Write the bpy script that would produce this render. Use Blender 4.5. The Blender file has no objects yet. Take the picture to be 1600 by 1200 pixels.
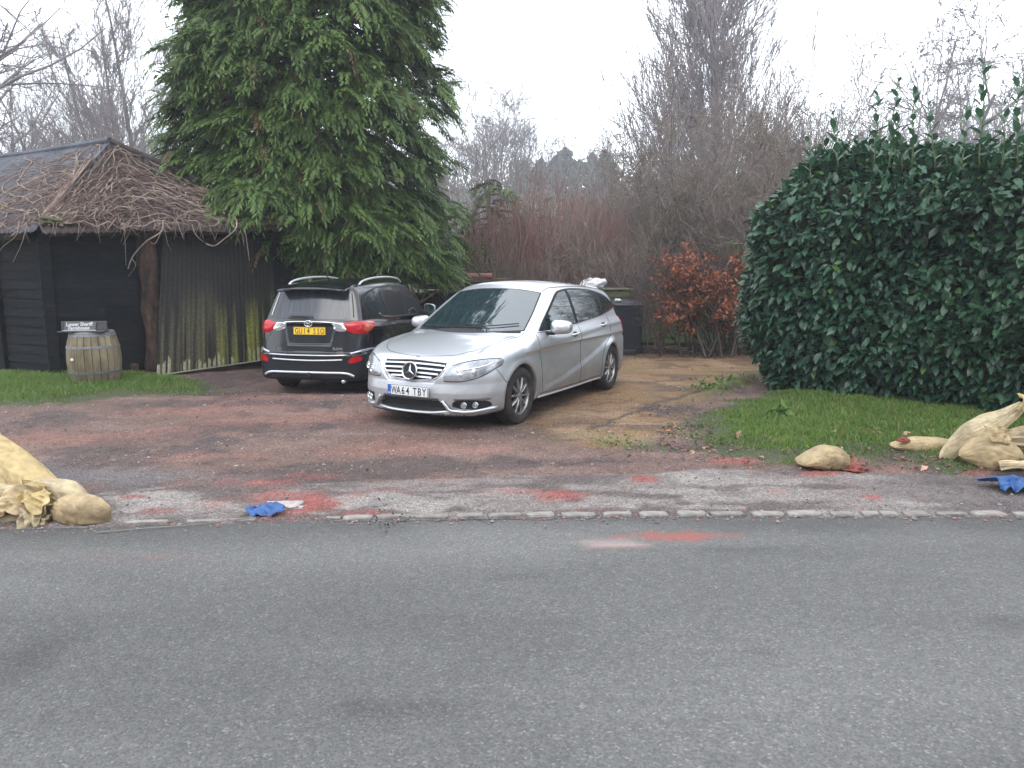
import bpy, math, random
import numpy as np
from mathutils import Vector, Matrix
from mathutils.geometry import delaunay_2d_cdt

R = math.radians
random.seed(7)
rng = np.random.default_rng(11)
scene = bpy.context.scene
COL = scene.collection

# ------------------------------------------------------------------ camera
FPX, CAMH = 1150.0, 1.68
PITCH = math.atan((600 - 422) / FPX)
cam_d = bpy.data.cameras.new('camera')
cam_d.sensor_width = 36.0
cam_d.lens = FPX / 1600 * 36.0
cam_d.clip_start = 0.05
cam_d.clip_end = 1500
cam = bpy.data.objects.new('camera', cam_d)
cam.location = (0, 0, CAMH)
cam.rotation_euler = (math.pi / 2 - PITCH, 0, 0)
COL.objects.link(cam)
scene.camera = cam

# ------------------------------------------------------------------ sky, sun, exposure
SUN_EL, SUN_ROT = R(48), R(200)
world = bpy.data.worlds.new('World')
scene.world = world
world.use_nodes = True
nt = world.node_tree
nt.nodes.clear()
w_out = nt.nodes.new('ShaderNodeOutputWorld')
w_sky = nt.nodes.new('ShaderNodeTexSky')
w_sky.sky_type = 'NISHITA'
w_sky.sun_disc = False
w_sky.sun_elevation = SUN_EL
w_sky.sun_rotation = SUN_ROT
w_b1 = nt.nodes.new('ShaderNodeBackground')
w_b1.inputs['Strength'].default_value = 0.05
w_b2 = nt.nodes.new('ShaderNodeBackground')          # the even white cloud cover
w_b2.inputs['Color'].default_value = (0.93, 0.96, 1.0, 1)
w_b2.inputs['Strength'].default_value = 1.25
w_add = nt.nodes.new('ShaderNodeAddShader')
nt.links.new(w_sky.outputs[0], w_b1.inputs[0])
nt.links.new(w_b1.outputs[0], w_add.inputs[0])
nt.links.new(w_b2.outputs[0], w_add.inputs[1])
nt.links.new(w_add.outputs[0], w_out.inputs['Surface'])

sun_d = bpy.data.lights.new('sun', 'SUN')
sun_d.energy = 0.5
sun_d.angle = R(30)
sun_d.color = (1.0, 0.97, 0.93)
sun = bpy.data.objects.new('sun', sun_d)
sdir = Vector((math.sin(SUN_ROT) * math.cos(SUN_EL), math.cos(SUN_ROT) * math.cos(SUN_EL), math.sin(SUN_EL)))
sun.rotation_euler = sdir.to_track_quat('Z', 'Y').to_euler()
sun.location = (0, 0, 20)
COL.objects.link(sun)

scene.view_settings.view_transform = 'Standard'
scene.view_settings.look = 'None'
scene.view_settings.exposure = 0.96
scene.view_settings.gamma = 1.0
scene.view_settings.use_curve_mapping = False
scene.cycles.max_bounces = 6
scene.cycles.diffuse_bounces = 2
scene.cycles.glossy_bounces = 3
scene.cycles.transparent_max_bounces = 8
scene.cycles.use_denoising = True


# ------------------------------------------------------------------ helpers
def gp(px, py, z=0.0):
    """world point at height z seen at a pixel of the 1600x1200 photograph"""
    X = (px - 800) / FPX
    V = -(py - 600) / FPX
    dy = math.cos(PITCH) + V * math.sin(PITCH)
    dz = -math.sin(PITCH) + V * math.cos(PITCH)
    t = (z - CAMH) / dz
    return Vector((X * t, dy * t, z))


def dp(px, py, y):
    """world point at depth y"""
    X = (px - 800) / FPX
    V = -(py - 600) / FPX
    dy = math.cos(PITCH) + V * math.sin(PITCH)
    dz = -math.sin(PITCH) + V * math.cos(PITCH)
    t = y / dy
    return Vector((X * t, y, CAMH + dz * t))


def _h(ix, iy, iz, seed):
    n = (ix.astype(np.int64) * 374761393 + iy.astype(np.int64) * 668265263 + iz.astype(np.int64) * 2147483647 + seed * 1274126177) & 0x7fffffff
    n = ((n ^ (n >> 13)) * 1274126177) & 0x7fffffff
    n = n ^ (n >> 16)
    return (n & 0xffff) / 65535.0


def vnoise(x, y, z=None, seed=0):
    x = np.asarray(x, float); y = np.asarray(y, float)
    z = np.zeros_like(x) if z is None else np.asarray(z, float)
    fx, fy, fz = np.floor(x), np.floor(y), np.floor(z)
    u, v, w = x - fx, y - fy, z - fz
    u = u * u * (3 - 2 * u); v = v * v * (3 - 2 * v); w = w * w * (3 - 2 * w)
    r = 0
    for a in (0, 1):
        for b in (0, 1):
            for c in (0, 1):
                r = r + _h(fx + a, fy + b, fz + c, seed) * (u if a else 1 - u) * (v if b else 1 - v) * (w if c else 1 - w)
    return r


def fbm(x, y, z=None, seed=0, oct=4, lac=2.1, gain=0.5):
    t = 0; a = 1.0; n = 0
    x = np.asarray(x, float); y = np.asarray(y, float)
    z = None if z is None else np.asarray(z, float)
    for k in range(oct):
        t = t + a * vnoise(x, y, z, seed + k * 17); n += a; a *= gain
        x = x * lac + 3.1; y = y * lac + 1.7
        if z is not None: z = z * lac + 5.3
    return t / n


def smooth(a, b, x):
    t = np.clip((x - a) / (b - a), 0, 1)
    return t * t * (3 - 2 * t)


def link(o, parent=None, label=None, cat=None, group=None, kind=None):
    COL.objects.link(o)
    if parent is not None: o.parent = parent
    if label: o['label'] = label
    if cat: o['category'] = cat
    if group: o['group'] = group
    if kind: o['kind'] = kind
    return o


def thing(name, label, cat, loc=(0, 0, 0), rotz=0.0, group=None, kind=None):
    o = bpy.data.objects.new(name, None)
    o.empty_display_size = 0.2
    o.location = loc
    o.rotation_euler = (0, 0, rotz)
    return link(o, None, label, cat, group, kind)


def mesh_np(name, V, F, mats, parent=None, smooth_sh=True, mat_idx=None, **kw):
    """V (n,3); F (m,k) equal-sided faces or a list of such arrays"""
    V = np.asarray(V, np.float32)
    Fs = F if isinstance(F, list) else [F]
    Fs = [np.asarray(f, np.int32) for f in Fs if len(f)]
    me = bpy.data.meshes.new(name)
    me.vertices.add(len(V)); me.vertices.foreach_set('co', V.ravel())
    loops = np.concatenate([f.ravel() for f in Fs])
    tot = np.concatenate([np.full(len(f), f.shape[1], np.int32) for f in Fs])
    start = np.concatenate([[0], np.cumsum(tot)[:-1]]).astype(np.int32)
    me.loops.add(len(loops)); me.loops.foreach_set('vertex_index', loops)
    me.polygons.add(len(tot)); me.polygons.foreach_set('loop_start', start); me.polygons.foreach_set('loop_total', tot)
    me.polygons.foreach_set('use_smooth', np.full(len(tot), smooth_sh, bool))
    for m in (mats if isinstance(mats, (list, tuple)) else [mats]): me.materials.append(m)
    if mat_idx is not None: me.polygons.foreach_set('material_index', np.asarray(mat_idx, np.int32))
    me.update(calc_edges=True)
    o = bpy.data.objects.new(name, me)
    return link(o, parent, **kw)


def attr(o, name, vals):
    vals = np.asarray(vals, np.float32)
    if vals.ndim == 1:
        a = o.data.attributes.new(name, 'FLOAT', 'POINT'); a.data.foreach_set('value', vals)
    else:
        a = o.data.attributes.new(name, 'FLOAT_COLOR', 'POINT')
        v4 = np.ones((len(vals), 4), np.float32); v4[:, :3] = vals
        a.data.foreach_set('color', v4.ravel())


class MB:
    """collects boxes, tubes and strips into one mesh"""
    def __init__(s): s.v = []; s.f = []; s.n = 0

    def add(s, V, F):
        V = np.asarray(V, float)
        s.v.append(V)
        for f in F: s.f.append(tuple(int(i) + s.n for i in f))
        s.n += len(V); return s

    def box(s, c, d, M=None, bev=0.0):
        x, y, z = d[0] / 2, d[1] / 2, d[2] / 2
        if bev > 0:
            b = min(bev, x * .9, y * .9, z * .9)
            pts = []
            for sx in (-1, 1):
                for sy in (-1, 1):
                    for sz in (-1, 1):
                        pts += [(sx * x, sy * (y - b), sz * (z - b)), (sx * (x - b), sy * y, sz * (z - b)), (sx * (x - b), sy * (y - b), sz * z)]
            V = np.array(pts)
            import bmesh
            bm = bmesh.new()
            vs = [bm.verts.new(p) for p in V]
            r = bmesh.ops.convex_hull(bm, input=vs)
            bm.verts.index_update()
            F = [[v.index for v in f.verts] for f in bm.faces]
            V = np.array([v.co[:] for v in bm.verts]); bm.free()
        else:
            V = np.array([(-x, -y, -z), (x, -y, -z), (x, y, -z), (-x, y, -z), (-x, -y, z), (x, -y, z), (x, y, z), (-x, y, z)])
            F = [(0, 3, 2, 1), (4, 5, 6, 7), (0, 1, 5, 4), (1, 2, 6, 5), (2, 3, 7, 6), (3, 0, 4, 7)]
        if M is not None: V = V @ np.array(M.to_3x3()).T
        return s.add(V + np.array(c), F)

    def tube(s, pts, r, n=8, cap=True, flat=1.0):
        pts = np.array(pts, float); m = len(pts)
        rr = np.broadcast_to(np.asarray(r, float), (m,))
        V = []
        up = None
        for i in range(m):
            t = pts[min(i + 1, m - 1)] - pts[max(i - 1, 0)]
            t = t / (np.linalg.norm(t) + 1e-9)
            if up is None:
                up = np.array([0, 0, 1.]) if abs(t[2]) < .9 else np.array([1., 0, 0])
            a = np.cross(t, up); a /= np.linalg.norm(a) + 1e-9
            b = np.cross(a, t); up = b
            for k in range(n):
                th = 2 * math.pi * k / n
                V.append(pts[i] + rr[i] * (a * math.cos(th) + b * flat * math.sin(th)))
        F = []
        for i in range(m - 1):
            for k in range(n):
                k2 = (k + 1) % n
                F.append((i * n + k, i * n + k2, (i + 1) * n + k2, (i + 1) * n + k))
        if cap:
            F.append(tuple(range(n))[::-1]); F.append(tuple((m - 1) * n + k for k in range(n)))
        return s.add(V, F)

    def lathe(s, prof, n=32, axis='z', c=(0, 0, 0), closed=False):
        V = []
        for (r, h) in prof:
            for k in range(n):
                th = 2 * math.pi * k / n
                a, b = r * math.cos(th), r * math.sin(th)
                V.append({'z': (a, b, h), 'y': (a, h, b), 'x': (h, a, b)}[axis])
        F = []
        m = len(prof)
        for i in range(m - 1 if not closed else m):
            j = (i + 1) % m
            for k in range(n):
                k2 = (k + 1) % n
                F.append((i * n + k, i * n + k2, j * n + k2, j * n + k))
        return s.add(np.array(V) + np.array(c), F)

    def prism(s, poly, h0, h1, fn):
        """polygon extruded between h0 and h1; fn(u,v,h) -> xyz"""
        n = len(poly)
        V = [fn(u, v, h0) for u, v in poly] + [fn(u, v, h1) for u, v in poly]
        F = [tuple(range(n))[::-1], tuple(range(n, 2 * n))]
        for k in range(n):
            k2 = (k + 1) % n
            F.append((k, k2, n + k2, n + k))
        return s.add(V, F)

    def build(s, name, mat, parent=None, sm=False, **kw):
        V = np.concatenate(s.v)
        me = bpy.data.meshes.new(name)
        me.from_pydata(V.tolist(), [], s.f)
        for m in (mat if isinstance(mat, (list, tuple)) else [mat]): me.materials.append(m)
        me.update()
        if sm:
            me.polygons.foreach_set('use_smooth', [True] * len(me.polygons))
            if sm != 'all': me.set_sharp_from_angle(angle=R(35))
        o = bpy.data.objects.new(name, me)
        return link(o, parent, **kw)


def segs_mesh(P0, P1, R0, R1, n):
    """many tapered tubes at once"""
    P0 = np.asarray(P0, float); P1 = np.asarray(P1, float); R0 = np.asarray(R0, float); R1 = np.asarray(R1, float)
    T = P1 - P0
    T /= np.linalg.norm(T, axis=1, keepdims=True) + 1e-9
    up = np.where(np.abs(T[:, 2:3]) < .9, np.array([[0, 0, 1.]]), np.array([[1., 0, 0]]))
    A = np.cross(T, up); A /= np.linalg.norm(A, axis=1, keepdims=True) + 1e-9
    B = np.cross(A, T)
    th = 2 * np.pi * np.arange(n) / n
    ring = A[:, None, :] * np.cos(th)[None, :, None] + B[:, None, :] * np.sin(th)[None, :, None]
    V = np.concatenate([P0[:, None] + ring * R0[:, None, None], P1[:, None] + ring * R1[:, None, None]], axis=1)
    m = len(P0)
    k = np.arange(n); k2 = (k + 1) % n
    f = np.stack([k, k2, n + k2, n + k], 1)
    F = (f[None] + (np.arange(m) * 2 * n)[:, None, None]).reshape(-1, 4)
    return V.reshape(-1, 3), F


def cat_mesh(parts):
    V = []; F = []; n = 0
    for v, f in parts:
        V.append(v); F.append(np.asarray(f) + n); n += len(v)
    return np.concatenate(V), np.concatenate(F)


# ------------------------------------------------------------------ materials
def N(nt, t, **kw):
    n = nt.nodes.new(t)
    for k, v in kw.items(): setattr(n, k, v)
    return n


def mat(name, base, rough=0.6, metal=0.0, spec=0.5, noise=0.0, nscale=6.0, base2=None, bump=0.0, bscale=30.0, coat=0.0,
        attrib=None, grain=0.0, gscale=80.0, coords='Object', stretch=None, emit=None, transl=0.0, hue_rand=0.0, ior=1.5, nlo=.35, nhi=.65, detail=6.0):
    m = bpy.data.materials.new(name)
    m.use_nodes = True
    nt = m.node_tree
    b = nt.nodes['Principled BSDF']
    L = nt.links.new
    b.inputs['Base Color'].default_value = (*base, 1)
    b.inputs['Roughness'].default_value = rough
    b.inputs['Metallic'].default_value = metal
    b.inputs['Specular IOR Level'].default_value = spec
    b.inputs['IOR'].default_value = ior
    b.inputs['Coat Weight'].default_value = coat
    b.inputs['Coat Roughness'].default_value = 0.06
    tc = N(nt, 'ShaderNodeTexCoord')
    mp = N(nt, 'ShaderNodeMapping')
    if stretch: mp.inputs['Scale'].default_value = stretch
    L(tc.outputs[coords], mp.inputs['Vector'])
    cur = None
    if attrib:
        a = N(nt, 'ShaderNodeAttribute', attribute_name=attrib)
        cur = a.outputs['Color']
    if base2 is not None or noise > 0:
        n1 = N(nt, 'ShaderNodeTexNoise')
        n1.inputs['Scale'].default_value = nscale
        n1.inputs['Detail'].default_value = detail
        n1.inputs['Roughness'].default_value = 0.6
        L(mp.outputs[0], n1.inputs['Vector'])
        mr = N(nt, 'ShaderNodeMapRange')
        mr.inputs['From Min'].default_value = nlo
        mr.inputs['From Max'].default_value = nhi
        L(n1.outputs['Fac'], mr.inputs['Value'])
        if base2 is not None:
            mx = N(nt, 'ShaderNodeMix', data_type='RGBA')
            mx.inputs[6].default_value = (*base, 1)
            if cur is not None: L(cur, mx.inputs[6])
            mx.inputs[7].default_value = (*base2, 1)
            L(mr.outputs[0], mx.inputs[0])
            cur = mx.outputs[2]
        if noise > 0:
            n2 = N(nt, 'ShaderNodeTexNoise')
            n2.inputs['Scale'].default_value = nscale * 3.7
            n2.inputs['Detail'].default_value = detail
            L(mp.outputs[0], n2.inputs['Vector'])
            mr2 = N(nt, 'ShaderNodeMapRange')
            mr2.inputs['From Min'].default_value = .3
            mr2.inputs['From Max'].default_value = .7
            mr2.inputs['To Min'].default_value = 1 - noise
            mr2.inputs['To Max'].default_value = 1 + noise
            L(n2.outputs['Fac'], mr2.inputs['Value'])
            ml = N(nt, 'ShaderNodeMix', data_type='RGBA', blend_type='MULTIPLY')
            ml.inputs[0].default_value = 1
            if cur is not None: L(cur, ml.inputs[6])
            else: ml.inputs[6].default_value = (*base, 1)
            L(mr2.outputs[0], ml.inputs[7])
            cur = ml.outputs[2]
    if grain > 0:
        vo = N(nt, 'ShaderNodeTexVoronoi'); vo.inputs['Scale'].default_value = gscale
        L(mp.outputs[0], vo.inputs['Vector'])
        sp = N(nt, 'ShaderNodeSeparateColor'); L(vo.outputs['Color'], sp.inputs[0])
        mg = N(nt, 'ShaderNodeMapRange'); mg.inputs['To Min'].default_value = 1 - grain; mg.inputs['To Max'].default_value = 1 + grain * 1.1
        L(sp.outputs[0], mg.inputs[0])
        ml = N(nt, 'ShaderNodeMix', data_type='RGBA', blend_type='MULTIPLY'); ml.inputs[0].default_value = 1
        L(cur, ml.inputs[6]); L(mg.outputs[0], ml.inputs[7]); cur = ml.outputs[2]
    if hue_rand > 0:
        oi = N(nt, 'ShaderNodeObjectInfo')
        mr3 = N(nt, 'ShaderNodeMapRange')
        mr3.inputs['To Min'].default_value = 1 - hue_rand
        mr3.inputs['To Max'].default_value = 1 + hue_rand
        L(oi.outputs['Random'], mr3.inputs['Value'])
        ml = N(nt, 'ShaderNodeMix', data_type='RGBA', blend_type='MULTIPLY')
        ml.inputs[0].default_value = 1
        if cur is not None: L(cur, ml.inputs[6])
        else: ml.inputs[6].default_value = (*base, 1)
        L(mr3.outputs[0], ml.inputs[7])
        cur = ml.outputs[2]
    if cur is not None: L(cur, b.inputs['Base Color'])
    if bump > 0:
        n3 = N(nt, 'ShaderNodeTexNoise')
        n3.inputs['Scale'].default_value = bscale
        n3.inputs['Detail'].default_value = 5
        L(mp.outputs[0], n3.inputs['Vector'])
        bp = N(nt, 'ShaderNodeBump')
        bp.inputs['Strength'].default_value = bump
        bp.inputs['Distance'].default_value = 0.02
        L(n3.outputs['Fac'], bp.inputs['Height'])
        L(bp.outputs[0], b.inputs['Normal'])
    if transl > 0:
        tr = N(nt, 'ShaderNodeBsdfTranslucent')
        if cur is not None: L(cur, tr.inputs['Color'])
        else: tr.inputs['Color'].default_value = (*base, 1)
        ms = N(nt, 'ShaderNodeMixShader')
        ms.inputs[0].default_value = transl
        L(b.outputs[0], ms.inputs[1]); L(tr.outputs[0], ms.inputs[2])
        L(ms.outputs[0], nt.nodes['Material Output'].inputs['Surface'])
    if emit:
        b.inputs['Emission Color'].default_value = (*emit, 1)
        b.inputs['Emission Strength'].default_value = 1
    return m
# ================================================================== SETTING: ground
# kerb line (world x -> y)
KX = [p.x for p in (gp(-300, 832), gp(160, 823), gp(500, 814), gp(850, 809), gp(1100, 807), gp(1600, 808), gp(2200, 812))]
KY = [p.y for p in (gp(-300, 832), gp(160, 823), gp(500, 814), gp(850, 809), gp(1100, 807), gp(1600, 808), gp(2200, 812))]
def kerb_y(x): return np.interp(x, KX, KY)

def pix(x, y, z=0.0):
    """pixel of the photograph for a ground point, used to place stains where they lie"""
    zz = z - CAMH
    d = y * math.cos(PITCH) - zz * math.sin(PITCH)
    v = y * math.sin(PITCH) + zz * math.cos(PITCH)
    return 800 + FPX * x / d, 600 - FPX * v / d

def ell(x, y, c, rx, ry, rot=0.0, seed=0, edge=.35, ns=3.0, wob=.55):
    """ragged elliptical stain mask in world metres"""
    x = np.asarray(x, float); y = np.asarray(y, float)
    near = (np.abs(x - c[0]) < max(rx, ry) * 2.2 + .1) & (np.abs(y - c[1]) < max(rx, ry) * 2.2 + .1)
    if near.ndim and not near.all():
        out = np.zeros(x.shape)
        if near.any(): out[near] = ell(x[near], y[near], c, rx, ry, rot, seed, edge, ns, wob)
        return out
    dx, dy = x - c[0], y - c[1]
    u = (dx * math.cos(rot) + dy * math.sin(rot)) / rx
    v = (-dx * math.sin(rot) + dy * math.cos(rot)) / ry
    d = np.sqrt(u * u + v * v) + (fbm(x * ns, y * ns, seed=seed, oct=5) - .5) * wob * 2
    return 1 - smooth(1 - edge, 1 + edge * .3, d)

def G(px, py): p = gp(px, py); return (p.x, p.y)

def poly_sd(x, y, P):
    """signed distance (negative inside) to polygon"""
    P = np.array(P); d = np.full(x.shape, 1e9); ins = np.zeros(x.shape, bool)
    for i in range(len(P)):
        a, b = P[i], P[(i + 1) % len(P)]
        e = b - a; wx, wy = x - a[0], y - a[1]
        t = np.clip((wx * e[0] + wy * e[1]) / (e @ e + 1e-12), 0, 1)
        d = np.minimum(d, np.hypot(wx - e[0] * t, wy - e[1] * t))
        c = ((a[1] <= y) & (b[1] > y)) | ((b[1] <= y) & (a[1] > y))
        xi = a[0] + (y - a[1]) / (e[1] if abs(e[1]) > 1e-9 else 1e-9) * e[0]
        ins ^= c & (x < xi)
    return np.where(ins, -d, d)

GRASS_R = [G(1062, 690), G(1075, 655), G(1140, 628), G(1180, 622), (3.6, 10.3), (8.5, 9.6), (8.5, 6.4), G(1600, 742), G(1480, 738), G(1380, 722), G(1250, 728), G(1190, 726), G(1120, 712)]
GRASS_L = [G(-400, 650), G(0, 636), G(120, 632), G(230, 618), G(335, 606), G(325, 590), G(240, 584), (-6.3, 12.2), (-12, 12.6)]

xs = np.arange(-9.0, 8.0, .034)
ys = [4.5]
while ys[-1] < 17.5: ys.append(ys[-1] + .018 + .0056 * max(0, ys[-1] - 5.0))
ys = np.array(ys)
X, Y = np.meshgrid(xs, ys)
ky = kerb_y(X)
keep0 = Y >= ky - .03
Yc = np.maximum(Y, ky + .0)      # snap the front rows to the kerb line
x, y = X.ravel(), Yc.ravel()
warpx = x + (fbm(x * 2, y * 2, seed=91, oct=3) - .5) * .35
warpy = y + (fbm(x * 2, y * 2, seed=92, oct=3) - .5) * .35
def lerp(a, b, t): return a + (np.array(b) - a) * t[:, None]
n1 = fbm(x * 1.3, y * 1.3, seed=1, oct=5); n2 = fbm(x * 7, y * 7, seed=2, oct=4); n3 = fbm(x * 25, y * 25, seed=3, oct=3)
st = fbm(x * .9 + y * .5, y * 3.2, seed=4, oct=4)                   # wheel-track streaks
col = np.tile(np.array([.138, .088, .072]), (len(x), 1))                # purple brown gravel
col = lerp(col, [.178, .120, .100], smooth(.45, .7, st) * .8)
col = lerp(col, [.068, .052, .050], smooth(.50, .62, n1) * .75)
# red sand washed across the drive
red = np.zeros(len(x))
RED = [((60, 688), .9, .5), ((200, 678), .8, .3), ((480, 655), 1.1, .5), ((330, 640), 1.3, .5), ((620, 700), .9, .35), ((300, 715), .6, .2), ((760, 700), .5, .2), ((420, 620), 1., .4)]
for i, (c, rx, ry) in enumerate(RED): red = np.maximum(red, ell(x, y, G(*c), rx, ry, rot=.12, seed=20 + i, edge=.9, wob=.8) * .42)
col = lerp(col, [.27, .125, .095], red)
col *= (0.78 + .44 * n2)[:, None] * (0.8 + .4 * n3)[:, None]
# orange mud to the right of the silver car
mud_p = [G(800, 655), G(900, 615), G(960, 560), (2.4, 15.5), (6, 15.5), (6.0, 11.6), G(1180, 585), G(1080, 640), G(1040, 680), G(960, 705), G(850, 690)]
sd = poly_sd(warpx, warpy, mud_p)
mudm = 1 - smooth(-.25, .2, sd)
mudc = lerp(np.tile([.205, .122, .062], (len(x), 1)), [.115, .072, .045], smooth(.42, .62, fbm(x * 2.2, y * 4, seed=8, oct=5)))
mudc = lerp(mudc, [.24, .16, .095], smooth(.55, .75, fbm(x * 1.6 + 5, y * 3, seed=9, oct=4)))
mudc = lerp(mudc, [.10, .11, .035], smooth(.56, .72, fbm(x * 1.5, y * 1.5, seed=12, oct=4)) * .25)
mudc *= (0.8 + .4 * n3)[:, None]
col = col * (1 - mudm[:, None]) + mudc * mudm[:, None]
# dark leaf mould at the back and by the hedge foot
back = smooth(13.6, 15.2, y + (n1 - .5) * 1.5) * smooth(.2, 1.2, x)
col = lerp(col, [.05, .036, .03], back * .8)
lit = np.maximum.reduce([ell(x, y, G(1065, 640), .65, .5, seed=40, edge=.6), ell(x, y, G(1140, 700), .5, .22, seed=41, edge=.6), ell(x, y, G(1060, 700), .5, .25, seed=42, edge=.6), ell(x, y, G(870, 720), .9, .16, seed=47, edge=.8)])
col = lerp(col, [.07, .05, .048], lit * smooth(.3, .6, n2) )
# the crack / rut across the mud
for a, b, w_ in (((905, 672), (1010, 640), .035), ((1010, 640), (1170, 583), .05), ((830, 640), (960, 655), .02)):
    A, B = np.array(G(*a)), np.array(G(*b)); e = B - A
    t = np.clip(((warpx - A[0]) * e[0] + (warpy - A[1]) * e[1]) / (e @ e), 0, 1)
    dd = np.hypot(warpx - A[0] - e[0] * t, warpy - A[1] - e[1] * t)
    col = lerp(col, [.055, .042, .04], (1 - smooth(w_ * .4, w_ * 1.6, dd)) * .8)
# left dirt in front of the barn
dl = ell(x, y, G(350, 602), 1.3, .5, rot=.6, seed=44, edge=.8)
col = lerp(col, [.085, .06, .052], dl * .7)
# grass ground
for P, sdm in ((GRASS_R, 1), (GRASS_L, 2)):
    sd = poly_sd(warpx, warpy, P)
    g = 1 - smooth(-.22, .12, sd + (n2 - .5) * .3)
    col = lerp(col, [.045, .062, .022], g * .9)
grass_edge = None
# concrete apron
far = np.interp(x, [-4.2, -3.2, 0, 2.44, 3.3, 9], [5.3, 5.52, 5.86, 6.12, 5.95, 6.1]) + (fbm(x * 1.8, y * 0 + 2, seed=13) - .5) * .22
am = smooth(-.03, .03, far - y) * smooth(-3.5, -3.0, x + (n1 - .5) * .8)
apc = lerp(np.tile([.185, .158, .145], (len(x), 1)), [.105, .082, .076], smooth(.42, .58, fbm(x * 1.7, y * 4.5, seed=14, oct=5)))
apc = lerp(apc, [.23, .21, .195], smooth(.55, .66, fbm(x * 1.4 + 9, y * 4, seed=15, oct=5)) * .8)
apc = lerp(apc, [.10, .085, .08], smooth(.6, .7, fbm(x * 3, y * 6, seed=16, oct=4)) * .7)
wet = smooth(2.3, 3.3, x + (n1 - .5) * 1.2)
apc = lerp(apc, [.105, .09, .088], wet * .75)
for c, rx, ry, rt, v in (((700, 790), .40, .16, .05, .9), ((800, 768), .25, .10, 0, .7), ((255, 782), .42, .24, .05, 1), ((335, 795), .3, .12, .05, .7), ((545, 786), .16, .15, 0, 1), ((1010, 784), .45, .15, 0, .9), ((1060, 768), .3, .10, 0, .8), ((1230, 780), .45, .13, 0, .6),
                         ((1130, 750), .45, .13, -.02, .9), ((1240, 752), .35, .10, -.02, .7), ((1430, 788), .22, .07, -.25, 1), ((1340, 745), .25, .07, -.3, .6), ((620, 795), .12, .06, 0, .8), ((900, 790), .14, .08, 0, .7), ((1100, 793), .3, .07, 0, .8), ((830, 745), .15, .07, 0, .6)):
    apc = lerp(apc, [.25, .225, .205], ell(x, y, G(*c), rx, ry, rot=rt, seed=int(c[0]), edge=.45, ns=5, wob=.9) * v)
apc *= (0.84 + .32 * n2)[:, None] * (0.85 + .3 * n3)[:, None]
# grey tarmac sweep at lower left
gl = ell(x, y, G(150, 745), 1.5, .35, rot=-.1, seed=60, edge=.8)
col = lerp(col, [.13, .12, .122], gl * .8 * (1 - am))
col = col * (1 - am[:, None]) + apc * am[:, None]
redb = np.zeros(len(x))
for i, (c, rx, ry, v) in enumerate([((488, 790), .30, .26, 1), ((430, 778), .42, .18, .75), ((400, 755), .55, .12, .6), ((870, 775), .22, .13, 1), ((820, 770), .35, .07, .7), ((1005, 750), .13, .12, .9), ((215, 778), .13, .06, .9), ((250, 800), .2, .09, .6),
                                    ((1150, 722), .25, .10, .8), ((1285, 742), .30, .06, .9), ((1365, 782), .08, .10, .9), ((1395, 735), .25, .06, .5), ((1525, 742), .25, .12, .5), ((1335, 725), .12, .14, .8), ((1440, 783), .1, .04, .5), ((600, 768), .35, .07, .35), ((560, 803), .2, .06, .6), ((910, 798), .2, .04, .6), ((340, 792), .2, .07, .5), ((470, 745), .5, .10, .45), ((1210, 770), .1, .08, .4), ((700, 752), .2, .05, .4)]):
    redb = np.maximum(redb, ell(x, y, G(*c), rx * 1.1, ry * 1.1, seed=70 + i, edge=.7, ns=6, wob=.9) * v * (.75 + .25 * n3))
redb = redb * smooth(.18, .62, n3 * .6 + n2 * .4 + redb * .35 - .12)
col = lerp(col, [.26, .072, .058], redb)
col = np.clip(col, .01, .6)

gra = np.zeros(len(x))
for P in (GRASS_R, GRASS_L): gra = np.maximum(gra, 1 - smooth(-.5, .1, poly_sd(x, y, P)))
def ground_z(x, y):
    z = (fbm(x * .7, y * .7, seed=31, oct=3) - .5) * .07 * smooth(5.6, 8, y)
    z = z + .06 * (1 - smooth(-.6, .25, poly_sd(x, y, GRASS_R))) + .04 * (1 - smooth(-.6, .2, poly_sd(x, y, GRASS_L)))
    return z
z = ground_z(x, y) + (n2 - .5) * .022 * (1 - .6 * am) + (n3 - .5) * .012 * (1 - .3 * am) - .02 * lit + redb * .012
z += smooth(.55, .72, fbm(x * 3, y * 3, seed=33, oct=3)) * -.02 * (1 - am) * (1 - gra)
# raised bank (soil lip) running from the mud to the hedge
A, B = np.array(G(1040, 645)), np.array(G(1195, 585)); e = B - A
t = np.clip(((x - A[0]) * e[0] + (y - A[1]) * e[1]) / (e @ e), 0, 1)
dd = np.hypot(x - A[0] - e[0] * t, y - A[1] - e[1] * t)
bank = np.exp(-(dd / .14) ** 2) * smooth(0, .5, t)
z += bank * .10
col = lerp(col, [.09, .10, .03], np.clip(bank, 0, 1) * .8)
ramp = smooth(0, .10, y - kerb_y(x))
z -= .11 * smooth(9.6, 10.9, y) * smooth(-.6, -1.9, x) * smooth(-5.4, -4.3, x)
z = z * ramp - .006 + .012 * ramp
V = np.stack([x, y, z], 1)
nx, ny = len(xs), len(ys)
idx = np.arange(nx * ny).reshape(ny, nx)
q = np.stack([idx[:-1, :-1], idx[:-1, 1:], idx[1:, 1:], idx[1:, :-1]], -1).reshape(-1, 4)
kk = keep0.ravel()
q = q[kk[q].all(1) | (kk[q].any(1))]

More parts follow.
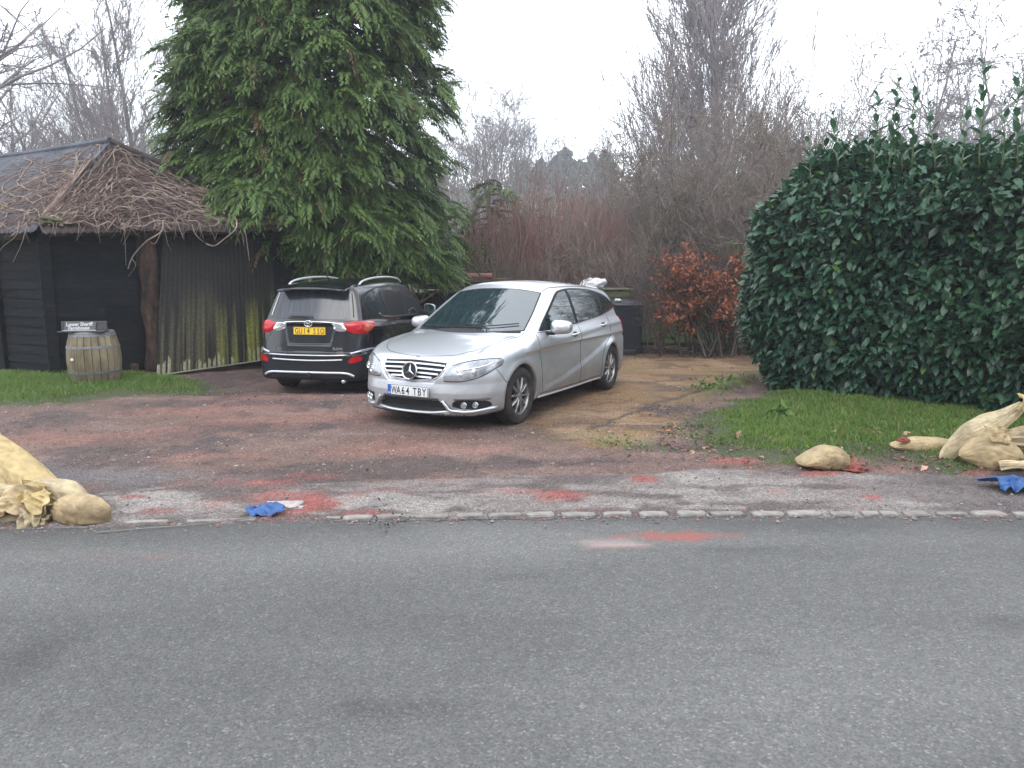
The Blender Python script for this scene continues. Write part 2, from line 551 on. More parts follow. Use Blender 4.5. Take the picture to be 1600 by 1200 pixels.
M_ground = mat('drive_surface', (.2, .15, .14), rough=.78, attrib='albedo', grain=.34, gscale=75, noise=.5, nscale=26, bump=1.0, bscale=75, spec=.35)
drive = mesh_np('driveway_ground', V, q, M_ground, kind='structure')
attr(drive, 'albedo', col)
HX, HY, HZ = xs, ys, z.reshape(ny, nx)
def gz(px_, py_):
    """height of the drive sheet under a point"""
    i = np.clip(np.searchsorted(HX, px_) - 1, 0, nx - 2); j = np.clip(np.searchsorted(HY, py_) - 1, 0, ny - 2)
    return HZ[j, i]

# ---- road
def road_material():
    m = bpy.data.materials.new('worn_tarmac'); m.use_nodes = True
    nt = m.node_tree; L = nt.links.new; b = nt.nodes['Principled BSDF']
    tc = N(nt, 'ShaderNodeTexCoord')
    vo = N(nt, 'ShaderNodeTexVoronoi'); vo.inputs['Scale'].default_value = 105
    L(tc.outputs['Object'], vo.inputs['Vector'])
    vr = N(nt, 'ShaderNodeValToRGB')
    vr.color_ramp.elements[0].color = (.088, .088, .086, 1); vr.color_ramp.elements[1].color = (.212, .207, .197, 1)
    vr.color_ramp.elements[0].position = .05; vr.color_ramp.elements[1].position = 1.0
    e = vr.color_ramp.elements.new(.93); e.color = (.142, .141, .137, 1)
    sep = N(nt, 'ShaderNodeSeparateColor'); L(vo.outputs['Color'], sep.inputs[0]); L(sep.outputs[0], vr.inputs[0])
    at = N(nt, 'ShaderNodeAttribute', attribute_name='tone')
    mu = N(nt, 'ShaderNodeMix', data_type='RGBA', blend_type='MULTIPLY'); mu.inputs[0].default_value = 1
    L(vr.outputs[0], mu.inputs[6]); L(at.outputs['Color'], mu.inputs[7])
    nf = N(nt, 'ShaderNodeTexNoise'); nf.inputs['Scale'].default_value = 14; nf.inputs['Detail'].default_value = 8
    L(tc.outputs['Object'], nf.inputs['Vector'])
    mr = N(nt, 'ShaderNodeMapRange'); mr.inputs['From Min'].default_value = .3; mr.inputs['From Max'].default_value = .7
    mr.inputs['To Min'].default_value = .93; mr.inputs['To Max'].default_value = 1.07
    L(nf.outputs['Fac'], mr.inputs['Value'])
    m2 = N(nt, 'ShaderNodeMix', data_type='RGBA', blend_type='MULTIPLY'); m2.inputs[0].default_value = 1
    L(mu.outputs[2], m2.inputs[6]); L(mr.outputs[0], m2.inputs[7])
    stn = N(nt, 'ShaderNodeAttribute', attribute_name='stain')
    st_f = N(nt, 'ShaderNodeAttribute', attribute_name='stain_amount')
    m3 = N(nt, 'ShaderNodeMix', data_type='RGBA')
    L(st_f.outputs['Fac'], m3.inputs[0]); L(m2.outputs[2], m3.inputs[6]); L(stn.outputs['Color'], m3.inputs[7])
    L(m3.outputs[2], b.inputs['Base Color'])
    b.inputs['Roughness'].default_value = .72
    b.inputs['Specular IOR Level'].default_value = .35
    v2 = N(nt, 'ShaderNodeTexVoronoi'); v2.inputs['Scale'].default_value = 105; v2.distance = 'EUCLIDEAN'
    L(tc.outputs['Object'], v2.inputs['Vector'])
    iv = N(nt, 'ShaderNodeMath', operation='SUBTRACT'); iv.inputs[0].default_value = 1; L(v2.outputs['Distance'], iv.inputs[1])
    bp = N(nt, 'ShaderNodeBump'); bp.inputs['Strength'].default_value = .8; bp.inputs['Distance'].default_value = .004
    L(iv.outputs[0], bp.inputs['Height']); L(bp.outputs[0], b.inputs['Normal'])
    return m
rx = np.concatenate([np.arange(-40, -6, .5), np.arange(-6, 6.5, .05), np.arange(6.5, 41, .5)])
rv = np.linspace(0, 1, 150) ** .8
RX, RV = np.meshgrid(rx, rv)
RYY = -9 + (kerb_y(RX) - .0 + 9) * RV
x, y = RX.ravel(), RYY.ravel()
a = fbm(x * .7, y * 1.1, seed=101, oct=5); a2 = fbm(x * .35 + y * .1, y * 2.2, seed=102, oct=4)
tone = .86 + (a - .5) * .45 + (a2 - .5) * .35
dk = kerb_y(x) - y
edge = 1 - smooth(.1, .45, dk + (a - .5) * .5)
tone *= 1 - .30 * edge
tone += .18 * np.exp(-((dk - .62 - (a2 - .5) * .5) / .22) ** 2) * smooth(1.2, -.2, x)
for c, rx_, ry_ in ((( 1200, 1020), .12, .09), ((810, 900), .2, .06), ((20, 1040), .2, .3), ((1580, 970), .3, .08), ((1130, 860), .5, .07), ((640, 1110), .3, .1)):
    tone -= ell(x, y, G(*c), rx_, ry_, seed=int(c[0]), edge=.9) * .22
tone = .9 + (tone - .9) * .95
tc3 = np.stack([tone * 1.01, tone * 1.0, tone * .985], 1)
stain = np.tile(np.array([.27, .078, .062]), (len(x), 1)).astype(float)
sa = ell(x, y, G(1055, 838), .38, .085, seed=111, edge=.7, ns=7) * .95
s2 = ell(x, y, G(965, 850), .28, .07, seed=112, edge=.5, ns=7) * .8
stain = np.where((s2 > sa)[:, None], np.array([[.30, .24, .22]]), stain)
sa = np.maximum(sa, s2)
s3 = ell(x, y, G(200, 872), .5, .05, seed=113, edge=1, ns=4) * .25
sa = np.maximum(sa, s3)
sa = sa * smooth(.2, .6, fbm(x * 14, y * 14, seed=140, oct=3) * .8 + sa * .25)
zr = (fbm(x * .5, y * .5, seed=103, oct=2) - .5) * .012 - .006 * (dk < .02)
nx2, ny2 = len(rx), len(rv)
idx = np.arange(nx2 * ny2).reshape(ny2, nx2)
q = np.stack([idx[:-1, :-1], idx[:-1, 1:], idx[1:, 1:], idx[1:, :-1]], -1).reshape(-1, 4)
road = mesh_np('road', np.stack([x, y, zr], 1), q, road_material(), kind='structure')
attr(road, 'tone', tc3); attr(road, 'stain', stain); attr(road, 'stain_amount', sa)

# ---- wide ground sheet to the horizon with the wooded rise behind
tx = np.concatenate([np.arange(-260, -30, 10), np.arange(-30, 30, 1.5), np.arange(30, 261, 10)])
ty = np.concatenate([np.arange(-60, -10, 10), np.arange(-10, 30, 1.0), np.arange(30, 110, 4), np.arange(110, 420, 20)])
TX, TY = np.meshgrid(tx, ty); x, y = TX.ravel(), TY.ravel()
hill = 17 * smooth(52, 150, y + (x - 6) * .15) + 3 * smooth(95, 260, y)
zt = -.14 + hill + (fbm(x * .08, y * .08, seed=50) - .5) * 1.0 * smooth(25, 60, y) + .10 * smooth(16.0, 18, y)
def terrain_z(x, y):
    x = np.asarray(x, float); y = np.asarray(y, float)
    return -.14 + 17 * smooth(52, 150, y + (x - 6) * .15) + 3 * smooth(95, 260, y) + (fbm(x * .08, y * .08, seed=50) - .5) * 1.0 * smooth(25, 60, y) + .10 * smooth(16.0, 18, y)
idx = np.arange(len(tx) * len(ty)).reshape(len(ty), len(tx))
q = np.stack([idx[:-1, :-1], idx[:-1, 1:], idx[1:, 1:], idx[1:, :-1]], -1).reshape(-1, 4)
M_field = mat('rough_field', (.07, .062, .035), rough=.9, base2=(.05, .07, .025), nscale=.8, noise=.3)
mesh_np('terrain', np.stack([x, y, zt], 1), q, M_field, kind='structure')

# ---- flush kerb setts
kerb = thing('kerb', None, None, (0, 0, 0), kind='structure')
M_sett = mat('pale_sett_stone', (.255, .24, .225), rough=.85, base2=(.16, .14, .125), nscale=9, noise=.22, bump=.5, bscale=45, hue_rand=.15)
sp = [-2.72, -2.42, -2.14, -1.92]
xk = -1.18
setts = [(-2.45, .30), (-2.08, .24), (-1.80, .12), (-1.22, .10)]
pxs = [(538, 583), (588, 643), (647, 702), (712, 756), (762, 816), (823, 867), (877, 932), (942, 990), (999, 1047), (1060, 1105), (1112, 1166), (1176, 1230), (1234, 1288), (1302, 1338), (1352, 1378), (1381, 1408), (1415, 1458), (1469, 1516), (1524, 1578), (1588, 1640), (1645, 1700)]
for a, b in pxs:
    xa, xb = gp(a, 808).x, gp(b, 808).x
    setts.append(((xa + xb) / 2, xb - xa))
import bmesh
for i, (cx, L_) in enumerate(setts):
    w_ = .075 + .03 * random.random()
    if i < 4: w_ = .05
    n = 14
    rs = np.random.default_rng(i)
    V = []; 
    rim = []
    for k in range(n):
        th = 2 * math.pi * k / n
        c, s = math.cos(th), math.sin(th)
        ex = abs(c) ** .28 * np.sign(c); ey = abs(s) ** .3 * np.sign(s)
        rim.append((ex * L_ / 2 * (.90 + .12 * rs.random()), ey * w_ / 2 * (.72 + .42 * rs.random())))
    yk = float(kerb_y(cx)) + .045
    top = .008 + .006 * rs.random()
    V = [(u, v, -.05) for u, v in rim] + [(u, v, top * .3) for u, v in rim] + [(u * .97 + rs.normal() * .002, v * .88 + rs.normal() * .003, top + rs.normal() * .0015) for u, v in rim]
    F = [tuple(2 * n + k for k in range(n))]
    for lv in (0, 1):
        for k in range(n):
            k2 = (k + 1) % n
            F.append((lv * n + k, lv * n + k2, (lv + 1) * n + k2, (lv + 1) * n + k))
    m_ = MB().add(V, F)
    o = m_.build('kerb_stone', M_sett, kerb)
    o.location = (cx, yk, .004)
    slope = (float(kerb_y(cx + .1)) - float(kerb_y(cx - .1))) / .2
    o.rotation_euler = (0, 0, math.atan(slope) + rs.normal() * .02)
# ================================================================== barn
M_board = mat('black_tarred_board', (.007, .008, .010), rough=.8, spec=.10, base2=(.022, .018, .015), nscale=3, noise=.3, bump=.3, bscale=40, stretch=(1, 1, 6), hue_rand=.35, nlo=.5, nhi=.8)
M_dark = mat('dark_void_wood', (.008, .008, .009), rough=.9, spec=.1, noise=.2)
M_post = mat('peeling_post', (.075, .045, .032), rough=.85, spec=.15, base2=(.014, .012, .012), nscale=5, noise=.35, bump=.5, bscale=30, stretch=(1.2, 1.2, .5))
M_roof = mat('weathered_corrugated_iron', (.06, .05, .05), rough=.8, spec=.15, base2=(.04, .026, .022), nscale=1.3, noise=.25, bump=.15)
M_roof2 = mat('grey_slate_roof', (.105, .115, .14), rough=.75, spec=.25, base2=(.06, .06, .068), nscale=1.5, noise=.15)
M_moss = mat('mossy_lump', (.12, .12, .045), rough=.95, base2=(.06, .06, .03), nscale=8, noise=.3, bump=.7, bscale=50)

EL = Vector((-7.19, 11.4, 2.33)); ER = Vector((-3.9, 13.75, 2.50)); AP = Vector((-7.46, 14.2, 4.03)); RL = Vector((-12.9, 17.8, 4.16)); EFL = Vector((-12.9, 14.6, 2.35))
BACK = Vector((-6.6, 17.2, 2.4))
barn = thing('barn', 'low black weatherboarded barn with a rusty corrugated roof smothered in bare climber stems', 'barn', (-7.0, 12.6, 0))
bl = Vector(barn.location)
def bloc(v): return Vector(v) - bl
front_dir = Vector((ER.x - EL.x, ER.y - EL.y, 0)).normalized()
front_n = Vector((front_dir.y, -front_dir.x, 0))
left_dir = Vector((EFL.x - EL.x, EFL.y - EL.y, 0)).normalized()
left_n = Vector((-left_dir.y, left_dir.x, 0))
W0 = Vector((EL.x, EL.y, 0)) - front_n * .28      # wall line set back under the eave
rb = np.random.default_rng(5)
def boards(p0, d, n, s0, s1, z0, z1, pitch=.148, lean=.02, brk=None):
    zz = z0
    while zz < z1 - .05:
        segs = [(s0, s1)]
        if brk: 
            c = s0 + (s1 - s0) * rb.uniform(.3, .7); segs = [(s0, c - .003), (c + .003, s1)] if rb.random() < brk else segs
        for a, b in segs:
            L_ = b - a; h = pitch * 1.15
            yb, yt = .024, .004                    # feather-edge board: bottom stands proud
            x0 = a; tl = rb.normal() * .004
            V = []
            for u, dz in ((0, 0), (L_, tl)):
                for off, hh in ((0, 0), (yb + rb.uniform(0, .006), 0), (yt, h), (0, h)):
                    q = p0 + d * (x0 + u) + n * off + Vector((0, 0, zz + hh + dz))
                    V.append(bloc(q))
            F = [(0, 1, 2, 3), (7, 6, 5, 4), (1, 5, 6, 2), (0, 4, 5, 1), (2, 6, 7, 3), (3, 7, 4, 0)]
            MB().add([v[:] for v in V], F).build('board', M_board, barn)
        zz += pitch
# solid wall core behind the boards
core = MB()
def wallcore(p0, d, n, s0, s1, z0, z1, th=.12):
    a = p0 + d * s0 - n * .002; b = p0 + d * s1 - n * .002
    V = [a, b, b - n * th, a - n * th]
    core.add([bloc(v + Vector((0, 0, z0)))[:] for v in V] + [bloc(v + Vector((0, 0, z1)))[:] for v in V], [(3, 2, 1, 0), (4, 5, 6, 7), (0, 1, 5, 4), (1, 2, 6, 5), (2, 3, 7, 6), (3, 0, 4, 7)])
FLEN = (ER - EL).xy.length
wallcore(W0, front_dir, front_n, 0, FLEN, -.1, 2.42)
wallcore(W0, left_dir, left_n, 0, 6.0, -.1, 2.3)
core.build('wall', M_dark, barn)
boards(W0, front_dir, front_n, .16, 1.33, .05, 2.32, brk=.2)
boards(W0, left_dir, left_n, .02, 2.3, .05, 2.2, brk=.4)
boards(W0, front_dir, front_n, 3.45, FLEN, .05, 2.32)
# raised vertical corner pilasters and eave board
pl = MB()
for s in (.06,):
    q = W0 + front_dir * s + front_n * .03
    pl.box(bloc((q.x, q.y, 1.12)), (.17, .12, 2.3), Matrix.Rotation(math.atan2(front_dir.y, front_dir.x), 3, 'Z'), bev=.01)
pl.build('corner_post', M_board, barn)
q = W0 + left_dir * 1.25 + left_n * .04
MB().box(bloc((q.x, q.y, 1.12)), (.14, .1, 2.24), Matrix.Rotation(math.atan2(left_dir.y, left_dir.x), 3, 'Z'), bev=.01).build('wall_stud', M_board, barn)
eb = MB()
a = bloc(W0 + front_n * .16 + Vector((0, 0, 2.24))); b = bloc(W0 + front_dir * FLEN + front_n * .16 + Vector((0, 0, 2.41)))
eb.tube([a[:], b[:]], .055, n=4)
eb.build('eave_beam', M_post, barn)
a = bloc(W0 + left_n * .16 + Vector((0, 0, 2.2))); b = bloc(W0 + left_dir * 6 + left_n * .16 + Vector((0, 0, 2.2)))
MB().tube([a[:], b[:]], .055, n=4).build('eave_beam', M_post, barn)

# gnarled brown post beside the door
pp = gp(213, 588); q = W0 + front_dir * 1.57 + front_n * .05
pts = []; rr = []
for k in range(16):
    t = k / 15
    pts.append(bloc((q.x + .02 * math.sin(t * 5) - .04 * t, q.y + .02 * math.cos(t * 4), -.05 + 2.35 * t))[:])
    rr.append(.20 - .05 * t + .015 * math.sin(t * 17) + (.05 * (1 - t * 8) if t < .125 else 0))
po = MB().tube(pts, rr, n=20)
o = po.build('post', M_post, barn, sm='all')
co = np.array([v.co[:] for v in o.data.vertices])
d = (fbm(co[:, 0] * 14, co[:, 1] * 14, co[:, 2] * 3, seed=3) - .5) * .07
ctr = np.array(pts)[:, :2].mean(0)
rad = co[:, :2] - ctr; rad /= np.linalg.norm(rad, axis=1, keepdims=True) + 1e-6
co[:, :2] += rad * d[:, None]
o.data.vertices.foreach_set('co', co.ravel().astype(np.float32))

# sagging corrugated door, algae green with pale flaking foot
def door_material():
    m = bpy.data.materials.new('algae_stained_iron'); m.use_nodes = True
    nt = m.node_tree; L = nt.links.new; b = nt.nodes['Principled BSDF']
    at = N(nt, 'ShaderNodeAttribute', attribute_name='albedo')
    tc = N(nt, 'ShaderNodeTexCoord'); nz = N(nt, 'ShaderNodeTexNoise'); nz.inputs['Scale'].default_value = 25
    L(tc.outputs['Object'], nz.inputs[0])
    mr = N(nt, 'ShaderNodeMapRange'); mr.inputs['From Min'].default_value = .3; mr.inputs['From Max'].default_value = .7; mr.inputs['To Min'].default_value = .7; mr.inputs['To Max'].default_value = 1.3
    L(nz.outputs['Fac'], mr.inputs[0])
    mu = N(nt, 'ShaderNodeMix', data_type='RGBA', blend_type='MULTIPLY'); mu.inputs[0].default_value = 1
    L(at.outputs['Color'], mu.inputs[6]); L(mr.outputs[0], mu.inputs[7]); L(mu.outputs[2], b.inputs['Base Color'])
    b.inputs['Roughness'].default_value = .8; b.inputs['Specular IOR Level'].default_value = .12
    return m
nu, nv = 260, 80
U, Vv = np.meshgrid(np.linspace(0, 1, nu), np.linspace(0, 1, nv))
u, v = U.ravel(), Vv.ravel()
D0 = Vector((gp(245, 589, .02).x, gp(245, 589, .02).y, .0)); D1 = W0 + front_dir * 3.6 + front_n * .12
D1 = Vector((D1.x, D1.y, 0))
top0 = W0 + front_dir * 1.78 + front_n * .03
H0 = 2.25
base = np.outer(1 - u, np.array(D0)) + np.outer(u, np.array(D1))
topp = np.outer(1 - u, np.array((top0.x, top0.y, 0))) + np.outer(u, np.array(D1) - np.array(front_n) * .08)
P = base * (1 - v)[:, None] + topp * v[:, None]
dn = np.array(front_n)
jag = (vnoise(u * 30, u * 0, seed=9) - .5) * .03
P += dn * (np.sin(u * 2 * np.pi * 26) * .004 + (fbm(u * 3, v * 3, seed=6) - .5) * .05)[:, None]
P[:, 2] = (.045 + .02 * u + jag * (1 - v)) * (1 - v) + v * H0
colr = np.tile([.017, .016, .014], (len(u), 1))
strk = fbm(u * 40, v * 1.2, seed=12, oct=4); big = fbm(u * 3.5, v * 2, seed=14, oct=3)
gm = smooth(.68, .12, v + (big - .5) * .5)
colr = lerp(colr, [.068, .062, .040], gm * smooth(.3, .6, strk))
moss = smooth(.50, .05, v + (fbm(u * 8, v * 1.5, seed=15) - .5) * .5) * smooth(.35, .75, u + (strk - .5) * .5)
colr = lerp(colr, [.16, .165, .035], moss * smooth(.38, .62, strk) * .85)
flake_h = .03 + .07 * vnoise(u * 26 * 1.0, u * 0, seed=21) * (0.5 + vnoise(u * 7, u * 0, seed=22))
fl = (v < flake_h) & (np.sin(u * 2 * np.pi * 26) > -.3) & (vnoise(u * 26, u * 0 + 5, seed=23) > .38)
colr = lerp(colr, [.30, .29, .19], fl * .8)
colr = lerp(colr, [.24, .25, .05], (fl & (u > .5)) * smooth(.3, .6, vnoise(u * 12, v * 20, seed=24)) * .7)
idx = np.arange(nu * nv).reshape(nv, nu)
q = np.stack([idx[:-1, :-1], idx[:-1, 1:], idx[1:, 1:], idx[1:, :-1]], -1).reshape(-1, 4)
door = mesh_np('door', P - np.array(bl), q, door_material(), barn, label='leaning corrugated iron door stained green with pale flakes along its foot')
attr(door, 'albedo', colr)
sm_ = door.modifiers.new('thickness', 'SOLIDIFY'); sm_.thickness = .004; sm_.offset = -1
# bottom rail of the door
pr = [tuple(bloc(D0.lerp(D1, t) + front_n * .018 + Vector((0, 0, .045 + .02 * t)))) for t in np.linspace(0, 1, 9)]
MB().tube(pr, .012, n=6).build('door_rail', mat('pale_galvanised_edge', (.25, .25, .2), rough=.6, noise=.3), barn)

# corrugated roofs: param by eave position and height up the slope
def corr_roof(name, e0, e1, top_fn, m, freq, amp, parent, nv=10, over=.18, shift=Vector((0, 0, 0)), jag=.05, seed=0):
    e0, e1 = Vector(e0), Vector(e1)
    Ld = (e1 - e0); Ln = Ld.length; n_u = int(Ln * freq * 6)
    us = np.linspace(0, 1, n_u)
    V = []
    nrm = None
    for a in us:
        base = e0.lerp(e1, a); tp = top_fn(a)
        if nrm is None or True:
            nn = (e1 - e0).cross(top_fn(.5) - e0.lerp(e1, .5)).normalized()
            if nn.z < 0: nn = -nn
        ddir = (base - tp)
        ddir = ddir.normalized() if ddir.length > .05 else Vector((0, 0, 0))
        j = float(vnoise(np.array([a * Ln * 1.4]), np.array([seed]), seed=seed)[0] - .5) * jag
        for k in range(nv):
            t = k / (nv - 1)
            p = (base + ddir * (over + j)).lerp(tp, t) + nn * (math.sin(a * Ln * freq * 2 * math.pi) * amp) + shift
            V.append(bloc(p)[:])
    idx = np.arange(n_u * nv).reshape(n_u, nv)
    q = np.stack([idx[:-1, :-1], idx[1:, :-1], idx[1:, 1:], idx[:-1, 1:]], -1).reshape(-1, 4)
    o = mesh_np(name, V, q, m, parent)
    s = o.modifiers.new('thickness', 'SOLIDIFY'); s.thickness = .006; s.offset = -1
    return o
# front hip slope (triangle), top runs along the two hips to the apex
tA = (AP - EL).xy.dot(front_dir.xy) / FLEN
def front_top(a):
    if a <= tA: return EL.lerp(AP, a / max(tA, 1e-3))
    return ER.lerp(AP, (1 - a) / (1 - tA))
corr_roof('roof', EL, ER, front_top, M_roof, 9.0, .014, barn, jag=.10, seed=3)
def left_top(a): return AP.lerp(RL, a)
corr_roof('roof', EL, EFL, left_top, M_roof2, 9.0, .010, barn, jag=.03, seed=5)
corr_roof('roof', ER, BACK, lambda a: AP.lerp(AP + (BACK - ER) * .6, a), M_roof, 9.0, .012, barn, seed=6)
MB().tube([bloc(AP + Vector((0, 0, .03)))[:], bloc(AP.lerp(RL, .5) + Vector((0, 0, .0)))[:], bloc(RL + Vector((0, 0, .03)))[:]], .06, n=8).build('ridge_cap', M_roof2, barn, sm=True)
MB().tube([bloc(AP + Vector((0, 0, .02)))[:], bloc(ER.lerp(AP, .5) + Vector((0, 0, .02)))[:], bloc(ER)[:]], .05, n=8).build('hip_cap', M_roof, barn, sm=True)
# mossy lump at the corner of the hip
def blob(name, c, r, m, parent, seed=0, amp=.35, ns=3, **kw):
    nu_, nv_ = 28, 16
    V = []
    for j in range(nv_ + 1):
        ph = math.pi * j / nv_
        for i in range(nu_):
            th = 2 * math.pi * i / nu_
            V.append((math.sin(ph) * math.cos(th), math.sin(ph) * math.sin(th), math.cos(ph)))
    V = np.array(V)
    d_ = 1 + (fbm(V[:, 0] * ns + 9, V[:, 1] * ns, V[:, 2] * ns, seed=seed) - .5) * 2 * amp
    V = V * d_[:, None] * np.array(r) + np.array(c)
    F = []
    for j in range(nv_):
        for i in range(nu_):
            i2 = (i + 1) % nu_
            F.append((j * nu_ + i, (j + 1) * nu_ + i, (j + 1) * nu_ + i2, j * nu_ + i2))
    return mesh_np(name, V, np.array(F), m, parent, **kw)
for c, r_, sd_ in ((dp(80, 346, 11.62), (.20, .2, .09), 1),):
    blob('moss_cushion', bloc(c), r_, M_moss, barn, seed=sd_)
# low brick-like plinth pieces at the wall foot
for s, w_ in ((.35, .25), (1.2, .12)):
    q = W0 + front_dir * s + front_n * .06
    MB().box(bloc((q.x, q.y, .06)), (w_, .12, .14), Matrix.Rotation(.6, 3, 'Z'), bev=.02).build('plinth_stone', M_post, barn)

# ---- dead climber over the roof
M_vine = mat('bare_climber_stem', (.30, .235, .185), rough=.9, base2=(.16, .115, .09), nscale=2.2, noise=.35)
M_vine2 = mat('fine_climber_twigs', (.19, .13, .11), rough=.9, base2=(.10, .06, .052), nscale=3, noise=.35)
climber = thing('dead_climber', 'mass of bare brown climber stems sprawling over the barn roof and hanging off its eave', 'climber', (-6.8, 12.6, 2.4))
cl = Vector(climber.location)
rv_ = np.random.default_rng(77)
def roof_point(a, t, lift):
    """a along the front eave -.6..1, t up the slope; negative a runs round on the left slope"""
    if a >= 0:
        p = EL.lerp(ER, a).lerp(front_top(a), t)
    else:
        p = EL.lerp(EFL, -a).lerp(left_top(-a), t)
    return p + Vector((0, 0, lift))
P0, P1, R0, R1 = [], [], [], []
Q0, Q1, S0, S1 = [], [], [], []
def stem(a, t, ang, n, r, fine, droop=False):
    prev = None
    for k in range(n):
        heap = .03 + .17 * math.exp(-((a - .25) / .42) ** 2) * (1 - t * .55) * rv_.uniform(.2, 1)
        hump = heap if a > -.45 else .03
        p = roof_point(min(a, .98), min(max(t, -.12), .97), hump * (0.4 if k == 0 else 1) * (.45 + .55 * math.sin(k * 1.3 + r * 900) ** 2))
        if prev is not None:
            rr0 = r * (1 - (k - 1) / n * .6); rr1 = r * (1 - k / n * .6)
            if fine: Q0.append(prev); Q1.append(p - cl); S0.append(rr0); S1.append(rr1)
            else: P0.append(prev); P1.append(p - cl); R0.append(rr0); R1.append(rr1)
        prev = p - cl
        ang += rv_.normal() * (.20 if fine else .30)
        st_ = .042
        a += math.cos(ang) * st_; t += math.sin(ang) * st_ * 1.3
        if a > .99 or t < -.11 or t > .95: break
        if a < -.55: break
for k in range(225):
    a = rv_.uniform(-.30, .95); t = rv_.uniform(0, .72) ** 1.1 if a > 0 else rv_.uniform(-.02, .35 + .9 * (a + .3))
    if a >= 0 and t > .97: continue
    stem(a, max(t, -.02), rv_.normal() * .55 + (math.pi if rv_.random() < .5 else 0) - .25, int(rv_.integers(16, 42)), rv_.uniform(.0025, .006), True)
for k in range(115):
    a = rv_.uniform(-.25, .9); t = rv_.uniform(0, .7)
    stem(a, t, rv_.uniform(0, 6.28), int(rv_.integers(12, 32)), rv_.uniform(.006, .014), False)
# fan of stems spilling from the high point down to the left corner
for k in range(80):
    stem(rv_.uniform(.15, .5), rv_.uniform(.45, .8), math.pi + .75 + rv_.normal() * .25, 22, rv_.uniform(.004, .010), True)
# hanging ends off the eave
def hang(pts, r):
    pts = [Vector(p) - cl for p in pts]
    for k in range(len(pts) - 1):
        for s in range(5):
            t0, t1 = s / 5, (s + 1) / 5
            def cr(t):
                p0 = pts[max(k - 1, 0)]; p1 = pts[k]; p2 = pts[k + 1]; p3 = pts[min(k + 2, len(pts) - 1)]
                return .5 * ((2 * p1) + (p2 - p0) * t + (2 * p0 - 5 * p1 + 4 * p2 - p3) * t * t + (3 * p1 - p0 - 3 * p2 + p3) * t ** 3)
            P0.append(cr(t0)); P1.append(cr(t1))
            rk = r * (1 - .6 * (k + t0) / (len(pts) - 1)); R0.append(rk); R1.append(rk * .93)
dd = 12.0
hang([dp(255, 345, dd), dp(252, 362, dd - .1), dp(228, 378, dd - .2), dp(208, 400, dd - .2), dp(200, 420, dd - .2)], .018)
hang([dp(252, 362, dd - .1), dp(243, 380, dd - .15), dp(236, 379, dd - .1)], .008)
hang([dp(206, 404, dd - .2), dp(212, 415, dd - .2), dp(200, 432, dd - .2)], .006)
hang([dp(370, 345, dd + .6), dp(368, 358, dd + .5), dp(352, 372, dd + .5), dp(335, 384, dd + .45), dp(322, 381, dd + .45)], .014)
hang([dp(300, 350, dd), dp(305, 365, dd), dp(318, 378, dd), dp(335, 384, dd + .3)], .008)
hang([dp(383, 358, dd + .5), dp(386, 380, dd + .5), dp(390, 408, dd + .5)], .008)
hang([dp(192, 340, dd - .6), dp(195, 370, dd - .6), dp(197, 415, dd - .4)], .006)
hang([dp(276, 345, dd), dp(284, 365, dd), dp(287, 374, dd)], .006)
hang([dp(30, 345, 11.2), dp(25, 368, 11.1), dp(5, 385, 11.1), dp(-5, 400, 11.1)], .010)
hang([dp(42, 350, 11.2), dp(34, 380, 11.1), dp(20, 410, 11.1)], .006)
hang([dp(255, 348, dd), dp(262, 380, dd), dp(268, 392, dd)], .004)
for k in range(46):
    px_ = rv_.uniform(-5, 380); d_ = np.interp(px_, [0, 60, 370], [11.2, 11.15, 12.9])
    h_ = rv_.uniform(8, 34); sx_ = rv_.normal() * 10
    hang([dp(px_, 348, d_), dp(px_ + sx_ * .5, 352 + h_ * .5, d_ - .03), dp(px_ + sx_, 352 + h_, d_ - .03)], rv_.uniform(.002, .005))
v_, f_ = segs_mesh(P0, P1, R0, R1, 5); mesh_np('thick_stems', v_, f_, M_vine, climber)
v_, f_ = segs_mesh(Q0, Q1, S0, S1, 3); mesh_np('fine_stems', v_, f_, M_vine2, climber, kind='stuff')

# ================================================================== barrel with sign
M_oak = mat('weathered_oak_stave', (.13, .105, .06), rough=.8, base2=(.20, .165, .10), nscale=4, noise=.35, bump=.25, bscale=40, stretch=(1, 1, .25), hue_rand=.18)
M_hoop = mat('dull_grey_hoop', (.16, .16, .17), rough=.55, metal=.3, noise=.25, nscale=8)
bp_ = gp(133, 606)
BH = .80
barrel = thing('barrel', 'weathered oak barrel with grey hoops standing on the grass before the black barn', 'barrel', (bp_.x, bp_.y + .3, .0), 0.3)
def brad(t): return .285 + .075 * (1 - (2 * t - 1) ** 2)
NS = 22
for k in range(NS):
    th0 = 2 * math.pi * k / NS + .012; th1 = 2 * math.pi * (k + 1) / NS - .012
    V = []; rows = 11
    for j in range(rows):
        t = j / (rows - 1); r_ = brad(t) + random.uniform(-.001, .001)
        for th in (th0, (th0 + th1) / 2, th1): V.append((r_ * math.cos(th), r_ * math.sin(th), t * BH))
        for th in (th1, th0): V.append(((r_ - .03) * math.cos(th), (r_ - .03) * math.sin(th), t * BH))
    F = []
    for j in range(rows - 1):
        for i in range(5):
            i2 = (i + 1) % 5; F.append((j * 5 + i, j * 5 + i2, (j + 1) * 5 + i2, (j + 1) * 5 + i))
    F.append((4, 3, 2, 1, 0)); F.append(tuple((rows - 1) * 5 + i for i in range(5)))
    MB().add(V, F).build('stave', M_oak, barrel)
